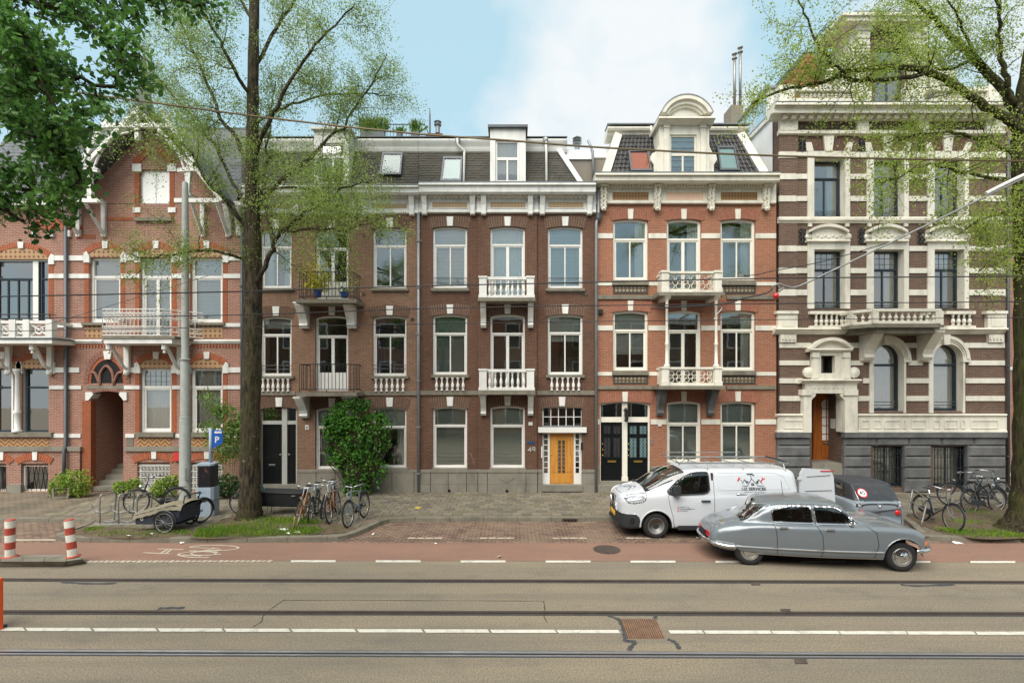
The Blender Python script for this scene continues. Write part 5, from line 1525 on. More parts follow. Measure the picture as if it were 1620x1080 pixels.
def houseE():
 h = thing('town_house', 'tall dark brick mansion striped with cream stone bands and a carved portal', 'town house', (fx(1410), FY, PZ))
 x0, x1 = 1234, 1590
 cols = [(1287, 1336), (1381, 1429), (1477, 1524)]
 up = [(a, b, 251, 342.5) for a, b in cols]
 mid = [(a, b, 395, 488) for a, b in cols]
 low = [(1381, 1428.6, 544, 650), (1475, 1522, 544, 650)]
 bas = [(1381, 1432, 706, 770), (1476, 1532, 706, 770)]
 door = (1284, 1337, 621.5, 778)
 grow = lambda w, j: (w[0] - j, w[1] + j, w[2] - j, w[3])
 wall(h, 'brickE', x0, x1, 161, None, [grow(w, 5) for w in up + mid] + [(a - 4, b + 4, c - 4, e) for a, b, c, e in low] + [door, (1299, 1321, 562, 590)] + bas, deep=.31, back=9.0)
 # dark brick flank above the neighbour's roof
 k = {'ft': 'frame_dark', 'fw': .06, 'rise': 0, 'rec': .26}
 cu = ['R', '', 'blind']
 for i, w in enumerate(up):
  rect_surround(h, w[0], w[1], w[2], w[3], 9, 12)
  window(h, *w, tr=278, cur=cu[i] if i != 2 else '', bars=(331, 336), **k)
  keystone(h, 'cream', (w[0] + w[1]) / 2, 214, 239, 17, 11, .08)
  for s in (-1, 1):                              # splayed shoulder stones
   c = w[0] - 5 if s < 0 else w[1] + 5
   q = [(c - 5.5, 239), (c + 5.5, 239), (c + 5.5 + s * 3.5, 225), (c - 3 + s * 4, 225)]
   MB().prism([(fx(a, .06), fz(b, .06)) for a, b in q], FY - .06, FY + .05).build('shoulder_stone', 'cream', h)
   m = MB()
   for n in range(4):                          # flat arch of radiating bricks
    a0 = (w[0] + w[1]) / 2 + s * (7 + n * 4.2); a1 = a0 + s * 3.6
    t0 = a0 + s * (2.5 + n * 1.6); t1 = a1 + s * (2.7 + n * 1.6)
    m.prism([(fx(a0), fz(238.6)), (fx(a1), fz(238.6)), (fx(t1), fz(215.5)), (fx(t0), fz(215.5))], FY - .018, FY + .04)
   m.build('flat_arch', 'voussE', h)
 for i, w in enumerate(mid):
  rect_surround(h, w[0], w[1], w[2], w[3], 9, 12)
  window(h, *w, tr=424, cur=('', 'L R', 'up25')[i], bars=(476, 481), lead=True, **k)
  cx = (w[0] + w[1]) / 2
  cornice(h, 'cream', w[0] - 10, w[1] + 10, [(379, .12), (381, .16), (383.5, .07)], 'head_moulding')
  p = pbox('pediment', 'cream', h, w[0] - 2, w[1] + 2, 366, 379, .09, -.02)
  for s in (-1, 1):
   MB().lathe((fx(cx + s * 31, .1), FY + .02, fz(374, .1)), [(.13, 0), (.13, .1), (.09, .13), (.04, .15)], 10, 'y').build('scroll', 'cream', p)
  A, B = fx(w[0] - 7, .2), fx(w[1] + 7, .2)
  o_ = arcpts(A, B, fz(364, .2), fz(354, .2), 12); i_ = arcpts(A, B, fz(368, .2), fz(358.5, .2), 12)
  MB().prism(o_ + i_[::-1], FY - .22, FY).build('pediment_moulding', 'cream', p)
  MB().prism(arcpts(A + .03, B - .03, fz(366.5, .1), fz(357, .1), 12), FY - .1, FY).build('pediment_field', 'cream', p)
  m = MB()
  for n in range(7): m.lathe((fx(cx - 18 + n * 6, .09), FY - .08, fz(373 + (n % 2) * 2, .09)), [(.06, -.01), (.05, .03), (.015, .05)], 6, 'y')
  m.build('carving', 'cream', p)
 segs = lambda gaps, a=x0, b=x1: [(p, q) for p, q in zip([a] + [g[1] for g in gaps], [g[0] for g in gaps] + [b]) if q - p > 1.5]
 wgap = [(a - 9.5, b + 9.5) for a, b in cols]
 for y0, y1, gaps in ((240.5, 249, wgap), (275, 283, wgap), (310, 318, wgap), (389, 397, wgap), (424, 432, wgap), (458, 467, wgap)):
  for a, b in segs(gaps):
   pbox('stone_band', 'cream', h, a, b, y0, y1, .04, -.03)
   if a == x0: pbox('stone_quoin', 'cream', h, a - 1, a + 26, y0 - .6, y1 + .6, .09, .0)
   if b == x1: pbox('stone_quoin', 'cream', h, b - 26, b + 1, y0 - .6, y1 + .6, .09, .0)
 cornice(h, 'cream', x0 - 1, x1 + 1, [(343, .08), (344.5, .13), (348, .13), (350, .08), (353, .05)], 'sill_course')
 for a, b in cols:
  for s in (a - 8, b + 2): pbox('sill_block', 'cream', h, s, s + 6, 353, 358, .06, -.02)
 # wrought anchors on the piers
 me = None
 for y0, y1 in ((219, 241), (361, 386)):
  for px in (1269, 1363, 1457, 1551):
   m = MB()
   x, zt, zb = fx(px, .03), fz(y0, .03), fz(y1, .03)
   m.tube([(x, FY - .04, zb), (x, FY - .04, zt)], .025, 5)
   for z in (zb + .1, (zb + zt) / 2, zt - .1):
    for s in (-1, 1):
     m.tube([(x + s * (.02 + .055 * (1 + math.cos(t))), FY - .04, z + .07 * math.sin(t)) for t in [q * .9 for q in range(7)]], .02, 4)
   m.build('wall_anchor', 'wrought', h)
 # lower storey
 gl = [(1250, 1360), (1372, 1437), (1466, 1531)]
 for y0, y1, gaps in ((542, 550, [(1283, 1333), (1366, 1385), (1388, 1423), (1452, 1475), (1484, 1515)]), (570, 577.6, [(1281, 1341), (1366, 1438), (1460, 1533)]), (598, 606, [(1270, 1366), (1376, 1434), (1471, 1528)]), (626, 634, [(1270, 1358), (1376, 1434), (1471, 1528)])):
  for a, b in segs(gaps): pbox('stone_band', 'cream', h, a, b, y0, y1, .04, -.03)
 for w in low:
  r = (w[1] - w[0]) / 2
  po = outline(fx(w[0] - 5, .05), fx(w[1] + 5, .05), fz(w[3] + 3, .05), fz(w[2] + r, .05), fz(w[2] - 5, .05), 18)
  pi = outline(fx(w[0]), fx(w[1]), fz(w[3] + 3, .05) + .001, fz(w[2] + r), fz(w[2]), 18)
  MB().ring(po, pi, FY - .05, FY + .3).build('window_surround', 'cream', h)
  A, B = (w[0] + w[1]) / 2, r
  for rr_, t, dd in ((13.5, 5, .12), (8.5, 3.5, .08)):
   q0 = [(fx(A + (B + rr_) * math.cos(t_), dd), fz(w[2] + r - (B + rr_) * math.sin(t_), dd)) for t_ in [math.pi * i / 20 for i in range(21)]]
   q1 = [(fx(A + (B + rr_ - t) * math.cos(t_), dd), fz(w[2] + r - (B + rr_ - t) * math.sin(t_), dd)) for t_ in [math.pi * i / 20 for i in range(21)]]
   MB().prism(q0 + q1[::-1], FY - dd, FY).build('arch_moulding', 'cream', h)
  keystone(h, 'cream', A, w[2] - 15, w[2] + 1, 11, 8, .17)
  for s in (-1, 1): pbox('impost', 'cream', h, A + s * (B + 8) - 6, A + s * (B + 8) + 6, w[2] + r - 1, w[2] + r + 5, .09, -.02)
  window(h, w[0], w[1], w[2], w[3], rise=r, tr=576, mull=0, ft='frame_dark', fw=.06, rec=.24, cur='sheer', bars=(636, 641))
 # attic cornice, frieze and blocks
 cornice(h, 'cream', x0 - 6, x1 + 6, [(161.5, .60), (163, .64), (165.5, .64), (166.5, .54), (170, .52), (171, .48), (178.5, .47), (180, .28), (183, .22), (190, .12)], 'cornice')
 cornice(h, 'zinc_dk', x0 - 6, x1 + 6, [(160, .6), (161.4, .63)], 'gutter_lip')
 dentils(h, 'cream', x0 + 2, x1 - 2, 180.6, 186.5, .34, .14, .3, .15)
 for a, b in ((1262, 1356), (1375, 1452), (1470, 1562)): tile_panel(h, a, b, 191.5, 204, .02, 'E')
 for c in (1248.5, 1366, 1461, 1576):
  bl = pbox('frieze_block', 'cream', h, c - 9 - (5 if c in (1248.5, 1576) else 0), c + 9 + (5 if c in (1248.5, 1576) else 0), 187, 206, .14, -.02)
  m = MB()
  for n in range(5): m.lathe((fx(c - 6 + n * 3, .14), FY - .13, fz(196 + (n % 2) * 2, .14)), [(.06, -.01), (.05, .02), (.015, .045)], 6, 'y')
  m.build('carving', 'cream', bl)
 cornice(h, 'cream', x0 - 1, x1 + 1, [(206, .1), (208, .15), (211, .15), (214.5, .05)], 'string_course')
 # corner piers stand a little proud
 for a, b in ((x0 - 1, 1262), (1563, x1 + 1)):
  for y0, y1 in ((214.5, 239.9), (249.6, 274.4), (283.6, 309.4), (318.6, 343), (353, 388), (397.6, 423), (432.6, 457), (467.6, 492)):
   pbox('brick_pier', 'brickE', h, a, b, y0, y1, .06, .0)
 # dado of the middle storey with its balustrade and rounded balcony
 for a, b in ((x0 - 3, 1262), (1563, x1 + 3)):
  p = pbox('pedestal', 'cream', h, a, b, 496, 520, .14, -.02)
  pbox('pedestal_cap', 'cream', p, a - 2, b + 2, 491.5, 496, .2, -.02)
  pbox('pedestal_panel', 'cream', p, a + 6, b - 5, 500, 516, .16, .1)
 for a, b in ((1287, 1350), (1503, 1536)):
  pbox('rail', 'cream', h, a - 5, b + 8, 491.8, 496.5, .15, -.02)
  pbox('base_rail', 'cream', h, a - 5, b + 8, 515, 519, .13, -.02)
  balusters(h, 'cream', a, b + 2, 496.5, 515, 8 if b - a > 50 else 4, .08, .07)
 cornice(h, 'cream', x0 - 6, x1 + 6, [(518.5, .24), (520.5, .26), (523, .18), (526, .12), (529, .04)], 'string_course')
 for a, b in ((x0 - 1, 1262), (1563, x1 + 1)):
  p = pbox('corbel_block', 'cream', h, a + 2, b - 2, 529, 541, .12, -.02)
  dentils(p, 'cream', a + 3, b - 3, 533, 537, .16, .11, .11, .06)
 dout = 1.15
 def oct_(px0, px1, dd, cut=.45):
  a, b = fx(px0, dd), fx(px1, dd)
  return [(a, FY), (a, FY - dd + cut), (a + cut, FY - dd), (b - cut, FY - dd), (b, FY - dd + cut), (b, FY)]
 zs, zt, zr = fz(512, dout), fz(515.5, dout), fz(488, dout)
 o = oct_(1358, 1506, dout)
 sl_ = MB().prism(o, zs - .12, zs, 'z').build('balcony', 'slabgrey', h)
 MB().prism(oct_(1366, 1498, dout - .15), zs - .3, zs - .12, 'z').build('balcony_underside', 'slabgrey', sl_)
 o2 = oct_(1362, 1502, dout - .08)
 me = baluster_mesh(zr - zs - .2, .065, 'cream')
 for i in range(5):
  a, b = Vector((*o2[i], 0)), Vector((*o2[i + 1], 0))
  d = (b - a).normalized(); nn = Vector((-d.y, d.x, 0))
  for nm, za, zb_ in (('base_rail', zs, zs + .1), ('handrail', zr - .1, zr)):
   MB().obox((a + b) / 2 + Vector((0, 0, (za + zb_) / 2)), d, nn, (0, 0, 1), (b - a).length / 2 + .05, .09 if nm == 'base_rail' else .11, (zb_ - za) / 2 - .001 * i).build(nm, 'cream', sl_)
  n = max(2, int((b - a).length / .2))
  for q in range(n): put('baluster', me, sl_, a.lerp(b, (q + .5) / n) + Vector((0, 0, zs + .1)))
  if 0 < i < 5: MB().obox(a + Vector((0, 0, (zs + zr) / 2)), (1, 0, 0), (0, 1, 0), (0, 0, 1), .1, .1, (zr - zs) / 2 - .02).build('pier', 'cream', sl_)
 for cx in (1379, 1472): console(h, 'cream', cx, 16, 520, 570, .8, name='bracket')
 # portal
 p = pbox('portal', 'cream', h, 1272, 1284, 622, 684, .22, -.02)
 pbox('portal_pilaster', 'cream', p, 1337, 1357, 622, 684, .22, -.3)
 for a, b in ((1270, 1285), (1336, 1358)): pbox('capital', 'cream', p, a, b, 616, 625, .28, -.02)
 pbox('portal_lintel', 'cream', p, 1274, 1356, 606, 622, .2, -.3)
 m = MB()
 for n in range(10): m.lathe((fx(1281 + n * 7.4, .2), FY - .19, fz(613, .2)), [(.05, -.01), (.045, .02), (.015, .04)], 6, 'y')
 m.build('carving', 'cream', p)
 cornice(p, 'cream', 1270, 1364, [(599.5, .36), (601.5, .38), (604, .28), (606.5, .2)], 'portal_cornice')
 for s, cx in ((1, 1290), (-1, 1331)):
  q = [(0, 0), (8 * s, 0), (6 * s, 5), (2.5 * s, 8), (0, 12)]
  MB().prism([(fx(cx - 6 * s + a, .2), fz(622 + b, .2)) for a, b in q], FY - .18, FY + .1).build('corbel', 'cream', p)
 ae = pbox('aedicule', 'cream', h, 1285, 1299, 559, 600, .14, -.02)
 pbox('aedicule_side', 'cream', ae, 1321, 1346, 559, 600, .14, -.02)
 pbox('aedicule_sill', 'cream', ae, 1299, 1321, 590, 600, .14, -.3)
 pbox('aedicule_head', 'cream', ae, 1286, 1345, 555, 562, .15, -.3)
 for cx in (1291, 1340):
  pbox('pilaster', 'cream', ae, cx - 4, cx + 4, 563, 598, .2, .1)
  pbox('capital', 'cream', ae, cx - 5.5, cx + 5.5, 557, 565, .24, .1)
 for s, cx in ((-1, 1280), (1, 1352)):
  MB().lathe((fx(cx, .1), FY + .02, fz(589, .1)), [(.2, 0), (.2, .12), (.13, .15), (.06, .18)], 12, 'y').build('volute', 'cream', ae)
 cornice(ae, 'cream', 1282, 1350, [(551, .3), (553, .32), (556.5, .18)], 'aedicule_cornice')
 A, B = fx(1282, .25), fx(1350, .25)
 MB().prism(arcpts(A, B, fz(551, .25), fz(533.5, .25), 16) + arcpts(A + .12, B - .12, fz(551, .25), fz(538.5, .25), 16)[::-1], FY - .3, FY).build('pediment_moulding', 'cream', ae)
 MB().prism(arcpts(A + .05, B - .05, fz(551, .1), fz(536, .1), 16), FY - .1, FY).build('pediment_field', 'cream', ae)
 w = window(h, 1299, 1321, 562, 590, rise=0, mull=0, ft='frame_dark', fw=.04, rec=.24, sash=False)
 # porch: door set back, side wall
 MB().add([(fx(1284), FY, PZ), (fx(1284), FY, fz(621.5)), (fx(1284), FY + 1.3, fz(621.5)), (fx(1284), FY + 1.3, PZ)], [(0, 1, 2, 3)]).build('porch_wall', 'brickE', h)
 MB().add([(fx(1337), FY + .31, PZ), (fx(1337), FY + .31, fz(621.5)), (fx(1337), FY + 1.3, fz(621.5)), (fx(1337), FY + 1.3, PZ)], [(0, 1, 2, 3)]).build('porch_wall', 'brickE', h)
 MB().add([(fx(1284), FY + .31, fz(621.5)), (fx(1337), FY + .31, fz(621.5)), (fx(1337), FY + 1.3, fz(621.5)), (fx(1284), FY + 1.3, fz(621.5))], [(0, 1, 2, 3)]).build('porch_ceiling', 'cream', h)
 MB().add([(fx(1284), FY + 1.3, PZ), (fx(1337), FY + 1.3, PZ), (fx(1337), FY + 1.3, fz(621.5)), (fx(1284), FY + 1.3, fz(621.5))], [(0, 1, 2, 3)]).build('porch_rear', 'brickE', h)
 MB().box(fx(1284) + .01, fx(1337) - .01, FY - .02, FY + 1.28, PZ - .05, fz(733)).build('porch_floor', 'stone', h)
 for n in range(3): MB().box(fx(1300), fx(1342), FY - .3 - .3 * (2 - n), FY - .2, PZ, PZ + .17 * (n + 1)).build('step', 'stone', h)
 Yd = FY + 1.0
 dr_ = MB().box(P(1284, 0, Yd).x + .3, P(1318, 0, Yd).x, Yd, Yd + .08, fz(733), fz(624)).build('front_door', 'wooddoor2', h)
 xa, xb = P(1284, 0, Yd).x + .3, P(1318, 0, Yd).x
 zb_, zt_ = fz(733), fz(624)
 MB().box(xb, xb + .3, Yd - .02, Yd + .1, zb_, zt_).build('door_jamb', 'wooddoor2', dr_)
 MB().box(xa - .24, xa - .001, Yd - .02, Yd + .1, zb_, zt_).build('door_jamb', 'wooddoor2', dr_)
 MB().box(xa + .08, xb - .08, Yd - .03, Yd, zb_ + .1, zb_ + .55).build('door_panel', 'wooddoor2', dr_)
 MB().prism(outline(xa + .1, xb - .1, zb_ + .75, zt_ - .5, zt_ - .2), Yd - .012, Yd - .001).build('door_glass', 'blindw', dr_)
 m = MB()
 for n in (1, ): m.box((xa + xb) / 2 - .02, (xa + xb) / 2 + .02, Yd - .03, Yd - .012, zb_ + .75, zt_ - .22)
 for n in range(4): m.box(xa + .1, xb - .1, Yd - .028, Yd - .013, zb_ + .98 + n * .32, zb_ + 1.01 + n * .32)
 m.build('glass_bars', 'wooddoor2', dr_)
 MB().box((xa + xb) / 2 - .12, (xa + xb) / 2 + .12, Yd - .04, Yd - .001, zb_ + .62, zb_ + .67).build('letter_slot', 'steel', dr_)
 MB().box(fx(1337) - .03, fx(1337), FY + .55, FY + .8, fz(680), fz(664)).build('bell_panel', 'white', h)
 # panelled dado
 for a, b in ((x0 - 3, 1283), (1358, x1 + 3)):
  p = pbox('dado', 'cream', h, a, b, 659, 683, .1, -.02)
  cornice(p, 'cream', a - 1, b + 1, [(654.5, .15), (656.5, .17), (659.2, .11)], 'dado_cap')
  cornice(p, 'cream', a - 1, b + 1, [(680.5, .12), (681.5, .15), (683.6, .15)], 'dado_base')
 for a, b in ((1240, 1276), (1362, 1376), (1382, 1395), (1399, 1425), (1428, 1434), (1442, 1466), (1476, 1488), (1494, 1516), (1520, 1528), (1536, 1580)):
  po = [(fx(a, .12), fz(678, .12)), (fx(b, .12), fz(678, .12)), (fx(b, .12), fz(664, .12)), (fx(a, .12), fz(664, .12))]
  pi = [(po[0][0] + .04, po[0][1] + .04), (po[1][0] - .04, po[1][1] + .04), (po[2][0] - .04, po[2][1] - .04), (po[3][0] + .04, po[3][1] - .04)]
  MB().ring(po, pi, FY - .125, FY - .09).build('dado_panel', 'cream', h)
 # rusticated basement
 for a, b in ((x0 - 4, 1283), (1337, x1 + 4)):
  pbox('plinth_cap', 'stone_dk', h, a, b, 684, 692, .2, -.02)
 hs = [(1380, 1433), (1475, 1533)]
 for r_, (y0, y1) in enumerate(((692, 705), (705.5, 722), (722.5, 739), (739.5, 757), (757.5, 779))):
  for a, b in ((x0 - 3, 1283), (1337, x1 + 3)):
   if a < 1300: sg = [(a, b)]
   else:
    gaps = hs if r_ else []
    sg = segs(gaps, a, b)
   for p_, q_ in sg:
    n = max(1, round((q_ - p_) / 55))
    for i in range(n):
     pillow(h, p_ + (q_ - p_) * i / n + .2, p_ + (q_ - p_) * (i + 1) / n - .2, y0, y1, .13 + .012 * ((i + r_) % 3) + (.04 if r_ else -.02))
 for a, b, c, e in bas:
  window(h, a, b, c, e, rise=0, mull=1, ft='frame_dark', fw=.06, rec=.2, cur='sheer', deep=1.)
  g = MB()
  for i in range(11):
   x = fx(a + (b - a) * (i + .5) / 11, .02)
   g.tube([(x, FY - .02, fz(e)), (x, FY - .02, fz(c + 2))], .012, 5)
   if i % 2: g.tube([(x + .06 * math.cos(t), FY - .02, fz(c + 10) + .06 * math.sin(t)) for t in [q * .9 for q in range(7)]], .009, 4, closed=True)
  for y in (c + 5, c + 17, c + 34, c + 52): g.tube([(fx(a), FY - .02, fz(y)), (fx(b), FY - .02, fz(y))], .011, 5)
  g.build('window_grille', 'wrought', h)
 # roof storey: balustrade, dormer gable, side attic
 for a, b in ((1265, 1352), (1478, 1562)):
  pbox('parapet_rail', 'cream', h, a - 6, b + 6, 138, 143.5, .25, -.05)
  pbox('parapet_base', 'cream', h, a - 6, b + 6, 155.5, 161, .25, -.05)
  balusters(h, 'cream', a, b, 143.5, 155.5, 13, .1, .08)
 for c in (1245, 1577): pbox('parapet_pier', 'cream', h, c - 12, c + 12, 134, 161, .3, -.1)
 Yg = FY + .1
 def pg(name, mat, par, a, b, c, e, f, bk): return MB().box(P(a, 0, Yg - f).x, P(b, 0, Yg - f).x, Yg - f, Yg + bk, P(0, e, Yg - f).z, P(0, c, Yg - f).z).build(name, mat, par)
 dm = thing_part(h, 'gable_dormer', 'brickE', 1346, 1466, 40, 161, Yg, FY + 1.0, [(1384, 1429, 76, 160)])
 dwin(dm, 1384, 1429, 76, 160, Yg, 108, '', ft='frame_dark', rec=.1)
 for c in (1367, 1446):
  pg('pilaster', 'cream', dm, c - 9, c + 9, 60, 136, .18, .0)
  for q in range(8): pg('pilaster_ring', 'cream', dm, c - 10, c + 10, 68 + q * 5, 70.5 + q * 5, .22, .0)
  pg('pedestal', 'cream', dm, c - 12, c + 12, 136, 160, .26, .0)
  pg('pedestal_panel', 'cream', dm, c - 5, c + 5, 142, 153, .29, .0)
  pg('capital', 'cream', dm, c - 12, c + 12, 38, 47, .28, .0)
  pg('capital_neck', 'cream', dm, c - 10, c + 10, 47, 60, .22, .0)
  for s in (-1, 1): MB().lathe((P(c + s * 10, 0, Yg - .2).x, Yg - .15, P(0, 44, Yg - .2).z), [(.11, 0), (.11, .14), (.05, .16)], 10, 'y').build('volute', 'cream', dm)
 for c, s in ((1352, -1), (1461, 1)): pg('side_trim', 'cream', dm, c - 6, c + 6, 38, 161, .06, .85)
 for y0, y1, f, e in ((33, 38, .34, 4), (24, 33, .5, 9), (19.5, 24, .58, 12)): pg('gable_cornice', 'cream', dm, 1345 - e, 1467 + e, y0, y1, f, 1.0)
 pg('gable_blocking', 'zinc', dm, 1352, 1460, 17, 19.4, .3, .9)
 for c, s in ((1340, -1), (1472, 1)):                # scrolled side wings
  q = [(0, 138), (0, 84), (6 * s, 92), (12 * s, 104), (26 * s, 110), (34 * s, 120), (36 * s, 138)]
  MB().prism([(P(c + a, 0, Yg).x, P(0, b, Yg).z) for a, b in q], Yg, Yg + .4).build('wing', 'cream', dm)
  MB().lathe((P(c + 24 * s, 0, Yg).x, Yg, P(0, 121, Yg).z), [(.3, 0), (.3, .06), (.16, .1), (.05, .14)], 14, 'y').build('wing_scroll', 'cream', dm)
 # white rendered side attic with its row of windows, and red tiled roof
 xs = fx(x0) + .02
 zA, zB = 14.05, 15.5
 MB().box(xs, fx(x1), FY + .6, FY + 9, fz(161) - .02, zA).build('attic_body', 'plaster', h)
 MB().box(xs - .14, xs + .5, FY + .35, FY + 5.5, zA, zA + .16).build('attic_ledge', 'white', h)
 MB().add([(xs - .06, FY + .45, fz(292)), (xs - .06, FY + 9, fz(292)), (xs - .06, FY + 9, zA), (xs - .06, FY + .45, zA)], [(0, 1, 2, 3)]).build('side_render', 'plaster', h)
 b_ = MB().box(xs + .1, xs + 1.2, FY + 1.1, FY + 4.4, zA + .16, zB).build('side_dormer', 'white', h)
 for n in range(3):
  ya = FY + 1.25 + n * 1.03
  MB().box(xs + .08, xs + .12, ya, ya + .9, zA + .25, zB - .12).build('side_window', 'glass', b_)
  MB().box(xs + .085, xs + .11, ya + .06, ya + .84, zA + .3, zB - .17).build('side_window_backing', 'dark', b_)
 MB().box(xs + .0, xs + 1.3, FY + 1.0, FY + 4.6, zB, zB + .1).build('side_dormer_roof', 'zinc', b_)
 zr_ = 17.2
 roof_tiles(h, 'red_tiles', 'redtile', ((xs + .05, FY + 9, zA), (xs + .05, FY + .7, zA), (xs + 1.9, FY + 1.6, zr_), (xs + 1.9, FY + 9, zr_)), 14, 36, .03, seed=6)
 roof_tiles(h, 'red_tiles', 'redtile', ((xs + .05, FY + .7, zA), (fx(1330), FY + .7, zA), (fx(1330), FY + 1.6, zr_), (xs + 1.9, FY + 1.6, zr_)), 14, 12, .03, seed=7)
 MB().add([(fx(1330), FY + .72, zA), (fx(x1), FY + .72, zA), (fx(x1) - 1, FY + 1.6, zr_), (fx(1330), FY + 1.6, zr_)], [(0, 1, 2, 3)]).build('roof', 'slateA', h)
 MB().box(xs + 1.8, fx(x1) - 1, FY + 1.6, FY + 9, zr_ - .1, zr_ + .1).build('flat_roof', 'zinc_dk', h)
 return h
hE = houseE()
# slice of the next house to the right
hF = thing('town_house', 'edge of a pinkish brick house behind the mossy tree trunk', 'town house', (fx(1640), FY, PZ))
wall(hF, 'brickA', 1591.5, 1760, 200, None, [], back=8.0)
for y in (344, 580, 748): pbox('stone_band', 'white', hF, 1593, 1760, y, y + 5, .03, -.02)
pipe(hF, [(fx(1595, .1), FY - .1, fz(210)), (fx(1595, .1), FY - .1, PZ)], .05, 'zinc_dk', clips=4)
# chimney with twin steel flues behind house D
ch = thing('chimney', 'brick chimney with twin steel flues behind the red brick house', 'chimney', tuple(P(1166, 190, FY + 4)))
Y = FY + 4
MB().box(P(1157, 0, Y).x, P(1176, 0, Y).x, Y, Y + .8, P(0, 260, Y).z, P(0, 166, Y).z).build('stack', 'gplaster', ch)
for px, py in ((1162, 84), (1171, 74)):
 p = P(px, 166, Y + .3)
 hh = P(0, py, Y + .3).z - p.z
 f = MB().lathe(tuple(p), [(.062, 0), (.062, hh)], 10).smooth().build('flue', 'steel', ch)
 for q in (0, .2): MB().lathe((p.x, p.y, p.z + hh - .3 + q), [(.07, 0), (.12, .03), (.12, .06), (.07, .09)], 10).build('flue_cowl', 'steel', f)
ch2 = thing('chimney', 'small brick chimney with a round cowl beside the roof terrace', 'chimney', tuple(P(690, 220, FY + 3)))
Y = FY + 3
MB().box(P(674, 0, Y).x, P(700, 0, Y).x, Y, Y + .6, P(0, 240, Y).z, P(0, 211, Y).z).build('stack', 'brickC', ch2)
p = P(692.5, 211, Y + .3)
MB().lathe(tuple(p), [(.1, 0), (.1, .3), (.15, .32), (.17, .36), (.1, .4), (.1, .45), (.17, .48), (.12, .52)], 10).build('cowl', 'zinc', ch2)
p = P(680, 212, Y + .3)
MB().lathe(tuple(p), [(.04, 0), (.035, .8), (.01, 1.1)], 6).build('lightning_rod', 'zinc_dk', ch2)
# ================================================================ house A: pink-brown brick with orange dressings and a timbered gable
def arched_head(h, x0, x1, yc, thick, tymp_bottom, mat='voussO', d=0., rise=12, lat='lat'):
 """Segmental orange arch, white keystone and skewbacks, patterned tympanum."""
 voussoirs(h, mat, x0, x1, yc, rise, thick, proud=.03, deep=.12, over=3)
 keystone(h, 'white', (x0 + x1) / 2, yc - thick - 1.5, yc + .5, 9.5, 7.5, .07)
 X0, X1 = fx(x0 - 2), fx(x1 + 2)
 MB().prism([(X0, fz(tymp_bottom)), (X1, fz(tymp_bottom))] + arcpts(X0, X1, fz(yc + rise - 1), fz(yc), 10), FY - .012, FY + .05).build('tympanum', M['tp_' + lat], h)
 for s in (-1, 1):
  xx = x0 - 4 if s < 0 else x1 + 4
  q = [(xx + 5 * s, tymp_bottom + 8), (xx - 4 * s, tymp_bottom + 8), (xx - 4 * s, yc + rise + 1), (xx + .5 * s, yc + rise - 7), (xx + 5 * s, yc + rise - 4)]
  MB().prism([(fx(a, .05), fz(b, .05)) for a, b in q], FY - .05, FY + .03).build('skewback', 'white', h)
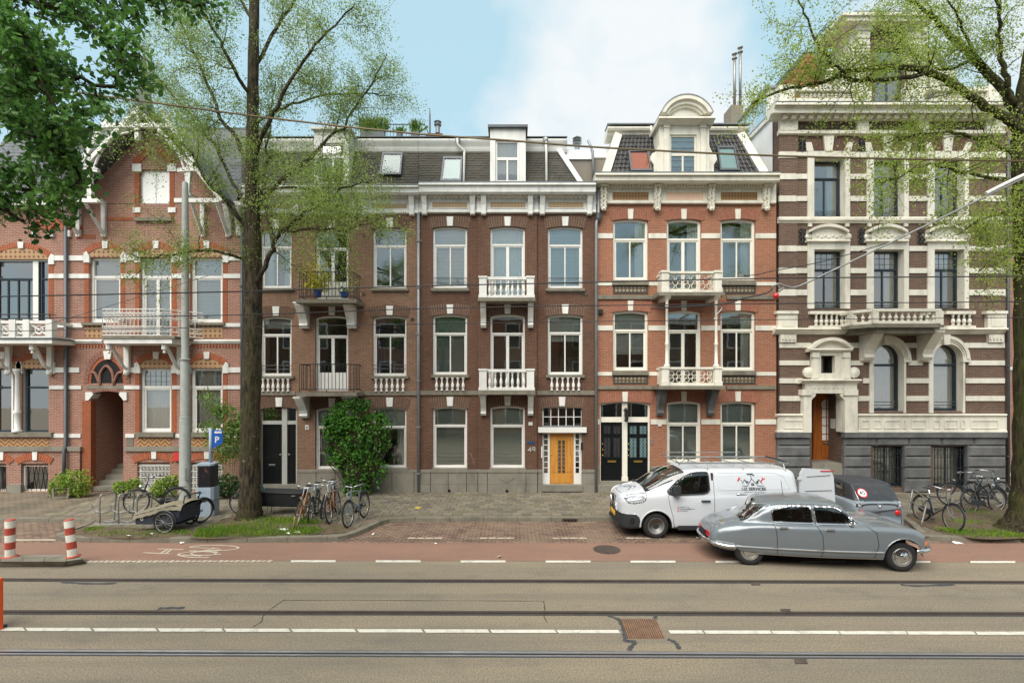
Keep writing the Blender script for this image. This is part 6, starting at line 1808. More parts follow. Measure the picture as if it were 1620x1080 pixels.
def houseA():
 h = thing('town_house', 'pink brown brick house with orange arches and a white timbered gable', 'town house', (fx(190), FY, PZ))
 x0, x1 = -60, 380
 top = [(-12, 76, 410, 508), (141, 190, 407, 510), (221, 271, 407, 536), (301, 352, 407, 510)]
 bot = [(-12, 27, 583, 684), (34, 77, 583, 684), (221, 271, 582, 684), (301, 352, 582, 684)]
 bas = [(-8, 10, 733, 777), (33, 76, 733, 777), (217, 269, 731, 777), (301, 352, 731, 777)]
 porch = (144, 195, 618, 778)
 wall(h, 'brickA', x0, x1, 322, None, top + bot + bas + [porch], deep=.24)
 fr = 'frame'
 # upper storey
 w = window(h, -12, 58, 411, 508, rise=0, tr=440, mull=3, ft='frame_dark', fw=.06, cur='', name='window')
 window(h, 60, 76, 411, 508, rise=0, tr=440, mull=0, ft='frame_dark', fw=.05)
 pbox('window_post', fr, h, 52, 60.5, 410, 508, -.08, -.2)
 pbox('window_head', fr, h, -12, 76, 409.5, 413.5, -.085, -.2)
 for (a, b, c, e), cu in zip(top[1:], ('blind', 'blind', 'blind')):
  window(h, a, b, 407, e, rise=0, tr=437, mull=(1 if a == 221 else 0), ft=fr, fw=.09, cur=cu, name='balcony_door' if a == 221 else 'window')
 arched_head(h, -12, 76, 392, 8, 410, rise=16)
 for a, b, c, e in top[1:]: arched_head(h, a, b, 392, 9.5, 407, rise=12)
 # lower storey
 window(h, -12, 18, 583, 684, rise=0, tr=612, mull=0, ft='frame_dark', fw=.05)
 window(h, 37, 77, 583, 684, rise=0, tr=612, mull=0, ft='frame_dark', fw=.05)
 for a, b in ((18, 21), (33.5, 37.5)): pbox('window_post', fr, h, a, b, 583, 684, -.08, -.2)
 x, z0, z1 = fx(24.5, .1), fz(684, .1), fz(583, .1)
 Hc = z1 - z0
 MB().lathe((x, FY - .02, z0), [(.15, 0), (.15, .08), (.1, .12), (.095, Hc * .28), (.12, Hc * .3), (.12, Hc * .33), (.09, Hc * .36), (.08, Hc * .9), (.13, Hc * .95), (.15, Hc)], 12).smooth().build('window_column', 'white', h)
 for a, b in ((221, 271), (301, 352)):
  window(h, a, b, 582, 684, rise=0, tr=612, mull=0, ft=fr, fw=.09, cur='sheer', lead=True)
  arched_head(h, a, b, 567, 9, 582, rise=12)
 arched_head(h, 34, 77, 567, 9, 583, rise=10)
 arched_head(h, -20, 24, 567, 9, 583, rise=10)
 # white bands
 def seg_bands(y0, y1, gaps, d=.04):
  xs = [x0] + [v for g in gaps for v in g] + [x1]
  for i in range(0, len(xs), 2):
   if xs[i + 1] - xs[i] > 1.5: pbox('stone_band', 'white', h, xs[i], xs[i + 1], y0, y1, d, -.03)
 gT = [(-18, 81), (136, 195), (216, 276), (296, 357)]
 seg_bands(404, 412, gT); seg_bands(433, 440, [(-13, 76.5), (140, 191), (220, 272), (300, 353)]); seg_bands(511, 518, [(-13, 84), (130, 290), (300, 353)])
 seg_bands(581, 589, [(-18, 81), (125, 200), (215, 276), (296, 357)]); seg_bands(609.5, 615.5, [(-13, 77.5), (128, 196), (220, 272), (300, 353)]); seg_bands(686, 692, [(-14, 80), (127, 198), (212, 277), (296, 357)])
 cornice(h, 'white', 84, 160, [(537, .06), (539, .1), (543.5, .04)], 'string_course'); cornice(h, 'white', 286, x1, [(537, .06), (539, .1), (543.5, .04)], 'string_course')
 m = MB()
 for i in range(60): m.box(fx(86 + i * 4.9), fx(88.4 + i * 4.9), FY - .04, FY, fz(549), fz(545.5))
 m.build('dentil_course', 'voussO', h, kind='stuff')
 # orange jambs
 for (a, b, c, e) in top[1:] + [(221, 271, 582, 684), (301, 352, 582, 684)]:
  y0 = c + 8
  for s in (a - 7.5, b + .5): pbox('orange_jamb', 'brickO', h, s, s + 7, y0, e, .012, -.02)
 for s in (77, ): pbox('orange_jamb', 'brickO', h, s, s + 7, 412, 508, .012, -.02)
 for s, e in ((128.5, 140.5), ): pbox('orange_jamb', 'brickO', h, s + 1, e + 3, 634, 770, .03, -.2)
 # sills and patterned panels
 for a, b, e in ((130, 162, 510), (290, 352, 510)): pbox('window_sill', 'slabgrey', h, a - 2, b + 2, e, e + 4, .12, -.1); tile_panel(h, a + 4, b, 515, 534, .012, 'lat')
 for a, b in ((-12, 80), (215, 273), (301, 352)):
  pbox('window_sill', 'slabgrey', h, a - 1, b + 1, 684, 691, .12, -.1); tile_panel(h, a + 1, b - 3, 693, 706, .012, 'zig')
 for a, b in ((x0, 98), (98, 126.5), (196, x1)):
  pbox('plinth_course', 'stone', h, a, b, 706.5, 713.5, .08 + (.06 if a == 98 else 0), -.02)
 pbox('buttress', 'brickA', h, 98.5, 126, 713.5, 779, .09, 0)
 # basement windows
 for (a, b, c, e) in bas:
  voussoirs(h, 'voussO', a, b, c - 6, 7, 11, over=4, proud=.03, deep=.1)
  keystone(h, 'white', (a + b) / 2, c - 18.5, c - 5.5, 8, 7, .06)
  if a > 200:
   window(h, a, b, c + 3, e, rise=0, mull=0, ft=fr, fw=.07, sash=False, deep=.8)
   g = MB()
   for i in range(9): g.tube([(fx(a + (b - a) * (i + .5) / 9), FY + .06, fz(e)), (fx(a + (b - a) * (i + .5) / 9), FY + .06, fz(c + 4))], .014, 4)
   for i in range(5): g.tube([(fx(a), FY + .06, fz(c + 6 + i * 9)), (fx(b), FY + .06, fz(c + 6 + i * 9))], .014, 4)
   for i in range(8):
    for j in range(4):
     cx, cz = fx(a + (b - a) * (i + 1) / 9), fz(c + 10.5 + j * 9)
     g.tube([(cx + .05 * math.cos(q), FY + .06, cz + .05 * math.sin(q)) for q in [t * 1.05 for t in range(6)]], .01, 4, closed=True)
   g.build('window_grille', 'white', h)
  else:
   window(h, a, b, c + 3, e, rise=0, mull=0, ft=fr, fw=.05, sash=False, deep=.8)
   g = MB()
   for i in range(7): g.tube([(fx(a + (b - a) * i / 6), FY + .06, fz(e)), (fx(a + (b - a) * (i + (1 if i % 2 else -1) * .9) / 6), FY + .06, fz(c + 4))], .014, 4)
   g.build('window_grille', 'wrought', h)
  pbox('brick_infill', 'brickA', h, a - 1, b + 1, c - 8, c + 3, -.1, -.2)
 for a, b in ((10.5, 32.5),): pbox('base_stone', 'stone', h, a, b, 766, 779, .1, -.02)
 # balconies
 b = pbox('balcony', 'white', h, -60, 82, 536.5, 543, .95, 0)
 d = .9
 X1_, zb, zt = fx(80, d), fz(536, d), fz(507, d)
 pbox('balcony_edge', 'zinc_dk', b, -60, 83, 534, 536.5, .98, 0)
 MB().box(fx(-60, d), X1_, FY - d, FY - d + .12, zt - .1, zt).build('handrail', 'white', b)
 MB().box(fx(-60, d), X1_, FY - d, FY - d + .12, zb, zb + .1).build('base_rail', 'white', b)
 MB().box(X1_ - .1, X1_, FY - d, FY, zt - .1, zt - .002).build('handrail', 'white', b)
 MB().box(X1_ - .1, X1_, FY - d, FY, zb, zb + .098).build('base_rail', 'white', b)
 for px in (-28, -4, 20, 42, 78): MB().box(fx(px, d) - .12, fx(px, d) + .1, FY - d - .02, FY - d + .2, zb, zt + .04).build('pier', 'white', b)
 for a, c in ((-26, -6), (-2, 18), (22, 40), (45, 75)):
  m = MB()
  A, B = fx(a, d), fx(c, d)
  y = FY - d + .06
  z_0, z_1 = zb + .1, zt - .1
  for p, q in (((A, z_0), (B, z_1)), ((A, z_1), (B, z_0))): m.tube([(p[0], y, p[1]), (q[0], y, q[1])], .035, 5)
  cx, cz = (A + B) / 2, (z_0 + z_1) / 2
  m.tube([(cx + .14 * math.cos(t), y, cz + .14 * math.sin(t)) for t in [q * .7 for q in range(9)]], .035, 5, closed=True)
  m.build('cross_panel', 'white', b)
 m = MB().tube([(fx(-60, .9), FY - .85, fz(497, .9)), (fx(76, .9), FY - .85, fz(497, .9)), (fx(80, .5), FY - .3, fz(497, .5))], .02, 5)
 m.tube([(fx(76, .9), FY - .85, fz(497, .9)), (fx(79, .9), FY - .85, fz(508, .9))], .02, 5)
 m.build('iron_rail', 'black', b)
 for cx in (12, 78): timber_bracket(h, cx, 544, 590, .8)
 b = pbox('balcony', 'white', h, 164, 272, 535, 543, 1.05, 0)
 pbox('balcony_edge', 'slabgrey', b, 160, 276, 531, 535, 1.1, 0)
 d = 1.0
 X0_, X1_, zb, zt = fx(162, d), fx(270, d), fz(531, d), fz(489, d)
 def side(A, B, n):
  A, B = Vector(A), Vector(B)
  m = MB()
  for z in (zt, zt - .13, zt - .3, zb + .32, zb + .14, zb + .02): m.tube([(A.x, A.y, z), (B.x, B.y, z)], .016, 4)
  m.build('railing_bars', 'white', b)
  for i in range(n + 1):
   p = A.lerp(B, i / n)
   m = MB().tube([(p.x, p.y, zb), (p.x, p.y, zt)], .015, 4)
   if i < n:
    c = A.lerp(B, (i + .5) / n)
    dr = (B - A).normalized()
    rr_ = (B - A).length / n * .32
    for zc in (zt - .215, zb + .23): m.tube([(c.x + dr.x * rr_ * math.cos(q), c.y + dr.y * rr_ * math.cos(q), zc + rr_ * math.sin(q)) for q in [t * 1.05 for t in range(6)]], .012, 4, closed=True)
    m.tube([(p.x, p.y, zt - .3), (c.x, c.y, zb + .55), (A.lerp(B, (i + 1) / n).x, A.lerp(B, (i + 1) / n).y, zt - .3)], .011, 4)
   m.build('railing_post', 'white', b)
 side((X0_, FY - d, 0), (X1_ - .3, FY - d, 0), 15)
 side((X0_, FY - d, 0), (X0_, FY, 0), 4)
 side((X1_ - .3, FY - d, 0), (X1_ + .5, FY, 0), 5)
 for cx in (200, 284): timber_bracket(h, cx, 544, 590, .95)
 # porch
 A, B, zc, zsp = fx(144), fx(195), fz(558), fz(592)
 pbox('porch_lintel', 'stone', h, 136, 197, 609.5, 615, .02, -.2)
 m = MB()
 c0 = (A + B) / 2
 R0 = (B - A) / 2
 n = 22
 for r0, r1, mt, pr, nm in ((1.0, 1.16, 'voussO', .01, 'inner_arch'), (1.16, 1.44, 'voussA', .03, 'outer_arch')):
  q = MB()
  for i in range(n):
   t0, t1 = math.pi * (i + .06) / n, math.pi * (i + .94) / n
   zz = fz(606)
   q.prism([(c0 + R0 * r * math.cos(t), zz + R0 * 1.45 * r * math.sin(t)) for r, t in ((r0, t0), (r0, t1), (r1, t1), (r1, t0))], FY - pr, FY + .12)
  q.build(nm, mt, h)
 keystone(h, 'white', 169.5, 555, 568, 13, 9, .09)
 pts = [(c0 + R0 * 1.0 * math.cos(math.pi * i / 16), fz(606) + R0 * 1.45 * math.sin(math.pi * i / 16)) for i in range(17)]
 MB().prism(pts, FY - .002, FY + .01).build('fanlight_recess', 'dark', h)
 for pa in ([(-.42, 0), (-.38, .7), (0, 1.15), (.38, .7), (.42, 0)], [(-1, .75), (-.7, .68), (-.45, .1)], [(1, .75), (.7, .68), (.45, .1)]):
  MB().tube(crom([(c0 + R0 * a, FY - .03, fz(608) + R0 * b) for a, b in pa], 4), .05, 6).build('tracery', 'voussA', h)
 voussoirs(h, 'voussA', 144, 195, 618.5, 5, 5, proud=.02, deep=.2, over=1)
 for s, px in ((1, 144), (-1, 195)):
  q = [(-7, 0), (4, 0), (5, 4), (1, 9), (-2, 13), (-7, 13)]
  MB().prism([(fx(px) + a * s * .023, fz(620 + b)) for a, b in q], FY - .06, FY + .3).build('porch_corbel', 'white', h)
 D_ = 3.2
 MB().add([(A, FY + .24, PZ), (A, FY + D_, PZ), (A, FY + D_, fz(612)), (A, FY + .24, fz(612)), (B, FY + .24, PZ), (B, FY + D_, PZ), (B, FY + D_, fz(612)), (B, FY + .24, fz(612))], [(0, 1, 2, 3), (4, 7, 6, 5), (1, 5, 6, 2), (3, 2, 6, 7)]).build('porch', 'brickA', h)
 for i in range(7): MB().box(A + .005, B - .005, FY + .05 + i * .29, FY + D_, PZ + .165 * i, PZ + .165 * (i + 1)).build('step', 'stone', h)
 pbox('number_tile', 'slabgrey', h, 199.5, 210.5, 692, 705, .015, 0)
 pbox('alarm_box', plain('red_box', S(190, 50, 44), .5), h, 274, 285, 715, 729, .1, 0)
 pipe(h, [(fx(104, .1), FY - .1, fz(355)), (fx(104, .1), FY - .1, fz(704)), (fx(101.5, .2), FY - .2, fz(712)), (fx(101, .2), FY - .2, PZ)], .06, 'zinc_dk', clips=0)
 pbox('string_course', 'brickO', h, 165, 225, 343.5, 348.5, .02, -.01); pbox('string_course', 'brickO', h, 120, 150, 371, 377, .02, -.01)
 # corbelled arches under the eaves
 for i in range(3):
  c = 64 + i * 27
  m = MB()
  m.prism([(fx(c - 12), fz(358)), (fx(c), fz(346)), (fx(c + 12), fz(358)), (fx(c + 12), fz(364)), (fx(c + 8), fz(364)), (fx(c), fz(353)), (fx(c - 8), fz(364)), (fx(c - 12), fz(364))], FY - .08, FY).build('corbel_arch', 'voussO', h)
  pbox('corbel_foot', 'white', h, c - 14, c - 8, 364, 374, .1, 0)
 # gable wall and window
 hx0, hx1, hz0, hz1 = fx(220), fx(268), fz(344), fz(268)
 g = MB()
 for poly in ([(122, 323), (156, 284), (220, 215), (220, 323)], [(268, 323), (268, 215), (332, 284), (366, 323)], [(220, 268), (220, 215), (244, 190), (268, 215), (268, 268)]):
  g.prism([(fx(a), fz(b)) for a, b in poly], FY, FY + .25)
 g.build('gable_wall', 'brickA', h)
 MB().box(hx0, hx1, FY + .001, FY + .24, fz(345), hz0).build('gable_apron', 'brickA', h)
 window(h, 220, 268, 268, 344, rise=0, mull=1, ft='frame', fw=.09, cur='')
 for a, b in ((223, 243.4), (244.6, 265)): MB().box(fx(a), fx(b), FY + .10, FY + .13, fz(341.5), fz(271)).build('shutter', 'blindw', h)
 pbox('window_sill', 'slabgrey', h, 211, 271, 343.5, 349, .12, -.05)
 for s in (213, 268.5): pbox('orange_jamb', 'brickO', h, s, s + 7, 272, 343, .012, -.02); pbox('stone_block', 'white', h, s - 3, s + 9, 328, 336, .04, 0); pbox('stone_block', 'white', h, s - 4, s + 10, 259, 271, .05, 0)
 for s in (-1, 1):
  m = MB()
  for i in range(9):
   t = i / 9.
   a, b_ = 244 + s * (30 - 26 * t), 262 - 24 * t
   m.prism([(fx(a), fz(b_ + 3)), (fx(a - s * 2.6), fz(b_ + .4)), (fx(a - s * 2.6 + s * 4), fz(b_ - 10)), (fx(a + s * 4), fz(b_ - 7.5))], FY - .03, FY)
  m.build('pointed_arch', 'voussO', h)
 # white timber truss standing out in front of the gable
 dT = .85
 def T(px, py): return Vector((fx(px, dT), FY - dT, fz(py, dT)))
 def beam(name, a, b, w, th=.12, par=h, off=0.):
  A_, B_ = T(*a), T(*b)
  dd = B_ - A_
  return MB().obox((A_ + B_) / 2 + Vector((0, off, 0)), dd, (0, 1, 0), dd.cross(Vector((0, 1, 0))), dd.length / 2 + .03, th / 2, w / 2).build(name, 'white', par)
 cxT = 219
 for s in (-1, 1):
  f = lambda a, y: (cxT + s * a, y)
  beam('barge_board', f(40, 176), f(92, 264), .15, .08, off=-.05)
  beam('barge_board', f(90, 262), f(134, 316), .2, .08, off=-.05)
  beam('rafter', f(3, 174), f(84, 262), .13, .12)
  pts = crom([T(*f(2, 206)), T(*f(34, 214)), T(*f(58, 236)), T(*f(72, 268)), T(*f(76, 300))], 5)
  MB().tube([p + Vector((0, .03, 0)) for p in pts], .042, 6).build('arched_brace', 'white', h)
  beam('post', f(80, 262), f(76, 318), .16, .14, off=.04)
  beam('eaves_beam', f(60, 318), f(128, 318), .14, .16)
  beam('brace_foot', f(64, 270), f(92, 268), .13, .13)
  for q in (84, 124):
   A_ = T(*f(q, 321)); B_ = Vector((fx(244 + s * (q - 6)), FY - .06, fz(372)))
   MB().tube([A_, B_], .075, 4).build('strut', 'white', h)
   MB().box(B_.x - .07, B_.x + .07, FY - .1, FY, fz(375), fz(322)).build('wall_post', 'white', h)
   MB().box(B_.x - .06, B_.x + .06, FY - dT, FY, fz(323), fz(319)).build('outrigger', 'white', h)
 beam('collar_beam', (cxT - 51, 200), (cxT + 51, 200), .14, .12, off=-.02)
 beam('king_post', (cxT, 172), (cxT, 222), .14, .13, off=-.03)
 # roofs
 ap = (fx(244), fz(152, .0))
 yR0, yR1 = FY - .95, FY + 4
 zRidge = fz(163, dT)
 for s in (-1, 1):
  xf, zf = fx(219 + s * 93, dT), fz(263, dT)
  xe, ze = fx(219 + s * 136, dT), fz(316, dT)
  q = ((xf, yR0, zf), (xf, yR1, zf), (fx(219, dT), yR1, zRidge), (fx(219, dT), yR0 + .75, zRidge))
  q2 = ((xe, yR0, ze), (xe, yR1, ze), (xf, yR1, zf), (xf, yR0, zf))
  for Q, nm in ((q, 'gable_roof'), (q2, 'eaves_roof')):
   nrm = (Vector(Q[1]) - Vector(Q[0])).cross(Vector(Q[3]) - Vector(Q[0])).normalized()
   if nrm.z < 0: nrm = -nrm
   MB().hexa([Vector(v) for v in Q] + [Vector(v) + nrm * .1 for v in Q]).build(nm, 'slateA', h)
 xl, xr = fx(178, dT), fx(260, dT)
 MB().add([(xl, yR0, fz(176, dT)), (xr, yR0, fz(176, dT)), (fx(219, dT), yR0 + .75, zRidge + .12), (fx(219, dT), yR1, zRidge + .12)], [(0, 1, 2)]).build('hip_roof', 'slateA', h)
 zE, zT_ = fz(323), fz(203, -1.9)
 for a, b, sd in ((x0, 128, 3), (352, x1, 5)):
  roof_tiles(h, 'slates', 'slateA', ((fx(a), FY - .3, zE), (fx(b), FY - .3, zE), (fx(b), FY + 1.9, zT_), (fx(a), FY + 1.9, zT_)), 22, max(4, int((b - a) / 8)), .014, seed=sd)
 MB().add([(fx(128), FY + .1, zE + .3), (fx(352), FY + .1, zE + .3), (fx(352), FY + 1.9, zT_), (fx(128), FY + 1.9, zT_)], [(0, 1, 2, 3)]).build('roof', 'slateA', h)
 MB().box(fx(x0), fx(x1), FY + 1.85, FY + 8, zE, zT_).build('roof_body', 'slateA', h)
 pbox('eaves_gutter', 'white', h, x0, 96, 318, 324, .32, .0); pbox('eaves_gutter', 'white', h, 358, x1, 318, 324, .32, .0)
 for px in (360, 376):
  c = console(h, 'white', px, 8, 325, 372, .3)
 # slate spirelet behind the ridge
 p = P(228, 210, FY + 3.2)
 MB().lathe((p.x, p.y, p.z), [(.55, 0), (.42, .9), (.16, 2.2), (.02, 3.6)], 8).build('spirelet', 'slateA', h)
 return h
def timber_bracket(h, cx, y0, y1, out):
 """Carved timber bracket: curved strut with a turned drop at the outer end."""
 x = fx(cx, .1)
 zt, zb = fz(y0, 0), fz(y1, 0)
 hw = .09
 m = MB().box(x - hw, x + hw, FY - .12, FY, zb, zt).build('bracket', 'white', h)
 pts = crom([(x, FY - .05, zb + .12), (x, FY - .3, zb + .28), (x, FY - out * .7, zt - .3), (x, FY - out + .05, zt - .06)], 4)
 MB().tube(pts, .06, 6).build('curved_strut', 'white', m)
 MB().box(x - .07, x + .07, FY - out, FY, zt - .12, zt - .002).build('bracket_arm', 'white', m)
 MB().lathe((x, FY - out + .06, zt - .42), [(.01, 0), (.06, .05), (.03, .1), (.09, .16), (.09, .3)], 8).build('drop', 'white', m)
 MB().lathe((x, FY - .1, zb - .1), [(.02, 0), (.09, .06), (.1, .14)], 8).build('foot', 'white', m)
hA = houseA()
# ================================================================ trees and plants
M['bark'] = None
def barkmat(name, a, b, moss, amt):
 t = NT(name)
 v = t.obj()
 st = t.noise(t.scl(v, 7, 7, 1.5), 1.9, 6, .7)
 n = t.noise(v, 1.1, 5, .6)
 c = t.mix(t.ramp(st, .38, .62), a, b)
 c = t.mix(t.math('MULTIPLY', t.ramp(n, .42, .68), amt), c, moss)
 sp = t.ramp(t.noise(v, 9, 2), .68, .72)
 c = t.mix(t.math('MULTIPLY', sp, .5), c, S(150, 146, 128))
 return t.end(t.bsdf(c, .9, 0, t.bump(st, 1., .09), .2))
M['bark'] = barkmat('elm_bark', S(32, 28, 24), S(88, 78, 62), S(70, 72, 34), .5)
M['barkmoss'] = barkmat('mossy_bark', S(34, 31, 24), S(86, 78, 58), S(72, 80, 28), .8)
M['leafY'] = leafmat('spring_elm_leaf', S(112, 136, 58), S(160, 180, 98), .5)
M['leafY2'] = leafmat('spring_elm_leaf_bright', S(126, 150, 56), S(180, 196, 96), .5)
M['leafD'] = leafmat('lime_leaf', S(40, 86, 38), S(118, 162, 76), .45, 1.5)
M['leafS'] = leafmat('shrub_leaf', S(36, 84, 30), S(96, 150, 50), .3, 2.2)
M['leafB'] = leafmat('yellow_green_leaf', S(96, 130, 44), S(156, 178, 74), .3, 3)
M['leafYel'] = leafmat('yellow_flower', S(150, 160, 40), S(214, 200, 60), .3, 5)
M['leafDk'] = leafmat('dark_bush_leaf', S(36, 66, 36), S(72, 104, 54), .25, 3)
M['leafBam'] = leafmat('bamboo_leaf', S(92, 132, 56), S(148, 176, 88), .35, 3)
nr = np.random.default_rng(5)
def leaves(name, pts, size, mat, parent, kind=None, asp=.6, droop=0., smin=.6, cup=True):
 """Thousands of small folded leaf blades, one mesh."""
 pts = np.asarray(pts, dtype=np.float64) - np.array(worg(parent))
 n = len(pts)
 if n == 0: return None
 d = nr.normal(size=(n, 3)); d[:, 2] -= droop; d /= np.linalg.norm(d, axis=1)[:, None]
 q = nr.normal(size=(n, 3)); s = np.cross(d, q); s /= np.linalg.norm(s, axis=1)[:, None]
 u = np.cross(s, d)
 L_ = size * nr.uniform(smin, 1.25, n)[:, None]
 w = L_ * asp * .5
 base, tip = pts - d * L_ * .5, pts + d * L_ * .5
 up = u * L_ * .13
 vs = np.stack([base, pts - d * L_ * .2 + s * w * .85 + up, pts + d * L_ * .18 + s * w + up, tip, pts + d * L_ * .18 - s * w + up, pts - d * L_ * .2 - s * w * .85 + up], 1).reshape(-1, 3)
 i = np.arange(n) * 6
 fs = np.stack([i, i + 1, i + 2, i + 3, i, i + 3, i + 4, i + 5], 1).reshape(-1, 4)
 me = bpy.data.meshes.new(name)
 me.vertices.add(len(vs)); me.vertices.foreach_set('co', vs.ravel())
 me.loops.add(fs.size); me.loops.foreach_set('vertex_index', fs.ravel().astype(np.int32))
 me.polygons.add(len(fs)); me.polygons.foreach_set('loop_start', np.arange(0, fs.size, 4, dtype=np.int32))
 me.update(calc_edges=True)
 me.materials.append(M[mat])
 return link(name, me, parent, kind=kind)
def rdir(rr, up=.3):
 v = Vector((rr.gauss(0, 1), rr.gauss(0, 1), rr.gauss(0, 1) + up))
 return v.normalized()
def street_tree(name, label, Y, trunk, limbs, seed, mat, leaf, lsize, sub=(.7, 2.0), gap=.42, twn=5, lpt=10, dens=1., bark='bark', zlo=None, leaf_parts=0, lgauss=.09, spread=.55, group=None, deepk=1.6, mingap=None):
 rr = random.Random(seed)
 b0 = P(trunk[0][0], trunk[0][1], Y)
 t = thing(name, label, 'tree', (b0.x, b0.y, .12), group=group)
 tp = []
 for px, py, r in trunk:
  p = P(px, py, Y)
  tp.append((p, r))
 pth = crom([p for p, _ in tp], 5)
 rad = [np.interp(i / 5., range(len(tp)), [r for _, r in tp]) * (1 + .05 * math.sin(i * 2.1)) for i in range(len(pth))]
 m = MB()
 m.tube(pth, [float(x) for x in rad], 14)
 m.smooth().build('trunk', mat, t)
 tw, pts = MB(), []
 for path, r0, fol in limbs:
  w = [P(px, py, Y + dy) for px, py, dy in path]
  cp = crom(w, 5)
  n = len(cp)
  wig = [p + Vector((rr.gauss(0, .02), rr.gauss(0, .03), rr.gauss(0, .02))) if 0 < i < n - 1 else p for i, p in enumerate(cp)]
  rs = [r0 * .68 * (1 - .85 * i / (n - 1)) + .006 for i in range(n)]
  MB().tube(wig, rs, 8).smooth().build('limb', mat, t)
  acc_ = 0.
  for i in range(1, n):
   acc_ += (wig[i] - wig[i - 1]).length
   if acc_ < gap or i < n * fol: continue
   acc_ = 0.
   for rep in range(2):
    dr = ((wig[i] - wig[i - 1]).normalized() * .5 + rdir(rr, .15)).normalized()
    dr.y *= deepk * .6
    ln = rr.uniform(*sub) * (1.1 - .5 * i / n)
    k = 5
    q = [wig[i]]
    for j in range(k):
     dr = (dr + rdir(rr, .1) * .28).normalized()
     q.append(q[-1] + dr * ln / k)
    tw.tube(q, [max(.004, min(.014, rs[i] * .35) * (1 - .8 * j / k)) for j in range(k + 1)], 4)
    for j in range(1, k + 1):
     for h_ in range(max(1, int(twn * .5))):
      td = (dr * .4 + rdir(rr, .05)).normalized()
      tl_ = rr.uniform(.25, .75) * spread
      e = q[j] + td * tl_
      mid = (q[j] + e) / 2 + rdir(rr) * tl_ * .12
      tw.tube([q[j], mid, e], [.004, .003, .002], 3, caps=False)
      for z in range(int(lpt * dens)):
       u = rr.random() ** .7
       p = q[j].lerp(e, u) + Vector((rr.gauss(0, lgauss), rr.gauss(0, lgauss), rr.gauss(0, lgauss)))
       pts.append(p)
 tw.build('twigs', mat, t, kind='stuff')
 if leaf_parts:
  pts.sort(key=lambda p: p.length)
  vis = [p for p in pts if p.y > 1 and -15 < CX + p.x / p.y * F < 420 and -10 < HY - (p.z - H) / p.y * F]
  vis.sort(key=lambda p: p.y)
  near = vis[:leaf_parts]
  ids = {id(p) for p in near}
  pts = [p for p in pts if id(p) not in ids]
  lm = MB()
  L_, w = lsize, lsize * .36
  lm.add([(0, -L_ / 2, 0), (w * .8, -L_ * .2, .012), (w, L_ * .1, .014), (0, L_ / 2, -.004), (-w, L_ * .1, .014), (-w * .8, -L_ * .2, .012), (0, 0, -.004)], [(0, 1, 6), (1, 2, 6), (2, 3, 6), (3, 4, 6), (4, 5, 6), (5, 0, 6)])
  me = lm.mesh('leaf', leaf)
  for p in near:
   o = put('leaf', me, t, p)
   o.rotation_euler = (rr.uniform(-1.2, 1.2), rr.uniform(-1.2, 1.2), rr.uniform(0, 6.28))
 leaves('crown', pts, lsize, leaf, t)
 return t
street_tree('elm_tree', 'tall elm with straight dark trunk and thin spring leaves before the brown house', 14.6,
 [(395, 829, .50), (395, 815, .37), (396, 790, .30), (396, 700, .25), (399, 560, .255), (400, 430, .255), (399, 340, .215), (399, 250, .17), (400, 150, .155), (402, 30, .135), (404, -120, .1), (408, -240, .05)],
 [([(398, 452, 0), (412, 436, -.2), (428, 400, -.4), (440, 372, -.5), (470, 345, -.7), (505, 325, -.8), (545, 300, -.8), (590, 285, -.7)], .11, .3),
  ([(432, 392, -.4), (424, 345, -.3), (414, 305, -.1), (420, 262, .2), (427, 190, .4), (436, 130, .6)], .08, .2),
  ([(446, 368, -.5), (500, 362, -.9), (545, 364, -1.1), (600, 345, -1.2)], .05, .2),
  ([(393, 372, 0), (365, 325, -.3), (330, 290, -.6), (298, 236, -.8), (250, 212, -1.), (200, 205, -1.2)], .10, .25),
  ([(394, 262, 0), (372, 215, .2), (350, 187, .3), (322, 118, .4), (292, 50, .5), (270, -20, .6)], .10, .3),
  ([(390, 412, 0), (345, 398, -.5), (290, 398, -.9), (235, 408, -1.2), (205, 404, -1.3)], .06, .25),
  ([(400, 345, 0), (430, 300, .4), (490, 248, .9), (540, 200, 1.2), (590, 130, 1.5), (612, 85, 1.6)], .10, .3),
  ([(400, 250, 0), (432, 180, -.5), (470, 110, -.8), (520, 50, -1.), (560, 10, -1.1)], .09, .3),
  ([(398, 160, 0), (360, 90, -.7), (330, 30, -1.1), (300, -30, -1.3)], .08, .25),
  ([(400, 110, 0), (440, 40, .6), (480, -20, .9), (520, -70, 1.)], .08, .2),
  ([(402, 40, 0), (370, -20, .5), (340, -80, .8)], .07, .2),
  ([(392, 330, 0), (362, 280, .8), (338, 228, 1.3), (290, 170, 1.7), (240, 110, 2.), (215, 60, 2.1)], .08, .3),
  ([(400, 200, 0), (450, 172, 1.), (520, 150, 1.5), (580, 150, 1.7), (625, 150, 1.8)], .06, .25),
  ([(400, 300, 0), (440, 296, -1.), (490, 300, -1.4), (540, 330, -1.6), (570, 350, -1.7)], .05, .25)],
 21, 'bark', 'leafY', .048, lpt=40, gap=.30, lgauss=.12, spread=.85)
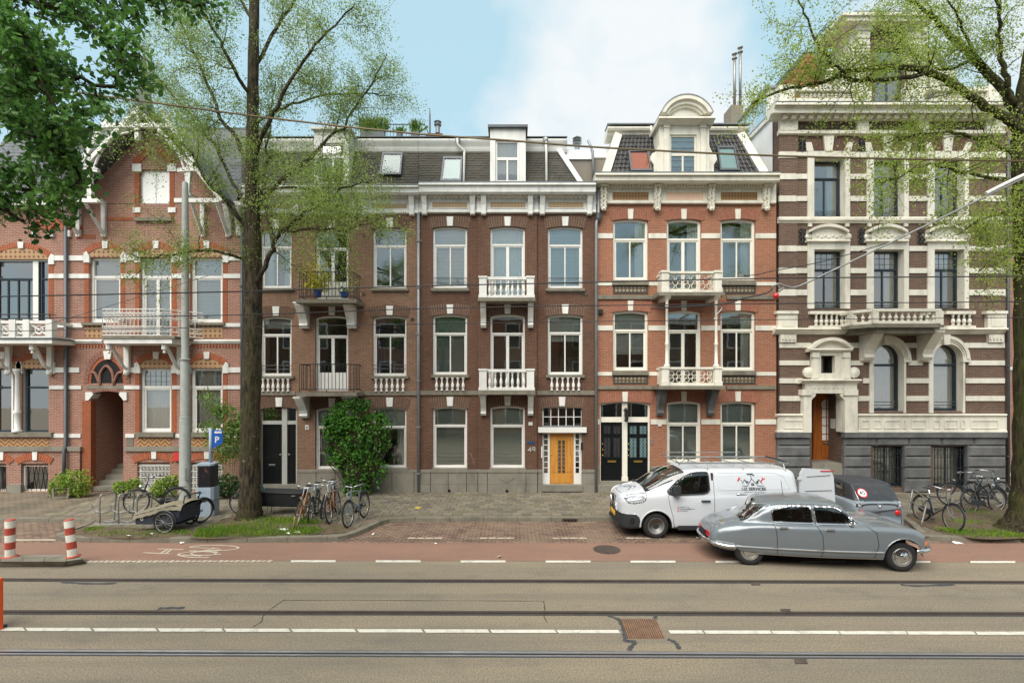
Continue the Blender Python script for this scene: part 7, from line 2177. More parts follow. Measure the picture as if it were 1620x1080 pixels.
street_tree('elm_tree', 'thick mossy elm at the right edge, its long limb over the striped mansion', 13.3,
 [(1626, 852, .95), (1628, 838, .66), (1630, 815, .46), (1631, 760, .38), (1632, 650, .36), (1632, 500, .35), (1631, 380, .345), (1628, 290, .335), (1625, 220, .32), (1628, 150, .27), (1640, 60, .22), (1652, -60, .15), (1660, -180, .06)],
 [([(1618, 215, 0), (1595, 190, -.2), (1567, 173, -.3), (1522, 144, -.5), (1489, 120, -.6), (1444, 107, -.7), (1389, 107, -.8), (1344, 113, -.9), (1300, 131, -1.), (1240, 142, -1.1), (1190, 165, -1.1)], .17, .25),
  ([(1480, 117, -.6), (1430, 122, -.7), (1390, 126, -.8), (1347, 128, -1.), (1325, 108, -1.2), (1300, 78, -1.3), (1277, 31, -1.4), (1260, -10, -1.5)], .085, .3),
  ([(1612, 180, 0), (1585, 140, .3), (1533, 84, .5), (1489, 38, .7), (1455, 13, .8), (1420, -20, .9)], .19, .25),
  ([(1604, 165, 0), (1589, 127, -.2), (1584, 67, -.4), (1578, 0, -.6), (1570, -60, -.7)], .11, .25),
  ([(1616, 290, 0), (1570, 282, -.6), (1520, 272, -.9), (1470, 260, -1.2), (1420, 280, -1.5), (1385, 290, -1.6)], .07, .2),
  ([(1616, 345, 0), (1580, 338, -.5), (1545, 352, -.8), (1515, 372, -1.)], .05, .15),
  ([(1612, 250, 0), (1560, 225, .4), (1500, 210, .6), (1440, 215, .8), (1400, 228, .8)], .08, .2),
  ([(1540, 92, .5), (1500, 110, .9), (1460, 95, 1.1), (1420, 60, 1.2), (1380, 40, 1.3)], .06, .2),
  ([(1620, 410, 0), (1596, 400, -.4), (1570, 410, -.7), (1548, 430, -.9)], .04, .15),
  ([(1560, 110, .4), (1530, 60, -.3), (1510, 20, -.6), (1490, -30, -.9)], .06, .2)],
 23, 'barkmoss', 'leafY2', .052, lpt=25, gap=.30, sub=(.6, 1.8), lgauss=.12, spread=.8)
street_tree('lime_tree', 'dark green leafy branches hanging into the top corner from a tree outside the frame', 6.2,
 [(-640, 1140, .38), (-640, 900, .3), (-630, 500, .27), (-600, 200, .24), (-560, -100, .2), (-500, -400, .1)],
 [([(-590, 20, 0), (-350, -60, .1), (-150, -60, .2), (0, -20, .1), (100, 20, 0), (165, 60, -.1), (196, 105, -.2)], .1, .45),
  ([(-600, 160, 0), (-350, 70, .2), (-150, 60, .2), (-20, 80, .1), (60, 110, 0), (120, 128, 0), (186, 140, 0)], .1, .45),
  ([(-610, 260, 0), (-350, 160, 0), (-150, 150, 0), (0, 190, -.1), (70, 225, -.2), (112, 255, -.2), (124, 290, -.2)], .09, .45),
  ([(-600, 330, 0), (-300, 260, .3), (-120, 260, .3), (-20, 285, .2), (40, 300, .1), (92, 306, .1)], .08, .45),
  ([(-590, 380, 0), (-250, 310, .2), (-100, 300, .2), (-10, 325, .1), (36, 348, 0)], .07, .45),
  ([(-560, -80, 0), (-250, -150, .4), (-60, -120, .5), (70, -60, .5), (140, -10, .5), (205, 30, .5)], .1, .45),
  ([(-500, -200, 0), (-150, -200, .8), (60, -120, 1.), (180, -60, 1.1), (250, -15, 1.1), (325, 8, 1.1)], .09, .6),
  ([(-600, 100, 0), (-250, 20, -.4), (-80, 20, -.6), (30, 60, -.7), (80, 160, -.7), (108, 175, -.7)], .08, .45),
  ([(-600, 200, 0), (-250, 120, .6), (-80, 120, .8), (20, 150, .9), (60, 200, .9), (90, 260, .9)], .08, .45)],
 29, 'bark', 'leafD', .092, sub=(.28, .62), gap=.15, twn=5, lpt=5, lgauss=.05, spread=.5, leaf_parts=300)
def bush(name, label, lobes, Y, n, size, leaf, stem=True, cat='shrub', seed=1, base=None, asp=.55, zb=.12, group=None, fill=.55, clump=0):
 """Shrub: stems and leaves spread through lobes given as (px, py, rx, ry) in pixels."""
 rr = random.Random(seed)
 k = Y / F
 bx = base or (sum(l[0] for l in lobes) / len(lobes))
 p0 = Vector(((bx - CX) * k, Y, zb))
 t = thing(name, label, cat, tuple(p0), group=group)
 if clump:
  lobes = [(l[0] + l[2] * .75 * math.cos(a), l[1] + l[3] * .75 * math.sin(a), l[2] * rr.uniform(.3, .5), l[3] * rr.uniform(.28, .5)) for l in lobes for a in [rr.uniform(0, 6.28) for _ in range(clump)]] + [(l[0], l[1], l[2] * .6, l[3] * .6) for l in lobes]
 pts = []
 wts = [l[2] * l[3] for l in lobes]
 for i in range(n):
  px, py, rx, ry = rr.choices(lobes, wts)[0]
  v = rdir(rr, .1)
  r = fill + (1 - fill) * rr.random() ** .5
  r *= 1 + .26 * math.sin(v.x * 6 + px) * math.cos(v.z * 5 + py) + .12 * math.sin(v.y * 9 + v.x * 11)
  c = P(px, py, Y)
  p = c + Vector((v.x * rx * k * r, v.y * min(rx, ry) * k * r * .9, v.z * ry * k * r))
  if p.z < zb + .02: p.z = zb + .02 + rr.random() * .1
  if p.y > FY - .12: p.y = FY - .12 - rr.random() * .15
  pts.append(p)
 leaves('foliage', pts, size, leaf, t, asp=asp)
 m = MB()
 for px, py, rx, ry in lobes:
  for q in range(3):
   c = P(px + rr.uniform(-.5, .5) * rx, py + rr.uniform(-.4, .4) * ry, Y)
   a = p0 + Vector((rr.uniform(-.08, .08), rr.uniform(-.06, .06), 0))
   m.tube(crom([a, a.lerp(c, .5) + Vector((rr.uniform(-.1, .1), 0, 0)), c], 3), [.025] * 3 + [.02, .014, .01, .006][:4], 5)
 if stem: m.build('stems', 'bark', t)
 return t
bush('evergreen_shrub', 'big glossy evergreen shrub against the front of the brown brick house', [(566, 690, 46, 44), (556, 655, 32, 22), (597, 688, 25, 32), (538, 676, 26, 22), (562, 742, 36, 38), (526, 722, 14, 18), (587, 735, 24, 36), (572, 640, 16, 10), (606, 662, 13, 9), (520, 668, 9, 7), (612, 700, 9, 12), (580, 648, 10, 16)], 17.7, 4600, .12, 'leafS', seed=3, fill=.5, clump=5)
pl_ = thing('planter', 'low concrete planter box on the pavement before the arched porch', 'planter', tuple(P(100, 783, 17.4)))
a, b = P(87, 783, 17.4), P(112, 783, 17.4)
MB().ring([(a.x, .12), (b.x, .12), (b.x + .03, .45), (a.x - .03, .45)], [(a.x + .06, .16), (b.x - .06, .16), (b.x - .04, .451), (a.x + .04, .451)], 17.3, 17.75).build('box', 'stone', pl_)
MB().box(a.x + .02, b.x - .02, 17.32, 17.73, .13, .38).build('soil', 'soil', pl_)
bush('potted_bush', 'bright yellow green bush growing over the concrete planter', [(118, 763, 22, 20), (96, 764, 17, 14), (86, 776, 8, 10), (131, 774, 11, 13)], 17.5, 1900, .08, 'leafB', seed=4)
bush('pot_plant', 'small leafy plant in a pot beside the porch steps', [(190, 770, 11, 10), (212, 768, 12, 11)], 17.3, 800, .08, 'leafB', seed=5)
bush('basement_bush', 'yellow green bush in front of the white basement grille', [(262, 770, 20, 14), (248, 778, 12, 10), (270, 762, 14, 10)], 17.4, 1200, .085, 'leafB', seed=6)
bush('dark_hedge_bush', 'dark clipped bush between ticket machine and elm trunk', [(360, 767, 19, 17), (348, 774, 13, 12), (374, 772, 14, 13)], 17.2, 1600, .08, 'leafDk', seed=7)
def bamboo():
 t = thing('bamboo', 'feathery bamboo growing against the brick behind the elm trunk', 'bamboo', tuple(P(362, 778, 17.5)))
 rr = random.Random(8)
 pts = []
 for i, path in enumerate(([(364, 778), (362, 720), (350, 660), (330, 625)], [(366, 778), (368, 700), (362, 650), (340, 650)], [(362, 778), (356, 730), (360, 690), (378, 668)], [(366, 778), (372, 730), (376, 690), (384, 660)], [(360, 778), (352, 735), (340, 700), (330, 672)])):
  c = crom([P(a, b, 17.5 + rr.uniform(-.2, .3)) for a, b in path], 6)
  MB().tube(c, .012, 5).build('cane', plain('bamboo_cane', S(120, 128, 70), .5), t)
  for p in c[7:]:
   for q in range(16): pts.append(p + Vector((rr.gauss(0, .16), rr.gauss(0, .14), rr.gauss(0, .13))))
 leaves('foliage', pts, .22, 'leafBam', t, asp=.16, droop=.8)
bamboo()
def pot(label, px, py, Y, r, h, mat, plant=None, psize=.07, n=200, rx=10, ry=10, pl='leafB', name='flower_pot', z=None):
 c = P(px, py, Y)
 t = thing(name, label, 'flower pot', tuple(c))
 MB().lathe(tuple(c), [(r * .7, 0), (r, h * .9), (r * 1.08, h * .9), (r * 1.08, h), (r * .9, h), (r * .85, h * .8)], 12).build('pot', mat, t)
 rr = random.Random(int(px))
 k = Y / F
 pts = [c + Vector((rr.gauss(0, rx * k * .5), rr.gauss(0, rx * k * .4), h + abs(rr.gauss(0, ry * k * .6)))) for i in range(n)]
 leaves('plant', pts, psize, pl, t)
blue = plain('blue_glaze', S(40, 74, 140), .3)
pot('blue pot of yellow green flowers on the upper black railed balcony', 503, 470, FY - .55, .14, .24, blue, n=900, rx=22, ry=34, psize=.08, pl='leafYel')
pot('small blue planter at the end of the upper black railed balcony', 545, 471, FY - .55, .16, .2, blue, n=90, rx=9, ry=8, pl='leafS')
for i, (px, py, rx, ry, lb) in enumerate(((590, 219, 30, 20, 'long trough of reedy grasses on the roof terrace'), (657, 219, 10, 18, 'spiky grass in a pot at the corner of the roof terrace'), (632, 219, 6, 8, 'little grass tuft in the middle of the roof terrace'))):
 c = P(px, py, FY + 2.0)
 t = thing('terrace_plant', lb, 'plant', tuple(c))
 w = rx * FY / F * .7
 MB().box(c.x - w, c.x + w, c.y - .12, c.y + .12, c.z - .02, c.z + .22).build('trough', 'zinc_dk', t)
 rr = random.Random(i + 60)
 m = MB()
 for q in range(rx * 14):
  x, y, hh = c.x + rr.uniform(-w, w), c.y + rr.uniform(-.1, .1), rr.uniform(.5, 1.15) * ry * FY / F * 1.3
  a_ = rr.gauss(0, .13)
  m.add([(x - .01, y, c.z + .2), (x + .01, y, c.z + .2), (x + a_ + .004, y + rr.gauss(0, .1), c.z + .2 + hh), (x + a_ - .004, y, c.z + .2 + hh)], [(0, 1, 2, 3)])
 m.build('blades', 'leafBam', t)
# ================================================================ vehicles
M['ds_paint'] = plain('silver_grey_paint', S(114, 121, 126), .30, .25, var=.04, scale=2, Coat_Weight=.8, Coat_Roughness=.04)
M['van_paint'] = plain('white_van_paint', S(192, 196, 200), .35, 0., var=.03, scale=2, Coat_Weight=.5, Coat_Roughness=.1)
M['opel_paint'] = plain('grey_blue_plastic', S(128, 138, 146), .45, 0., var=.04, scale=2, Coat_Weight=.2)
M['opel_dark'] = plain('anthracite_plastic', S(54, 56, 60), .6, var=.1)
M['blackplast'] = plain('black_plastic', S(40, 42, 45), .6, var=.12, scale=6)
M['seam'] = plain('panel_gap', S(48, 52, 56), .8, var=.05)
M['redlamp'] = plain('red_lamp', S(190, 24, 28), .2, var=.05, Coat_Weight=.5)
M['orangelamp'] = plain('orange_lamp', S(226, 120, 40), .2, var=.05, Coat_Weight=.5)
M['clearlamp'] = plain('lamp_glass', S(200, 206, 210), .12, .4, var=.3, scale=14)
M['seat'] = plain('dark_upholstery', S(58, 48, 44), .9, var=.2)
M['plateY'] = plain('yellow_plate', S(230, 180, 50), .5, var=.05)
M['redprint'] = plain('red_print', S(200, 30, 50), .5, var=.03)
M['darkprint'] = plain('dark_print', S(34, 40, 52), .5, var=.05)
def catm(a, t):                                       # Catmull-Rom resample of rows a at parameters t (numpy)
 n = len(a)
 i = np.clip(np.floor(t).astype(int), 0, n - 2)
 f = (t - i)[:, None]
 g = lambda k: a[np.clip(k, 0, n - 1)]
 p0, p1, p2, p3 = g(i - 1), g(i), g(i + 1), g(i + 2)
 return .5 * (2 * p1 + (p2 - p0) * f + (2 * p0 - 5 * p1 + 4 * p2 - p3) * f * f + (3 * p1 - p0 - 3 * p2 + p3) * f ** 3)
def snap(co, polys, ymin, tol):                         # pull nearby grid points onto the outlines so that cut edges run clean
 sel = np.where(np.abs(co[:, 1]) > ymin)[0]
 p = co[sel][:, [0, 2]]
 best = np.full(len(sel), 1e9); tgt = p.copy()
 for pl in polys:
  for (ax, az), (bx, bz) in zip(pl, pl[1:] + pl[:1]):
   a, d = np.array([ax, az]), np.array([bx - ax, bz - az])
   u = np.clip(((p - a) @ d) / max(1e-9, d @ d), 0, 1)
   q = a + u[:, None] * d
   r = np.linalg.norm(p - q, axis=1)
   k = r < best
   best[k] = r[k]; tgt[k] = q[k]
 k = best < tol
 co[sel[k], 0] = tgt[k, 0]; co[sel[k], 2] = tgt[k, 1]
def circle(cx, cz, r, n=40): return [(cx + r * math.cos(6.2832 * i / n), cz + r * math.sin(6.2832 * i / n)) for i in range(n)]
def shell(root, stations, classify, nx=200, nr_=44, mats=None, polys=(), ymin=.5):
 """Smooth body lofted through half sections [(y,z)...]; its faces are dealt out to body, panes and lamps by position."""
 stations = sorted(stations, key=lambda s: s[0])
 X = np.array([s[0] for s in stations], float)
 A = np.array([[c for p in s[1] for c in p] for s in stations], float)
 K = A.shape[1] // 2
 tx = np.linspace(0, len(X) - 1, nx)
 # even spacing in x rather than per station
 xs_even = np.linspace(X[0], X[-1], nx)
 tx = np.interp(xs_even, X, np.arange(len(X)))
 rows = catm(A, tx).reshape(nx, K, 2)
 xs = catm(X[:, None], tx)[:, 0]
 tr_ = np.linspace(0, K - 1, nr_)
 half = np.stack([catm(rows[i], tr_) for i in range(nx)])
 half[:, :, 0] = np.maximum(half[:, :, 0], 0)
 half[:, -1, 0] = 0
 full = np.concatenate([half * [1, 1], (half * [-1, 1])[:, -2::-1]], 1)
 m = full.shape[1]
 co = np.concatenate([np.repeat(xs[:, None, None], m, 1), full], 2).reshape(-1, 3)
 if polys: snap(co, list(polys), ymin, .02)
 groups = {}
 for i in range(nx - 1):
  for j in range(m - 1):
   a, b, c, d = i * m + j, i * m + j + 1, (i + 1) * m + j + 1, (i + 1) * m + j
   cen = (co[a] + co[b] + co[c] + co[d]) / 4
   k = classify(cen[0], cen[1], cen[2], min(j, m - 2 - j) / (nr_ - 1) * (K - 1))
   if k is None: continue
   groups.setdefault(k, []).append((a, b, c, d))
 groups.setdefault('body', [])
 for e in (0, nx - 1):                             # close both ends
  r = [e * m + j for j in range(m)]
  groups['body'].append(tuple(r if e == 0 else r[::-1]))
 objs = {}
 for k, fs in groups.items():
  used = sorted({v for f in fs for v in f})
  mp_ = {v: i for i, v in enumerate(used)}
  me = bpy.data.meshes.new(k)
  me.from_pydata([tuple(co[v]) for v in used], [], [tuple(mp_[v] for v in f) for f in fs])
  me.shade_smooth()
  me.materials.append(M[mats[k]] if isinstance(mats[k], str) else mats[k])
  nm = k.split('#')[0]
  objs[k] = link(nm, me, root)
 bv = BVHTree.FromPolygons([tuple(c) for c in co], [f for fs in groups.values() for f in fs])
 return objs, bv
def onside(bv, x, z, side, off=.004):
 h = bv.ray_cast(Vector((x, side * 3, z)), Vector((0, -side, 0)))
 return (h[0] + h[1] * off * (1 if h[1].y * side > 0 else -1)) if h[0] is not None else Vector((x, side * .8, z))
def ontop(bv, x, y, off=.004):
 h = bv.ray_cast(Vector((x, y, 4)), Vector((0, 0, -1)))
 return h[0] + Vector((0, 0, off)) if h[0] is not None else Vector((x, y, 1))
def poly_in(x, z, pl): return inside(x, z, pl)
def line_on(bv, pts, side, r, par, name, mat, off=.0, k=8, closed=False):
 q = []
 n = len(pts)
 for i in range(n if closed else n - 1):
  a, b = pts[i], pts[(i + 1) % n]
  for j in range(k): q.append(onside(bv, a[0] + (b[0] - a[0]) * j / k, a[1] + (b[1] - a[1]) * j / k, side, off))
 if not closed: q.append(onside(bv, *pts[-1], side, off))
 return MB().tube(q, r, 5, closed=closed).build(name, mat, par)
def road_wheel(root, x, y, z, r, w, side, hub='steel', style='van'):
 """Tyre with sidewall, rim disc and hub; side = which way its face looks (+1 / -1 in local y)."""
 s = -side
 pr = [(r * .62, -w * .5), (r * .9, -w * .5), (r * .98, -w * .36), (r, -w * .1), (r, w * .1), (r * .98, w * .36), (r * .9, w * .5), (r * .68, w * .5), (r * .62, w * .42)]
 t = MB().lathe((x, y, z), [(a, h * s) for a, h in pr], 28, 'y').smooth().build('wheel', 'rubber', root)
 rp = [(r * .66, w * .44), (r * .62, w * .47), (r * .56, w * .34), (r * .40, w * .30), (r * .36, w * .36), (r * .16, w * .40), (r * .02, w * .41)]
 MB().lathe((x, y, z), [(a, h * s) for a, h in rp], 28, 'y').smooth().build('rim', hub, t)
 if style == 'van':
  m = MB()
  for k in range(14):
   a = 6.283 * k / 14
   m.lathe((x + math.cos(a) * r * .5, y, z + math.sin(a) * r * .5), [(r * .055, w * .33 * s), (r * .05, w * .41 * s)], 6, 'y')
  m.build('rim_holes', 'dark', t)
  MB().lathe((x, y, z), [(r * .31, w * .36 * s), (r * .3, w * .43 * s), (r * .1, w * .46 * s)], 16, 'y').build('hub_cap', 'blackplast', t)
 else:
  MB().lathe((x, y, z), [(r * .60, w * .40 * s), (r * .56, w * .46 * s), (r * .44, w * .42 * s), (r * .40, w * .47 * s), (r * .2, w * .49 * s), (r * .18, w * .54 * s), (r * .05, w * .56 * s)], 20, 'y').smooth().build('hub_cap', 'chrome', t)
 return t
# ---------------------------------------------------------------- the classic saloon
def saloon():
 pr_, pf_ = G(1185, 892.5), G(1419, 900)
 ang = math.atan2(pf_.y - pr_.y, pf_.x - pr_.x)
 Ld = (pf_ - pr_).length
 k = Ld / 3.125
 off = Matrix.Rotation(ang, 3, 'Z') @ Vector((0, .64 * k, 0))
 t = thing('classic_car', 'silver grey classic saloon with sloping tail and half covered rear wheel', 'car', tuple(pr_ + off), ang, world=False)
 t.scale = (k, k, k)
 def sec(x, w, zb, zf, gz, gl=None, gt=None, mid=None):
  lo = [(w * .84, zb), (w * .955, zb + .045), (w * .99, zb + .17), (w, zb + (zf - zb) * .5), (w * .985, zf - .12), (w * .93, zf - .03)]
  if gl: up = [(gl, zf + .015), (gl * .55 + gt * .45, (zf + gz) * .5 + .02), (gt * 1.02, gz - .115), (gt * .9, gz - .055), (gt * .5, gz - .012), (0, gz)]
  else: up = [(w * .86, zf + (gz - zf) * .1), (w * .72, zf + (gz - zf) * .45), (w * .55, zf + (gz - zf) * .75), (w * .38, zf + (gz - zf) * .9), (w * .2, gz - .005), (0, gz)]
  return (x, lo + up)
 st = [sec(-.82, .40, .44, .60, .63), sec(-.785, .50, .38, .66, .73), sec(-.68, .60, .33, .74, .83), sec(-.48, .67, .30, .82, .92), sec(-.22, .73, .28, .88, .985),
   sec(-.02, .76, .27, .915, 1.04, .60, .50), sec(.18, .785, .26, .935, 1.20, .64, .50), sec(.36, .80, .25, .945, 1.35, .66, .52), sec(.6, .825, .25, .95, 1.425, .68, .55),
   sec(1.0, .86, .25, .955, 1.468, .71, .58), sec(1.4, .885, .25, .96, 1.475, .73, .60), sec(1.75, .895, .25, .96, 1.455, .735, .60), sec(2.0, .90, .25, .96, 1.39, .735, .575), sec(2.2, .90, .25, .96, 1.21, .735, .55),
   sec(2.42, .90, .25, .965, 1.04, .72, .50), sec(2.62, .90, .25, .965, 1.0), sec(3.0, .895, .26, .955, .985), sec(3.3, .87, .29, .93, .945), sec(3.48, .83, .32, .885, .89), sec(3.62, .76, .36, .80, .79), sec(3.72, .66, .40, .68, .67), sec(3.79, .50, .44, .58, .58)]
 rw = [(.50, .975), (1.335, .975), (1.30, 1.33), (.95, 1.335), (.62, 1.275), (.50, 1.21)]
 fw_ = [(1.40, .975), (2.22, .975), (2.10, 1.12), (1.93, 1.27), (1.80, 1.325), (1.36, 1.335)]
 def cl(x, y, z, q):
  if abs(y) > .45 and (x - 3.125) ** 2 + (z - .32) ** 2 < .405 ** 2: return None
  if q > 5.0 and q < 8.6:
   if poly_in(x, z, rw): return 'rear_door_window#R' if y < 0 else 'rear_door_window#L'
   if poly_in(x, z, fw_): return 'front_door_window#R' if y < 0 else 'front_door_window#L'
  zt = np.interp(x, [-.25, .02, .18, .36, .5], [.98, 1.03, 1.19, 1.345, 1.40])
  if -.12 < x < .36 and q > 7.0 and abs(y) < .50: return 'rear_window'
  if 2.02 < x < 2.40 and q > 6.9: return 'windscreen'
  return 'body'
 mats = {'body': 'ds_paint', 'rear_window': 'carglass', 'windscreen': 'carglass'}
 for s in 'RL':
  mats['rear_door_window#' + s] = 'carglass'; mats['front_door_window#' + s] = 'carglass'
 ob, bv = shell(t, st, cl, 280, 84, mats, [rw, fw_, circle(3.125, .32, .405)], .45)
 body = ob['body']
 for side in (-1, 1):
  for pl_, nm in ((rw, 'window_trim'), (fw_, 'window_trim')): line_on(bv, pl_, side, .015, body, nm, 'chrome', .007, closed=True)
  line_on(bv, [(-.70, .435), (-.4, .43), (.4, .43), (1.2, .43), (2.0, .43), (2.7, .435)], side, .017, body, 'side_strip', 'chrome', .004, 10)
  line_on(bv, [(.12, .285), (1.2, .28), (2.72, .285)], side, .010, body, 'sill_strip', 'chrome', .004, 12)
  for pts in ([(.50, .96), (.53, .75), (.55, .29)], [(1.37, .96), (1.46, .75), (1.48, .45), (1.44, .28)], [(2.42, .955), (2.56, .85), (2.60, .6), (2.52, .3)]):
   line_on(bv, pts, side, .009, body, 'door_gap', 'seam', -.002, 8)
  for x in (.68, 1.62):
   p = onside(bv, x, .885, side, .02)
   MB().obox(p, (1, 0, .0), (0, 1, 0), (0, 0, 1), .085, .018, .014).build('door_handle', 'chrome', body)
  p = onside(bv, .38, 1.28, side)
  q = []
  for xx, zz in ((.40, 1.285), (.6, 1.345), (1.0, 1.375), (1.5, 1.38), (1.85, 1.345), (1.97, 1.295)): q.append(onside(bv, xx, zz, side, .008))
  MB().tube(crom(q, 5), .014, 5).build('roof_gutter', 'chrome', body)
  MB().tube([onside(bv, xx, zz, side, .008) for xx, zz in ((1.97, 1.295), (2.08, 1.19), (2.18, 1.09), (2.28, .995))], .016, 5).build('screen_pillar', 'chrome', body)
  p = Vector((.30, side * .49, 1.34))
  MB().lathe(tuple(p + Vector((-.18, 0, 0))), [(.035, 0), (.028, .06), (.018, .22), (.0, .3)], 10, 'x').smooth().build('roof_indicator', 'chrome', body)
  # lamps, bumpers
  MB().obox((-.81, side * .27, .60), (0, 1, 0), (1, 0, .25), (0, 0, 1), .09, .02, .055).build('tail_lamp', 'redlamp', t)
  MB().obox((-.80, side * .40, .585), (0, 1, 0), (1, side * .5, .25), (0, 0, 1), .045, .02, .05).build('tail_lamp', 'redlamp', t)
  MB().lathe((3.60, side * .62, .70), [(.10, -.05), (.105, .03), (.08, .06), (.02, .075)], 14, 'x').smooth().build('head_lamp', 'clearlamp', t)
  p = Vector((3.66, side * .70, .60))
  MB().obox(p, (1, 0, 0), (.6, 1, 0), (0, 0, 1), .035, .06, .03).build('indicator', 'orangelamp', t)
  MB().tube(crom([(3.40, side * .83, .46), (3.62, side * .78, .47), (3.78, side * .62, .48), (3.90, side * .30, .50), (3.93, 0, .50)], 5), [.05] * 21, 8).smooth().build('front_bumper', 'chrome', t)
  MB().tube(crom([(-.32, side * .745, .42), (-.55, side * .70, .43), (-.74, side * .57, .45), (-.86, side * .3, .47), (-.885, 0, .47)], 5), .045, 8).smooth().build('rear_bumper', 'chrome', t)
  road_wheel(t, 3.125, side * .72, .32, .32, .19, side, 'steel', 'ds')
  road_wheel(t, 0., side * .62, .32, .32, .17, side, 'steel', 'ds')
  a0 = []
  for i in range(15):
   a = math.pi * (i / 14.) * .98 + .04
   a0.append(onside(bv, 3.125 + .425 * math.cos(a), .32 + .425 * math.sin(a), side, .003))
  MB().tube(a0, .012, 5).build('arch_lip', 'ds_paint', body)
  for xx in (.55, 1.55):
   m = MB()
   m.obox((xx + .12, side * .34, .62), (1, 0, 0), (0, 1, 0), (0, 0, 1), .28, .26, .12)
   k_ = .30 if xx > 1 else .22
   m.obox((xx - .16, side * .34, .60 + k_), (1, 0, .15), (0, 1, 0), (-.15, 0, 1), .08, .25, k_)
   if xx > 1: m.obox((xx - .22, side * .34, 1.22), (1, 0, .15), (0, 1, 0), (-.15, 0, 1), .05, .14, .07)
   m.build('seat', 'seat', t)
 MB().box(-.7, 3.6, -.55, .55, .26, .45).build('underbody', 'dark', t)
 MB().box(2.55, 3.4, -.5, .5, .3, .7).build('wheel_well', 'dark', t)
 MB().obox((-.84, 0, .58), (0, 1, 0), (1, 0, .2), (0, 0, 1), .19, .012, .055).build('rear_panel', 'dark', t)
 MB().obox((-.853, 0, .585), (0, 1, 0), (1, 0, .2), (0, 0, 1), .12, .006, .04).build('number_plate', 'darkprint', t)
 p = ontop(bv, -.5, -.30)
 MB().obox(p, (1, 0, .3), (0, 1, 0), (0, 0, 1), .02, .06, .006).build('badge', 'brass', body)
 MB().tube([(1.98, .42, 1.02), (2.0, .42, 1.13)], .012, 5).build('steering_column', 'blackplast', t)
 MB().tube([(1.92, .42 + .17 * math.cos(a), 1.05 + .17 * math.sin(a)) for a in [i * .524 for i in range(12)]], .014, 5, closed=True).build('steering_wheel', 'blackplast', t)
 p = onside(bv, 2.1, .99, -1, .07)
 MB().obox(p, (1, 0, 0), (0, 1, 0), (0, 0, 1), .03, .055, .04).build('wing_mirror', 'chrome', t)
 MB().tube([(1.0, .0, 1.45), (.96, 0, 1.78)], .006, 5).build('aerial', 'blackplast', t)
 MB().tube([(-.80, .28, .30), (-.92, .28, .29)], .03, 8).build('exhaust', 'steel', t)
 return t
ds = saloon()
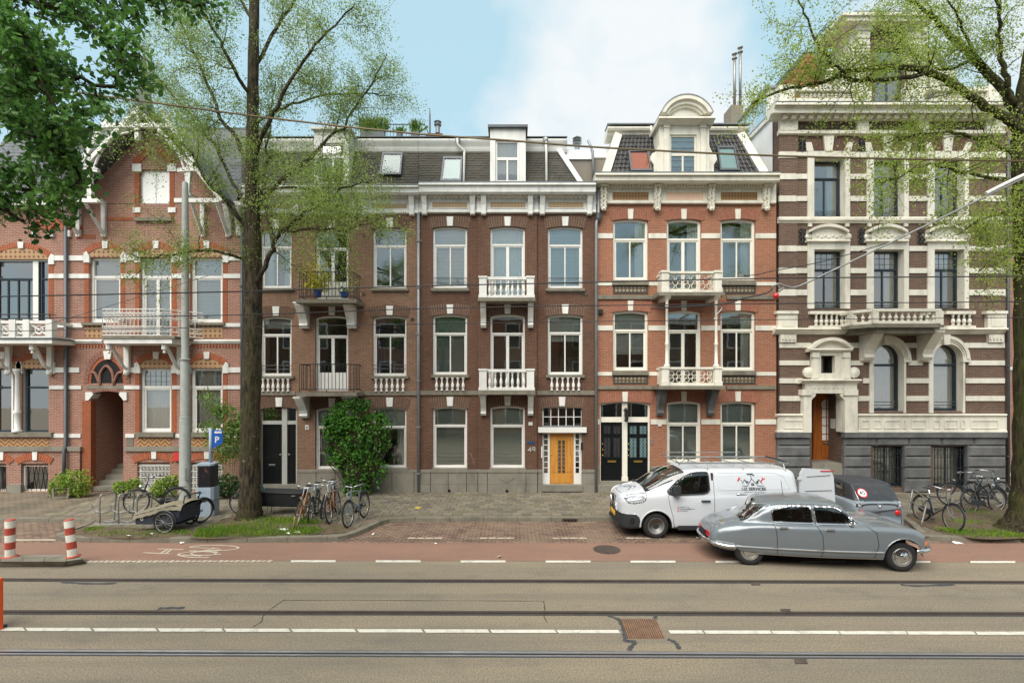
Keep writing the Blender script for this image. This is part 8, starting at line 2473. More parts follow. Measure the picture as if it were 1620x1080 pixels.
# ---------------------------------------------------------------- the white van
def van():
 c = G(1036, 850)
 t = thing('delivery_van', 'white panel van with a ladder rack, lettering and one rear door open', 'van', (c.x, c.y + .78, 0), math.pi, world=False)
 def sec(x, w, zb, zf, gz, gl, gt):
  return (x, [(w * .92, zb), (w * .985, zb + .05), (w, zb + .2), (w, zb + (zf - zb) * .5), (w * .995, zf - .12), (w * .97, zf), (gl, zf + (gz - zf) * .25), (gl * .5 + gt * .5, zf + (gz - zf) * .62), (gt * 1.03, gz - .13), (gt * .93, gz - .045), (gt * .55, gz - .01), (0, gz)])
 st = [sec(.93, .30, .42, .70, .80, .26, .2), sec(.92, .52, .33, .82, .93, .46, .36), sec(.90, .62, .30, .86, .97, .55, .42), sec(.86, .74, .26, .92, 1.06, .66, .50), sec(.74, .86, .24, .99, 1.13, .76, .56), sec(.50, .925, .26, 1.05, 1.19, .82, .60), sec(.28, .945, .28, 1.09, 1.24, .85, .62),
   sec(.05, .95, .28, 1.11, 1.36, .865, .66), sec(-.25, .955, .28, 1.13, 1.55, .875, .70), sec(-.55, .955, .28, 1.14, 1.69, .88, .72), sec(-.80, .955, .28, 1.14, 1.765, .885, .74), sec(-1.05, .955, .28, 1.15, 1.80, .89, .755),
   sec(-1.5, .955, .28, 1.16, 1.815, .90, .77), sec(-2.4, .955, .28, 1.16, 1.82, .90, .77), sec(-3.2, .955, .28, 1.16, 1.81, .895, .765), sec(-3.55, .95, .30, 1.16, 1.79, .885, .75), sec(-3.66, .93, .33, 1.15, 1.755, .86, .72), sec(-3.70, .90, .36, 1.14, 1.71, .83, .70)]
 sw = [(-.30, 1.245), (-.55, 1.47), (-.80, 1.62), (-.95, 1.685), (-1.10, 1.71), (-1.345, 1.715), (-1.385, 1.68), (-1.385, 1.28), (-1.33, 1.20), (-1.2, 1.175), (-.45, 1.14), (-.32, 1.17)]
 hl = [(.70, .93), (.78, 1.02), (.62, 1.075), (.34, 1.10), (.27, 1.04), (.36, .965), (.55, .93)]
 bmp = [(1.2, .64), (.52, .64), (.44, .56), (.405, .40), (.40, .1), (1.2, .1)]
 def cl(x, y, z, q):
  if abs(y) > .5 and (x * x + (z - .335) ** 2 < .40 ** 2 or (x + 2.925) ** 2 + (z - .335) ** 2 < .40 ** 2): return None
  if abs(y) > .6 and poly_in(x, z, sw): return 'side_window#L' if y > 0 else 'side_window#R'
  if abs(y) > .45 and poly_in(x, z, hl): return 'head_lamp#L' if y > 0 else 'head_lamp#R'
  zl = 1.22 + (.26 - x) * .70                    # along the screen slope
  if -.78 < x < .22 and q > 7.15 + .0 * x and q > 7.0: return 'windscreen'
  if poly_in(x, z, bmp): return 'front_bumper#L' if y > 0 else 'front_bumper#R'
  return 'body'
 mats = {'body': 'van_paint', 'windscreen': 'carglass', 'front_bumper#L': 'blackplast', 'front_bumper#R': 'blackplast'}
 for s in 'RL': mats['side_window#' + s] = 'carglass'; mats['head_lamp#' + s] = 'clearlamp'
 ob, bv = shell(t, st, cl, 280, 84, mats, [sw, hl, bmp, circle(0, .335, .40), circle(-2.925, .335, .40)], .45)
 body = ob['body']
 for side in (1, -1):
  line_on(bv, sw, side, .018, body, 'window_seal', 'blackplast', .006, 6, closed=True)
  line_on(bv, hl, side, .012, body, 'lamp_surround', 'blackplast', .0, 6, closed=True)
  for pts in ([(-.30, 1.14), (-.34, .9), (-.42, .6), (-.46, .33)], [(-1.5, 1.78), (-1.5, 1.0), (-1.5, .33)], [(.24, 1.16), (.26, 1.06)], [(-.46, .33), (-1.5, .33)]):
   line_on(bv, pts, side, .006, body, 'door_gap', 'seam', -.001, 8)
  for pts in ([(-1.62, 1.70), (-3.1, 1.70), (-3.35, 1.62), (-3.48, 1.30), (-1.62, 1.27), (-1.62, 1.70)],):
   line_on(bv, pts, side, .006, body, 'panel_crease', 'van_paint', .003, 8)
  MB().obox(onside(bv, -1.27, 1.0, side, .02), (1, 0, 0), (0, 1, 0), (0, 0, 1), .115, .022, .018).build('door_handle', 'blackplast', body)
  MB().obox(onside(bv, -.95, .315, side, .012), (1, 0, 0), (0, 1, 0), (0, 0, 1), .40, .02, .055).build('sill_moulding', 'blackplast', body)
  p = onside(bv, -.50, 1.22, side, .0)
  m = MB()
  m.obox(p + Vector((0, side * .14, .07)), (1, 0, 0), (0, 1, 0), (0, 0, 1), .07, .11, .12)
  m.obox(p + Vector((0, side * .06, -.04)), (1, 0, 0), (0, 1, 0), (0, 0, 1), .09, .10, .03)
  m.build('wing_mirror', 'blackplast', t)
  a0 = [onside(bv, .425 * math.cos(a), .335 + .425 * math.sin(a), side, .004) for a in [math.pi * (i / 14.) * 1.02 - .03 for i in range(15)]]
  MB().tube(a0, .016, 5).build('arch_lip', 'van_paint', body)
  road_wheel(t, 0, side * .80, .335, .335, .22, side, 'steel', 'van')
  road_wheel(t, -2.925, side * .80, .335, .335, .22, side, 'steel', 'van')
  for i, pts in enumerate(([(.70, .55), (.60, .55), (.58, .44), (.70, .42)],)):
   p = onside(bv, .62, .48, side, .006)
   MB().lathe(tuple(p), [(.075, -.01 * side), (.06, .012 * side), (.03, .013 * side)], 10, 'y').build('fog_lamp', 'dark', t)
  m = MB()
  m.obox((-.95, side * .42, .62), (1, 0, 0), (0, 1, 0), (0, 0, 1), .26, .24, .12); m.obox((-1.2, side * .42, 1.0), (1, 0, -.2), (0, 1, 0), (.2, 0, 1), .08, .23, .36); m.obox((-1.28, side * .42, 1.46), (1, 0, 0), (0, 1, 0), (0, 0, 1), .05, .12, .09)
  m.build('seat', 'seat', t)
 MB().box(-1.5, -1.45, -.85, .85, .4, 1.7).build('bulkhead', 'seat', t)
 MB().box(-3.6, .8, -.7, .7, .24, .42).build('underbody', 'dark', t)
 for x in (0, -2.925): MB().box(x - .39, x + .39, -.68, .68, .3, .78).build('wheel_well', 'dark', t)
 MB().obox((.02, 0, 1.18), (1, 0, .3), (0, 1, 0), (-.3, 0, 1), .22, .75, .03).build('dashboard', 'blackplast', t)
 # nose: grille, badge, plate, bonnet line
 g = MB().prism([(-.20, .98), (.20, .98), (.26, .92), (.18, .78), (-.18, .78), (-.26, .92)], .88, .942, 'x').build('grille', 'blackplast', t)
 MB().tube([(.945, -.20, .98), (.945, .20, .98), (.945, .27, .92), (.94, .18, .775), (.94, -.18, .775), (.945, -.27, .92)], .014, 5, closed=True).build('grille_frame', 'chrome', g)
 MB().obox((.955, 0, .88), (0, 1, 0), (1, 0, 0), (0, 0, 1), .04, .01, .055).build('badge', 'chrome', g)
 MB().obox((.945, 0, .52), (0, 1, 0), (1, 0, 0), (0, 0, 1), .26, .012, .055).build('number_plate', 'plateY', t)
 MB().box(.86, .940, -.36, .36, .36, .63).build('bumper_centre', 'blackplast', t)
 MB().box(.80, .935, -.6, .6, .26, .34).build('bumper_lip', 'blackplast', t)
 q = [ontop(bv, x, y, .002) for x, y in ((.22, .80), (.5, .72), (.70, .55), (.80, .3), (.82, 0), (.80, -.3), (.70, -.55), (.5, -.72), (.22, -.80))]
 MB().tube(crom(q, 4), .006, 5).build('bonnet_gap', 'seam', body)
 for y0 in (.25, -.35):
  q = [ontop(bv, .18 - .0 * i, y0 - .1 * i, .012) for i in range(5)]
  MB().tube([ontop(bv, .2, y0, .015), ontop(bv, -.05, y0 - .45, .015)], .010, 4).build('wiper', 'blackplast', t)
 MB().tube([(-.85, .0, 1.76), (-1.1, 0, 1.98)], .007, 5).build('aerial', 'blackplast', t)
 # open rear door, hinged at the near corner
 d = MB()
 pr = [(-3.72, .62), (-4.62, .60), (-4.64, 1.0), (-4.60, 1.62), (-4.52, 1.80), (-3.82, 1.84), (-3.74, 1.7)]
 d.prism(pr, .86, .93)
 dd = d.build('rear_door', 'van_paint', t)
 MB().tube([(-3.86, .935, 1.25), (-4.55, .935, 1.27)], .008, 4).build('door_crease', 'seam', dd)
 MB().tube([(-3.90, .935, 1.62), (-4.5, .935, 1.66), (-4.5, .935, 1.68)], .008, 4).build('door_crease', 'seam', dd)
 MB().box(-4.6, -4.25, .93, .945, 1.76, 1.785).build('brake_lamp', 'redlamp', dd)
 for z in (.9, 1.55): MB().box(-3.76, -3.68, .88, .95, z, z + .06).build('hinge', 'van_paint', dd)
 # rack
 r = MB()
 zr = 1.93
 rk_ = MB().tube([(-.70, .62, zr), (-3.62, .62, zr)], .018, 6).build('roof_rack', 'steel', t)
 MB().tube([(-.70, -.62, zr), (-3.62, -.62, zr)], .018, 6).build('rack_rail', 'steel', rk_)
 for i in range(7):
  x = -.72 - i * .48
  MB().tube([(x, -.62, zr - .02), (x, .62, zr - .02)], .014, 5).build('cross_bar', 'steel', rk_)
 for x in (-1.4, -2.35, -3.45):
  for s in (-1, 1): MB().tube([(x, s * .64, zr - .02), (x, s * .74, 1.74)], .018, 5).build('rack_foot', 'steel', rk_)
 MB().tube(crom([(-.70, .62, zr), (-.62, .6, zr + .06), (-.66, .55, zr + .13), (-.9, .5, zr + .14), (-2.8, .5, zr + .14)], 4), .014, 5).build('ladder_guard', 'steel', rk_)
 MB().tube(crom([(-.70, -.62, zr), (-.62, -.6, zr + .06), (-.66, -.55, zr + .13), (-.9, -.5, zr + .14), (-2.8, -.5, zr + .14)], 4), .014, 5).build('ladder_guard', 'steel', rk_)
 MB().tube([(-3.62, -.62, zr), (-3.62, .62, zr)], .03, 6).build('rack_roller', 'blackplast', rk_)
 # lettering and emblem on the street side (local +y; turned so that it reads from the street)
 def L2(px, py): return (-(px - 1036) / 60.26, (850 - py) / 60.26)
 def txt(s, px, py, size, mat, bold=False, al='CENTER', sx=1.):
  x, z = L2(px, py)
  p = onside(bv, x, z, 1, .006)
  o = flat_text(body, s, p.x, p.y, p.z, size, mat, (R(90), 0, R(180)), al, bold, .001, local=True)
  o.scale.x = sx
  return o
 txt('LIZ SERVICES', 1188.5, 773.4, .108, 'darkprint', True, sx=1.02)
 txt('c o n s t r u c t i o n', 1189, 776.9, .055, 'darkprint', sx=1.15)
 txt('06 84 15 71 12', 1072, 799.8, .038, 'darkprint', al='LEFT')
 txt('lizservicesbuilder@gmail.com', 1072, 802.5, .038, 'darkprint', al='LEFT', sx=.85)
 txt('liz_services10', 1072, 805.4, .038, 'darkprint', al='LEFT')
 def mark(pts, mat, w=.012, name='emblem_line', closed=False):
  q = [onside(bv, *L2(a, b), 1, .004) for a, b in pts]
  m = MB()
  for a, b in zip(q, q[1:] + ([q[0]] if closed else [])):
   d_ = (b - a)
   m.obox((a + b) / 2, d_, (0, 1, 0), d_.cross(Vector((0, 1, 0))), d_.length / 2 + w * .4, .003, w / 2)
  return m.build(name, mat, body)
 mark([(1172, 766.8), (1179.5, 766.8), (1187, 756.4), (1196, 766.8), (1205, 766.8)], 'darkprint', .014)
 mark([(1172, 764), (1175.5, 757.4), (1180, 762.5)], 'darkprint'); mark([(1194, 763), (1198.5, 757.4), (1203, 764)], 'darkprint')
 mark([(1177, 759), (1179, 762.5), (1181, 760.5)], 'darkprint', .03); mark([(1197, 759), (1196, 762.5), (1194.5, 761)], 'darkprint', .03)
 mark([(1186.6, 756), (1186.6, 750.5)], 'darkprint', .014, 'emblem_hammer'); mark([(1181, 749.6), (1184, 749.8), (1188.5, 749.4), (1191, 751.4)], 'darkprint', .032, 'emblem_hammer')
 for a in (1186.8, 1188.8):
  for b in (763.6, 765.8): mark([(a - .7, b), (a + .7, b)], 'darkprint', .026, 'emblem_window')
 mark([(1165.5, 759), (1168, 755.2)], 'redprint', .04, 'emblem_roller'); mark([(1169.5, 757.5), (1172, 761)], 'darkprint')
 mark([(1201, 761), (1205, 756.4)], 'redprint', .03, 'emblem_wrench'); mark([(1204, 755), (1206, 757.2), (1208, 756)], 'redprint', .022, 'emblem_wrench')
 for py in (799.3, 802, 805): mark([(1069, py), (1070, py)], 'redprint', .02, 'emblem_dot')
 q = [ontop(bv, x, y, .004) for x, y in ((.62, -.12), (.46, .10), (.60, .30))]
 MB().tube(q, .010, 4).build('bonnet_emblem', 'darkprint', body)
 q = [ontop(bv, x, y, .004) for x, y in ((.50, -.1), (.40, .02), (.34, .12), (.44, .26))]
 MB().tube(q, .008, 4).build('bonnet_emblem', 'darkprint', body)
 return t
vn = van()
# ---------------------------------------------------------------- tiny two-seater seen from behind
def microcar():
 Yr = 13.15
 c = Vector(((1391 - CX) * Yr / F, Yr, 0))
 t = thing('microcar', 'tiny grey two seat car with dark roof and round 45 sticker in its rear window', 'car', (c.x, c.y + .42, 0), R(90), world=False)
 def sec(x, w, zb, zf, gz, gl, gt):
  return (x, [(w * .92, zb), (w, zb + .06), (w, zb + .25), (w * .99, zb + (zf - zb) * .6), (w * .97, zf - .06), (w * .93, zf), (gl, zf + .05), (gl * .5 + gt * .5, zf + (gz - zf) * .5), (gt, gz - .08), (gt * .92, gz - .025), (gt * .5, gz), (0, gz)])
 st = [sec(-.44, .56, .30, .80, .86, .50, .46), sec(-.41, .64, .24, .86, .95, .58, .52), sec(-.32, .68, .20, .90, 1.10, .60, .54), sec(-.15, .695, .20, .92, 1.32, .61, .55), sec(.0, .695, .20, .93, 1.39, .61, .55), sec(.3, .695, .20, .93, 1.42, .61, .55),
   sec(.8, .695, .20, .92, 1.42, .61, .55), sec(1.1, .695, .20, .90, 1.37, .61, .54), sec(1.45, .695, .20, .86, 1.16, .60, .52), sec(1.75, .68, .22, .80, .88, .58, .5), sec(1.92, .62, .26, .70, .74, .52, .45), sec(1.97, .52, .32, .6, .62, .45, .4)]
 sw1 = [(.0, .97), (.42, .96), (.42, 1.30), (.12, 1.30)]
 sw2 = [(.50, .95), (1.30, .90), (1.05, 1.28), (.50, 1.31)]
 def cl(x, y, z, q):
  if abs(y) > .45 and ((x) ** 2 + (z - .26) ** 2 < .30 ** 2 or (x - 1.55) ** 2 + (z - .26) ** 2 < .30 ** 2): return None
  if abs(y) > .5 and (poly_in(x, z, sw1) or poly_in(x, z, sw2)): return 'side_window#L' if y > 0 else 'side_window#R'
  if x < -.08 and .98 < z < 1.31 and abs(y) < .50 + (1.31 - z) * .12: return 'rear_window'
  if 1.1 < x < 1.68 and q > 7: return 'windscreen'
  if x < -.25 and .80 < z < .885 and abs(y) < .60: return 'lamp_band'
  if z > .955 and x < 1.7: return 'dark_top'
  return 'body'
 mats = {'body': 'opel_paint', 'dark_top': 'opel_dark', 'rear_window': 'carglass', 'windscreen': 'carglass', 'lamp_band': 'blackplast', 'side_window#L': 'carglass', 'side_window#R': 'carglass'}
 ob, bv = shell(t, st, cl, 150, 80, mats)
 body = ob['body']
 def onrear(y, z, off=.004):
  h = bv.ray_cast(Vector((-3, y, z)), Vector((1, 0, 0)))
  return h[0] + Vector((-off, 0, 0)) if h[0] is not None else Vector((-.44, y, z))
 for side in (1, -1):
  MB().lathe(tuple(onrear(side * .47, .66, -.01)), [(.075, .02), (.075, -.02), (.05, -.035), (.01, -.04)], 16, 'x').smooth().build('tail_lamp', 'redlamp', t)
  MB().lathe(tuple(onrear(side * .53, .845, .0)), [(.035, .01), (.035, -.015), (.01, -.02)], 12, 'x').build('indicator', 'clearlamp', t)
  road_wheel(t, 0, side * .6, .26, .26, .14, side, 'steel', 'van')
  road_wheel(t, 1.55, side * .6, .26, .26, .14, side, 'steel', 'van')
 p = onrear(0, .84, .004)
 MB().tube([p + Vector((0, .055 * math.cos(a), .055 * math.sin(a))) for a in [i * .449 for i in range(14)]], .010, 5, closed=True).build('round_badge', 'chrome', body)
 MB().tube([p + Vector((0, .06, -.01)), p + Vector((0, .01, -.004)), p + Vector((0, -.01, .004)), p + Vector((0, -.06, .01))], .009, 4).build('round_badge', 'chrome', body)
 q = onrear(.36, 1.15, .012)
 nrm = (onrear(.36, 1.20, 0) - onrear(.36, 1.10, 0))
 up = nrm.normalized(); side_ = Vector((0, 1, 0)); out = up.cross(side_)
 if out.x > 0: out = -out
 def disc(r, off, mat, nm, par):
  m = MB()
  m.add([q + out * off + side_ * r * math.cos(i * .314) + up * r * math.sin(i * .314) for i in range(20)], [tuple(range(20))])
  return m.build(nm, mat, par)
 d = disc(.135, .0, 'redprint', 'speed_sticker', t)
 disc(.105, .003, 'blindw', 'sticker_field', d)
 o = flat_text(d, '45', 0, 0, 0, .15, 'darkprint', ext=.001, bold=True, local=True)
 X_ = -side_; Z_ = out; Y_ = Z_.cross(X_)
 mt = Matrix((X_, up, out)).transposed().to_4x4()
 o.matrix_local = Matrix.Translation(q + out * .006 - up * .05) @ mt
 MB().box(-.36, 1.6, -.55, .55, .2, .32).build('underbody', 'dark', t)
 for s in (-.3, .3): MB().obox((.55, s, .95), (1, 0, .1), (0, 1, 0), (-.1, 0, 1), .07, .2, .36).build('seat', 'seat', t)
 return t
microcar()
# ================================================================ bicycles and street furniture
def cycle_wheel(par, x, z, r, tyre='rubber', rim='steel', y=0.):
 t = MB().tube([(x + r * math.cos(a), y, z + r * math.sin(a)) for a in [i * .2618 for i in range(24)]], .021, 6, closed=True).build('wheel', tyre, par)
 MB().tube([(x + (r - .03) * math.cos(a), y, z + (r - .03) * math.sin(a)) for a in [i * .2618 for i in range(24)]], .013, 5, closed=True).build('rim', rim, t)
 m = MB()
 for i in range(16):
  a = i * .3927
  m.tube([(x + .02 * math.cos(a + 1), y + .02 * (-1) ** i, z + .02 * math.sin(a + 1)), (x + (r - .03) * math.cos(a), y, z + (r - .03) * math.sin(a))], .0022, 3, caps=False)
 m.build('spokes', 'steel', t)
 MB().lathe((x, y + .04, z), [(.02, 0), (.022, .08)], 8, 'y').build('hub', 'steel', t)
 return t
def arcp(x, z, r, a0, a1, y=0., n=10): return [(x + r * math.cos(R(a0 + (a1 - a0) * i / n)), y, z + r * math.sin(R(a0 + (a1 - a0) * i / n))) for i in range(n + 1)]
def bicycle(label, rear, front, col, style='step', r=.345, lean=0., bar='chrome', rack=True, tyre='rubber', group='parked bicycles', steer=0., guard='blackplast', name='bicycle'):
 """Upright town bicycle standing on its rear and front contact points (world)."""
 d = front - rear
 t = thing(name, label, 'bicycle', tuple(rear), 0, group, world=False)
 t.rotation_euler = (R(lean), -math.atan2(d.z, Vector((d.x, d.y)).length), math.atan2(d.y, d.x))
 wb = 1.08
 fr = M[col]
 cycle_wheel(t, 0, r, r, tyre)
 fx_, hz = wb, r
 cycle_wheel(t, fx_, r, r, tyre)
 hd, hb = Vector((wb - .26, 0, .86)), Vector((wb - .17, 0, .62))
 bb, st_ = Vector((.45, 0, .29)), Vector((.24, 0, .82))
 m = MB()
 m.tube([hb, bb], .019, 6); m.tube([bb, st_], .017, 6)
 if style == 'step': m.tube(crom([hb + Vector((-.03, 0, .07)), (.62, 0, .50), (.44, 0, .42)], 4), .016, 6)
 else: m.tube([hd + Vector((.02, 0, -.04)), (.27, 0, .74)], .017, 6)
 for s in (-.05, .05): m.tube([(0, s, r), (.27, s * .4, .70)], .010, 5); m.tube([(0, s, r), bb + Vector((0, s * .6, 0))], .011, 5)
 m.tube([hd, hb], .022, 6)
 m.build('frame', fr, t)
 f = MB()
 for s in (-.05, .05): f.tube(crom([hb + Vector((0, s, 0)), (wb - .08, s, r + .08), (wb, s, r)], 3), .012, 5)
 f.build('fork', fr, t)
 MB().tube([hd, hd + Vector((-.04, 0, .17))], .014, 6).build('stem', bar, t)
 top = hd + Vector((-.04, 0, .17))
 MB().tube(crom([top + Vector((-.26, -.28, .04)), top + Vector((-.12, -.27, .06)), top + Vector((.03, -.14, .03)), top, top + Vector((.03, .14, .03)), top + Vector((-.12, .27, .06)), top + Vector((-.26, .28, .04))], 4), .012, 6).smooth().build('handlebar', bar, t)
 for s in (-1, 1): MB().tube([top + Vector((-.26, s * .28, .04)), top + Vector((-.15, s * .275, .06))], .017, 6).build('grip', 'blackplast', t)
 MB().tube([st_, (.20, 0, .93)], .013, 6).build('seat_post', 'chrome', t)
 MB().grid(6, 7, lambda u, v: (.06 + .29 * u, (v - .5) * (.20 * (1 - u) ** .8 + .035), .955 + .02 * math.cos((v - .5) * 3) + .012 * (u - .5) ** 2)).add([(.07, -.08, .93), (.34, 0, .94), (.07, .08, .93)], [(0, 1, 2)]).smooth().build('saddle', 'blackplast', t)
 MB().tube(arcp(0, r, r + .035, 20, 200), .017, 4).build('mudguard', guard, t)
 MB().tube(arcp(wb, r, r + .035, 10, 150), .017, 4).build('mudguard', guard, t)
 MB().prism([(-.06, .30), (.0, .41), (.46, .38), (.55, .30), (.46, .21), (.0, .27)], -.065, -.05).build('chain_case', guard, t)
 m = MB().tube([bb + Vector((0, -.09, 0)), bb + Vector((.12, -.09, -.12))], .010, 5).tube([bb + Vector((0, .09, 0)), bb + Vector((-.12, .09, .12))], .010, 5)
 m.obox(bb + Vector((.12, -.14, -.12)), (1, 0, 0), (0, 1, 0), (0, 0, 1), .045, .04, .012).obox(bb + Vector((-.12, .14, .12)), (1, 0, 0), (0, 1, 0), (0, 0, 1), .045, .04, .012)
 m.build('pedals', 'blackplast', t)
 if rack:
  m = MB()
  for s in (-.06, .06): m.tube([(.2, s, .74), (-.24, s, .73), (-.26, s, .72)], .007, 4); m.tube([(-.18, s, .73), (0, s, r)], .006, 4)
  for x in (-.22, -.08, .08): m.tube([(x, -.06, .735), (x, .06, .735)], .006, 4)
  m.build('carrier', 'blackplast', t)
 MB().tube([(.30, .06, .28), (.22, .2, .01)], .010, 5).build('kickstand', 'steel', t)
 MB().lathe((wb - .13, 0, .80), [(.045, .06), (.05, .02), (.03, -.02)], 10, 'x').build('head_light', bar, t)
 return t
for n_, c_ in (('bk_black', S(34, 35, 38)), ('bk_green', S(40, 62, 60)), ('bk_copper', S(168, 116, 84)), ('bk_blue', S(84, 104, 120)), ('bk_grey', S(70, 74, 78))): M[n_] = plain(n_.replace('bk_', '') + '_frame_paint', c_, .35, .2, var=.08)
M['tan'] = plain('tan_tyre', S(196, 160, 96), .8, var=.2)
Z1 = .12
def g1(px, py): return G(px, py, Z1)
bicycle('old black bicycle with its front wheel in the left wheel rack', g1(279, 808), g1(224, 811), 'bk_black', lean=6)
bicycle('dark green bicycle facing the road beside the black cargo box', g1(500, 812), g1(487, 831), 'bk_green', lean=-5)
bicycle('copper coloured bicycle with high chrome handlebars by the middle hoop', g1(536, 812), g1(519, 831), 'bk_copper', lean=8)
bicycle('grey bicycle pushed in between the copper and the green one', g1(524, 806), g1(509, 822), 'bk_grey', lean=-6)
bicycle('blue grey bicycle at the right hand hoop beside the evergreen shrub', g1(577, 817), g1(558, 829), 'bk_blue', lean=3)
bicycle('rusty bicycle with tan tyres at the left end of the middle group', g1(482, 818), g1(467, 835), 'bk_copper', tyre='tan', lean=-9, rack=False)
bicycle('dark grey bicycle beside the slanted steel stand near the tiny car', g1(1457, 822), g1(1513, 841), 'bk_grey', style='bar', lean=-4)
bicycle('heavy black town bicycle parallel to the wall left of the mossy trunk', g1(1536, 812), g1(1590, 808), 'bk_black', style='bar', lean=-5)
bicycle('black bicycle leaning behind the heavy town bicycle', g1(1571, 803), g1(1524, 800), 'bk_black', lean=8)
bicycle('dark bicycle half hidden closest to the basement grille', g1(1540, 797), g1(1590, 796), 'bk_green', lean=-7)
# cargo tricycle with sheeted box
def trike():
 c = g1(268, 836)
 t = thing('cargo_tricycle', 'navy cargo tricycle with a mouldy tarpaulin over its box', 'tricycle', (c.x, c.y, Z1), R(176), world=False)
 navy = plain('navy_box_paint', S(44, 50, 62), .5, var=.15, scale=4)
 m = MB()                                           # box: local +x is its nose
 q = [(.62, .22), (.64, .46), (-.42, .74), (-.62, .70), (-.56, .30), (-.3, .22)]
 m.prism(q, -.40, -.375).prism(q, .375, .40)
 m.hexa([(.60, -.375, .22), (.62, -.375, .22), (.62, .375, .22), (.60, .375, .22), (.62, -.375, .46), (.64, -.375, .46), (.64, .375, .46), (.62, .375, .46)])
 m.box(-.56, .6, -.375, .375, .22, .25).box(-.6, -.57, -.375, .375, .3, .7)
 m.build('box', navy, t)
 tarp = plain('mouldy_tarpaulin', S(124, 116, 98), .9, var=.25, scale=5, dirt=S(88, 90, 50), damt=.8)
 def cv(u, v):
  x = .68 - 1.34 * u
  z = .47 + .27 * min(1, u * 1.26) - (.03 * max(0, u - .8))
  y = (v - .5) * .90
  e = max(0, abs(v - .5) - .42) / .08
  return (x, y, z + .05 * math.sin(v * math.pi) * (1 - .4 * math.sin(u * 9)) - .12 * e + .008 * math.sin(u * 40 + v * 9))
 MB().grid(26, 22, cv).smooth().build('tarpaulin', tarp, t)
 MB().grid(4, 12, lambda u, v: (.685 + .004 * math.sin(v * 20), (v - .5) * .84, .475 - .14 * u)).build('tarpaulin_flap', tarp, t)
 for s in (-.46, .46):
  w = cycle_wheel(t, -.22, .29, .27, y=s)
  MB().tube(arcp(-.22, .29, .315, 10, 175, s), .02, 4).build('mudguard', 'blackplast', t)
  MB().tube([(-.22, s, .29), (-.22, s * .8, .3)], .015, 5).build('axle', 'steel', t)
 for w in (cycle_wheel(t, 0, .34, .32), MB().tube(arcp(0, .34, .36, 0, 190), .018, 4).build('mudguard', 'blackplast', t)):
  w.location = (-.44, -.66, 0)
  w.rotation_euler = (0, 0, R(68))
 MB().tube([(-.5, 0, .3), (-.5, -.3, .32), (-.44, -.66, .34)], .02, 6).tube([(-.5, -.3, .34), (-.48, -.46, .8)], .018, 6).tube([(-.56, 0, .62), (-.62, -.4, .62)], .016, 6).build('frame', 'bk_black', t)
 MB().tube([(-.66, -.3, .95), (-.66, .3, .95)], .014, 6).tube([(-.6, -.28, .7), (-.66, -.3, .95)], .014, 5).tube([(-.6, .28, .7), (-.66, .3, .95)], .014, 5).build('push_bar', 'bk_black', t)
 MB().grid(5, 6, lambda u, v: (-.6 + .26 * u, -.5 + (v - .5) * (.2 * (1 - u) + .04), .86 + .02 * math.cos((v - .5) * 3))).smooth().build('saddle', 'blackplast', t)
 m = MB()                                           # white rosette stencilled on the side
 for i in range(5): m.lathe((.45 + .035 * math.cos(i * 1.257), .402, .36 + .035 * math.sin(i * 1.257)), [(.018, 0), (.016, -.002)], 8, 'y')
 m.build('stencil', 'white', t)
trike()
def cargo_bike():
 r_, f_ = g1(380, 812), g1(497, 812)
 t = thing('cargo_bicycle', 'long black cargo bicycle with a tub box behind the elm trunk', 'bicycle', tuple(r_), 0, world=False)
 L_ = (f_ - r_).length
 cycle_wheel(t, 0, .33, .32); cycle_wheel(t, L_, .25, .24)
 bx0, bx1 = .66, L_ - .28
 MB().hexa([(bx0 + .1, -.22, .28), (bx1 - .18, -.2, .28), (bx1 - .18, .2, .28), (bx0 + .1, .22, .28), (bx0, -.32, .70), (bx1, -.3, .66), (bx1, .3, .66), (bx0, .32, .70)]).build('box', 'blackplast', t)
 MB().tube([(bx0, -.32, .70), (bx1, -.3, .66), (bx1, .3, .66), (bx0, .32, .70)], .02, 5, closed=True).build('box_rim', 'black', t)
 MB().obox((bx1 - .22, -.31, .60), (1, 0, 0), (0, 1, 0), (0, 0, 1), .06, .006, .015).build('maker_plate', 'steel', t)
 MB().tube([(0, 0, .33), (.45, 0, .3), (.62, 0, .24), (bx1, 0, .22), (L_, 0, .25)], .022, 6).tube([(.45, 0, .3), (.22, 0, .86)], .02, 6).tube([(.28, 0, .7), (.62, 0, .72)], .02, 6).tube([(L_, 0, .25), (L_ - .16, 0, .6)], .018, 6).build('frame', 'bk_black', t)
 MB().tube([(.62, 0, .5), (.56, 0, .98)], .016, 6).tube([(.42, -.3, 1.04), (.56, 0, 1.0), (.42, .3, 1.04)], .013, 6).build('handlebar', 'bk_black', t)
 MB().tube([(.78, -.1, .66), (.66, -.12, .98)], .04, 8).build('teal_roll', plain('teal_wrap', S(70, 120, 116), .7), t)
 MB().grid(5, 6, lambda u, v: (.04 + .28 * u, (v - .5) * (.2 * (1 - u) + .04), .92 + .02 * math.cos((v - .5) * 3))).smooth().build('saddle', 'blackplast', t)
 MB().tube([(.9, -.1, .26), (.86, -.18, .01)], .012, 5).tube([(.9, .1, .26), (.86, .18, .01)], .012, 5).build('stand', 'steel', t)
cargo_bike()
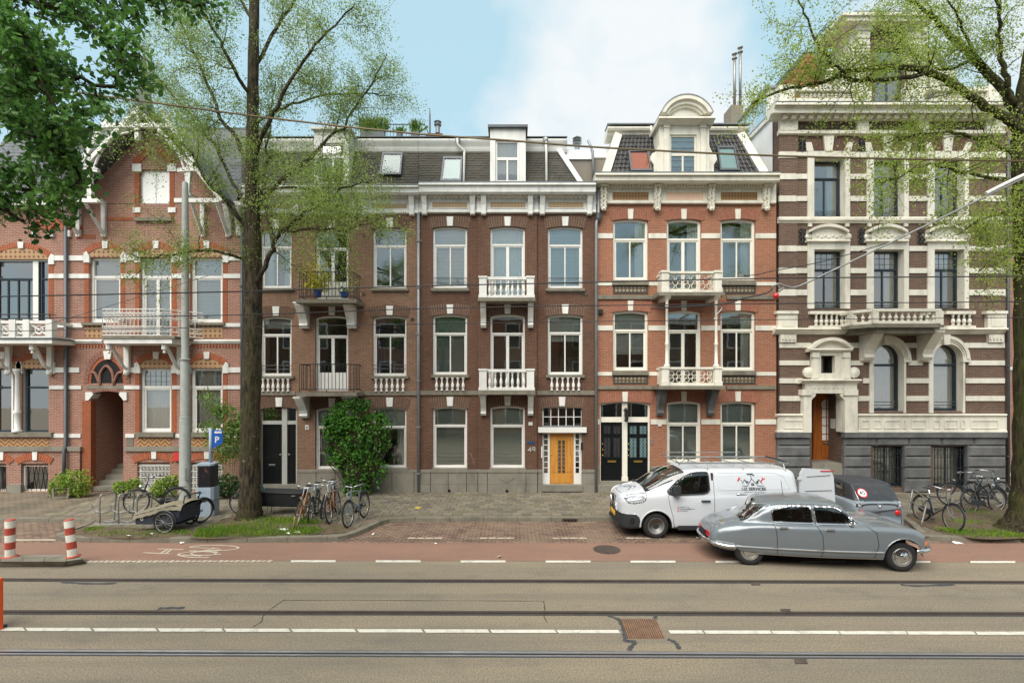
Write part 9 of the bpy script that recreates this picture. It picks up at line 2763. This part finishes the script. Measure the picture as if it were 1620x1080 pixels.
# racks and hoops
def wheel_rack():
 a, b = g1(150, 829), g1(232, 829)
 t = thing('bicycle_rack', 'low steel wheel holder rack by the kerb', 'bicycle rack', tuple(a))
 MB().tube([a, b], .03, 6).build('base_rail', 'steel', t)
 for i in range(3):
  c = a.lerp(b, .10 + i * .36)
  p = [(0, 0, 0), (0, 0, .74), (.06, .1, .82), (.12, .32, .82), (.10, .44, .76), (.02, .5, .30), (0, .5, 0)]
  MB().tube(crom([c + Vector(q) for q in p], 4), .021, 6).smooth().build('hoop', 'steel', t)
  for s, z in ((0, .36), (1, .10)):
   MB().tube(crom([c + Vector((-.32 + s * .2, .1, z + .16)), c + Vector((-.24 + s * .2, .1, z)), c + Vector((-.02 + s * .2, .12, z - .07 + .0)), c + Vector((.2 + s * .2, .14, z))], 4), .02, 6).build('wheel_guide', 'steel', t)
wheel_rack()
def hoop(label, px, py, h, w, ang):
 c = g1(px, py)
 t = thing('bicycle_hoop', label, 'bicycle hoop', tuple(c), R(ang), 'steel bicycle hoops', world=False)
 MB().tube(crom([(0, 0, 0), (0, 0, h * .7), (.02, 0, h - .05), (.1, 0, h), (w - .1, 0, h), (w - .02, 0, h - .05), (w, 0, h * .7), (w, 0, 0)], 4), .022, 7).smooth().build('tube', 'steel', t)
 for x in (0, w): MB().lathe((x, 0, 0), [(.05, 0), (.05, .012)], 10).build('foot_plate', 'steel', t)
hoop('steel hoop between the copper and the green bicycle', 515, 829, .86, .5, 70)
hoop('steel hoop at the blue grey bicycle by the shrub', 548, 829, .86, .5, 65)
def slant():
 A, B = g1(1436, 816), g1(1457, 832)
 t = thing('bicycle_stand', 'slanted steel bicycle stand next to the tiny car', 'bicycle stand', tuple(A))
 ta, tb = A + Vector((.22, .1, .72)), B + Vector((.26, .1, .72))
 MB().tube(crom([A, A.lerp(ta, .9), ta + Vector((.06, 0, .02)), tb + Vector((-.06, 0, .02)), tb.lerp(B, .1), B], 4), .024, 7).smooth().build('tube', 'steel', t)
 MB().tube([A.lerp(ta, .6), B.lerp(tb, .6)], .02, 6).build('cross_bar', 'steel', t)
slant()
# parking meter
def meter():
 c = g1(329, 814)
 t = thing('ticket_machine', 'pale blue grey parking ticket machine with a dark poster on its upper half', 'ticket machine', tuple(c), R(4), world=False)
 gb = plain('pale_blue_grey_paint', S(150, 164, 178), .5, var=.1, scale=4, dirt=S(110, 116, 120))
 o8 = lambda a, b, c_: [(-a, -b + c_), (-a + c_, -b), (a - c_, -b), (a, -b + c_), (a, b - c_), (a - c_, b), (-a + c_, b), (-a, b - c_)]
 MB().prism(o8(.255, .22, .07), 0, .86, 'z').build('lower_case', gb, t)
 MB().prism(o8(.262, .227, .07), .46, .475, 'z').build('case_joint', 'zinc_dk', t)
 MB().prism(o8(.235, .2, .07), .86, 1.5, 'z').build('upper_case', plain('dark_case', S(34, 32, 38), .4, var=.1), t)
 MB().prism(o8(.25, .215, .07), 1.5, 1.56, 'z').build('cap', gb, t)
 n_ = NT('dark_poster_print')
 f = n_.ramp(n_.noise(n_.scl(n_.obj(), 9, 9, 5), 1., 3, .6), .6, .85, S(24, 20, 28), S(140, 96, 80))
 pm = n_.end(n_.bsdf(f, .35))
 MB().box(-.165, .165, -.206, -.199, .90, 1.47).build('poster', pm, t)
 MB().box(-.03, .05, -.232, -.22, .44, .5).build('lock', 'black', t)
 MB().lathe((.05, .05, 1.5), [(.045, 0), (.045, 1.1)], 10).smooth().build('sign_pole', gb, t)
 bl = plain('blue_sign', S(20, 84, 170), .4, var=.04)
 s = MB().prism([(.10, 1.98), (.40, 2.14), (.40, 2.54), (.10, 2.54)], .04, .06).build('parking_sign', bl, t)
 flat_text(s, 'P', .24, .034, 2.16, .26, 'white', bold=True, local=True)
 MB().box(.17, .38, .034, .038, 2.44, 2.50).build('sign_strip', 'white', s)
meter()
# tram mast
def mast():
 c = G(293, 796, Z1)
 t = thing('tram_pole', 'tall stepped grey tram pole in front of the timbered gable house', 'pole', tuple(c))
 zz = lambda py: H - (py - HY) * c.y / F
 pr = [(.19, 0), (.175, .02), (.168, zz(662) - Z1), (.145, zz(660) - Z1), (.14, zz(570) - Z1), (.115, zz(568) - Z1), (.11, zz(400) - Z1), (.09, zz(290) - Z1), (.04, zz(287) - Z1)]
 MB().lathe(tuple(c), pr, 14).smooth().build('shaft', 'polegrey', t)
 for py in (661, 569): MB().lathe((c.x, c.y, zz(py) - .03), [(.15, 0), (.165, .02), (.165, .05), (.14, .07)], 14).build('collar', 'polegrey', t)
 MB().obox(c + Vector((.14, -.14, 1.0)), (1, 1, 0), (1, -1, 0), (0, 0, 1), .05, .01, .2).build('hatch', 'polegrey', t)
mast()
# striped bollards on the traffic island
isl = thing('traffic_island', 'kerb stone traffic island with two striped bollards', 'traffic island', tuple(G(60, 886)))
zi = .14
top = [G(a, b, zi) for a, b in ((-140, 879), (104, 877), (126, 880), (129, 884), (104, 887), (-140, 890))]
bot = [G(a, b, 0) for a, b in ((-140, 884), (108, 882), (134, 886), (138, 890), (108, 895), (-140, 898))]
m = MB()
m.add(top + bot, [tuple(range(5, -1, -1))] + [(i, (i + 1) % 6, 6 + (i + 1) % 6, 6 + i) for i in range(6)])
m.build('core', 'stone', isl)
for i in range(7):
 u0, u1 = -70 + i * 34.6, -70 + (i + 1) * 34.6 - 1.2
 q = [G(u0, 895.8, .0), G(u1, 895.6, .0), G(u1, 886.6, 0), G(u0, 886.8, 0)]
 w = [G(u0 + 2, 887.8, zi + .012), G(u1 + 2, 887.6, zi + .012), G(u1 + 4, 880, zi + .012), G(u0 + 4, 880.2, zi + .012)]
 if u1 < 110: MB().hexa(q + w).build('island_stone', 'kerb', isl)
M['bolred'] = plain('faded_red_paint', S(178, 74, 58), .6, var=.2, scale=6, dirt=S(120, 96, 74), damt=.5)
M['bolwhite'] = plain('worn_white_paint', S(226, 222, 210), .6, var=.1, scale=6, dirt=S(150, 128, 84), damt=.5)
for px, py, lean, lab in ((16, 881, 0, 'striped red and white bollard at the left edge, badly worn'), (112, 880.5, 6, 'leaning red and white striped bollard at the nose of the island')):
 c = G(px + (3 if lean else 0), py, zi)
 t = thing('bollard', lab, 'bollard', tuple(c), 0, 'striped bollards', world=False)
 t.rotation_euler = (0, R(-lean), 0)
 t.scale = (.78, .78, .88)
 for i in range(5):
  MB().lathe((0, 0, .035 + i * .18), [(.115, 0), (.115, .178)], 24).build('band', 'bolred' if i % 2 else 'bolwhite', t)
 MB().lathe((0, 0, .935), [(.115, 0), (.12, .01), (.1, .03), (.02, .035)], 16).build('cap', 'bolred', t)
 MB().lathe((0, 0, .0), [(.2, 0), (.2, .02), (.13, .035)], 8).build('foot_plate', 'bolred', t)
c = G(-6, 996)
t = thing('delineator', 'bright orange traffic panel cut by the left edge of the picture', 'traffic panel', tuple(c))
MB().box(c.x - .22, c.x + .085, c.y - .03, c.y + .03, .0, .84).build('panel', plain('orange_panel', S(240, 92, 36), .5, var=.05), t)
MB().box(c.x - .25, c.x + .08, c.y - .1, c.y + .1, 0, .05).build('foot', 'blackplast', t)
# litter in the planting beds
pap = [(448, 838, .13), (455, 844, .09), (470, 842, .08), (204, 848, .07), (240, 845, .05), (590, 846, .04), (690, 861, .04), (790, 881, .07), (1515, 859, .14), (288, 859, .06)]
for i, (px, py, sz_) in enumerate(pap):
 z = .15 if py < 850 and (px < 560 or px > 1450) else .012
 c = G(px, py, z)
 rr = random.Random(i)
 vs = [(c.x + sz_ * math.cos(a) * rr.uniform(.6, 1.2), c.y + sz_ * math.sin(a) * rr.uniform(.5, 1), z + rr.uniform(.0, .05)) for a in [k * .9 for k in range(7)]]
 MB().add([(c.x, c.y, z + .04)] + vs, [(0, 1 + k, 1 + (k + 1) % 7) for k in range(7)]).build('litter', 'blindw', label='crumpled scrap of white paper lying on the ground', cat='litter', group='paper litter')
# overhead line of the tramway
M['wire'] = plain('overhead_wire', S(56, 58, 60), .5, .4)
M['bronze'] = plain('bronze_cable', S(104, 90, 60), .5, .3)
def wire(label, pts, Y, r, mat='wire'):
 p = [P(a, b, Y) for a, b in pts]
 return MB().tube(crom(p, 8), r, 6).build('overhead_wire', mat, label=label, cat='wire', group='overhead tram wires')
wire('thick bronze coloured cable sweeping across the picture above the roofs', [(-200, 108), (0, 131), (200, 157), (420, 186), (640, 210), (800, 222), (960, 234), (1240, 247), (1620, 255), (1900, 258)], 8.4, .017, 'bronze')
wire('upper thin dark tram wire', [(-300, 474), (0, 469), (380, 461), (640, 453), (960, 446), (1240, 440), (1620, 437), (1900, 435)], 7.2, .009)
wire('middle thin dark tram wire', [(-300, 509), (0, 504), (380, 498), (640, 489), (960, 483), (1620, 477), (1900, 474)], 9.4, .009)
wire('lowest thin dark tram wire', [(-300, 529), (0, 524), (380, 517), (640, 513), (960, 508), (1620, 502), (1900, 499)], 11.2, .008)
wire('span wire slanting up over the white balcony of the timbered gable house', [(60, 517), (140, 494), (290, 448), (330, 436)], 15.5, .008)
t = thing('span_arm', 'grey cantilever arm with a red insulator holding the tram wires', 'span arm', tuple(P(1400, 385, 9.6)))
MB().tube(crom([P(a, b, 9.6) for a, b in ((1640, 272), (1590, 296), (1520, 330), (1400, 388), (1300, 436), (1260, 454), (1245, 453), (1232, 449), (1224, 452))], 5), .018, 6).smooth().build('arm', 'steel', t)
MB().tube(crom([P(a, b, 9.6) for a, b in ((1640, 268), (1600, 286), (1560, 306))], 4), .032, 6).build('arm_sleeve', 'white', t)
MB().tube(crom([P(a, b, 9.6) for a, b in ((1224, 452), (1214, 463), (1180, 471), (1140, 481), (1050, 487), (1030, 488))], 5), .013, 6).build('steady_wire', 'wire', t)
c = P(1227.5, 467, 9.6)
MB().lathe((c.x, c.y, c.z - .05), [(.01, -.02), (.05, 0), (.055, .05), (.03, .09)], 10).smooth().build('red_insulator', 'redlamp', t)
MB().tube([(c.x + .07 * math.cos(a), c.y, c.z + .12 + .09 * math.sin(a)) for a in [i * .6 for i in range(10)]], .012, 5).build('clamp_ring', 'steel', t)
MB().tube([P(a, b, 9.6) for a, b in ((1232, 461), (1240, 455))], .02, 6).build('clamp', 'steel', t)
MB().tube(crom([P(a, b, 9.6) for a, b in ((1130, 481), (1142, 487), (1134, 497), (1130, 505))], 4), .012, 5).build('drop_clip', 'steel', t)
MB().tube(crom([P(a, b, 9.6) for a, b in ((1172, 437), (1200, 434), (1225, 428), (1300, 414), (1420, 380))], 4), .009, 5).build('pull_wire', 'wire', t)
MB().obox(P(1172, 436, 9.6), (1, 0, 0), (0, 1, 0), (0, 0, 1), .05, .02, .03).build('clamp', 'steel', t)
# the row across the street, behind the viewer: seen only in panes and paint
for i in range(7):
 x0, x1, hh = -28 + i * 8, -20.05 + i * 8, 9.6 + (i * 37 % 5) * .35
 ob = thing('terraced_house', ('leftmost', 'second', 'third', 'middle', 'fifth', 'sixth', 'last')[i] + ' brick house of the row across the street behind the viewer', 'town house', (x0 + 4, -4.5, 0), group='houses behind the viewer')
 MB().box(x0, x1, -10, -4.5, 0, hh).build('house_front', ('brickB', 'brickC', 'brickA', 'brickD')[i % 4], ob)
 MB().box(x0, x1, -4.75, -4.3, hh - .5, hh).build('cornice', 'white', ob)
 for j in range(3):
  for k in range(3):
   a = x0 + 1 + j * 2.4
   w = MB().box(a, a + 1.3, -4.52, -4.44, .9 + k * 3.1, 3.0 + k * 3.1).build('window', 'frame', ob)
   MB().box(a + .1, a + 1.2, -4.44, -4.43, 1.0 + k * 3.1, 2.9 + k * 3.1).build('pane', 'doorglass2', w)
for x_, lb in ((-5.5, 'leafy street tree behind the viewer, on the left'), (6.5, 'leafy street tree behind the viewer, on the right')):
 t = thing('street_tree', lb, 'tree', (x_, -2.6, 0))
 MB().tube([(x_, -2.6, 0), (x_ + .1, -2.6, 4), (x_, -2.7, 9)], [.3, .22, .08], 8).build('trunk', 'bark', t)
 rr = random.Random(int(x_ * 10))
 q_ = []
 for i in range(60):
  c = Vector((x_, -2.7, 9)) + rdir(rr) * rr.uniform(.8, 2.6)
  q_ += [c + Vector((rr.gauss(0, .4), rr.gauss(0, .4), rr.gauss(0, .4))) for j in range(45)]
 leaves('crown', q_, .2, 'leafD', t)
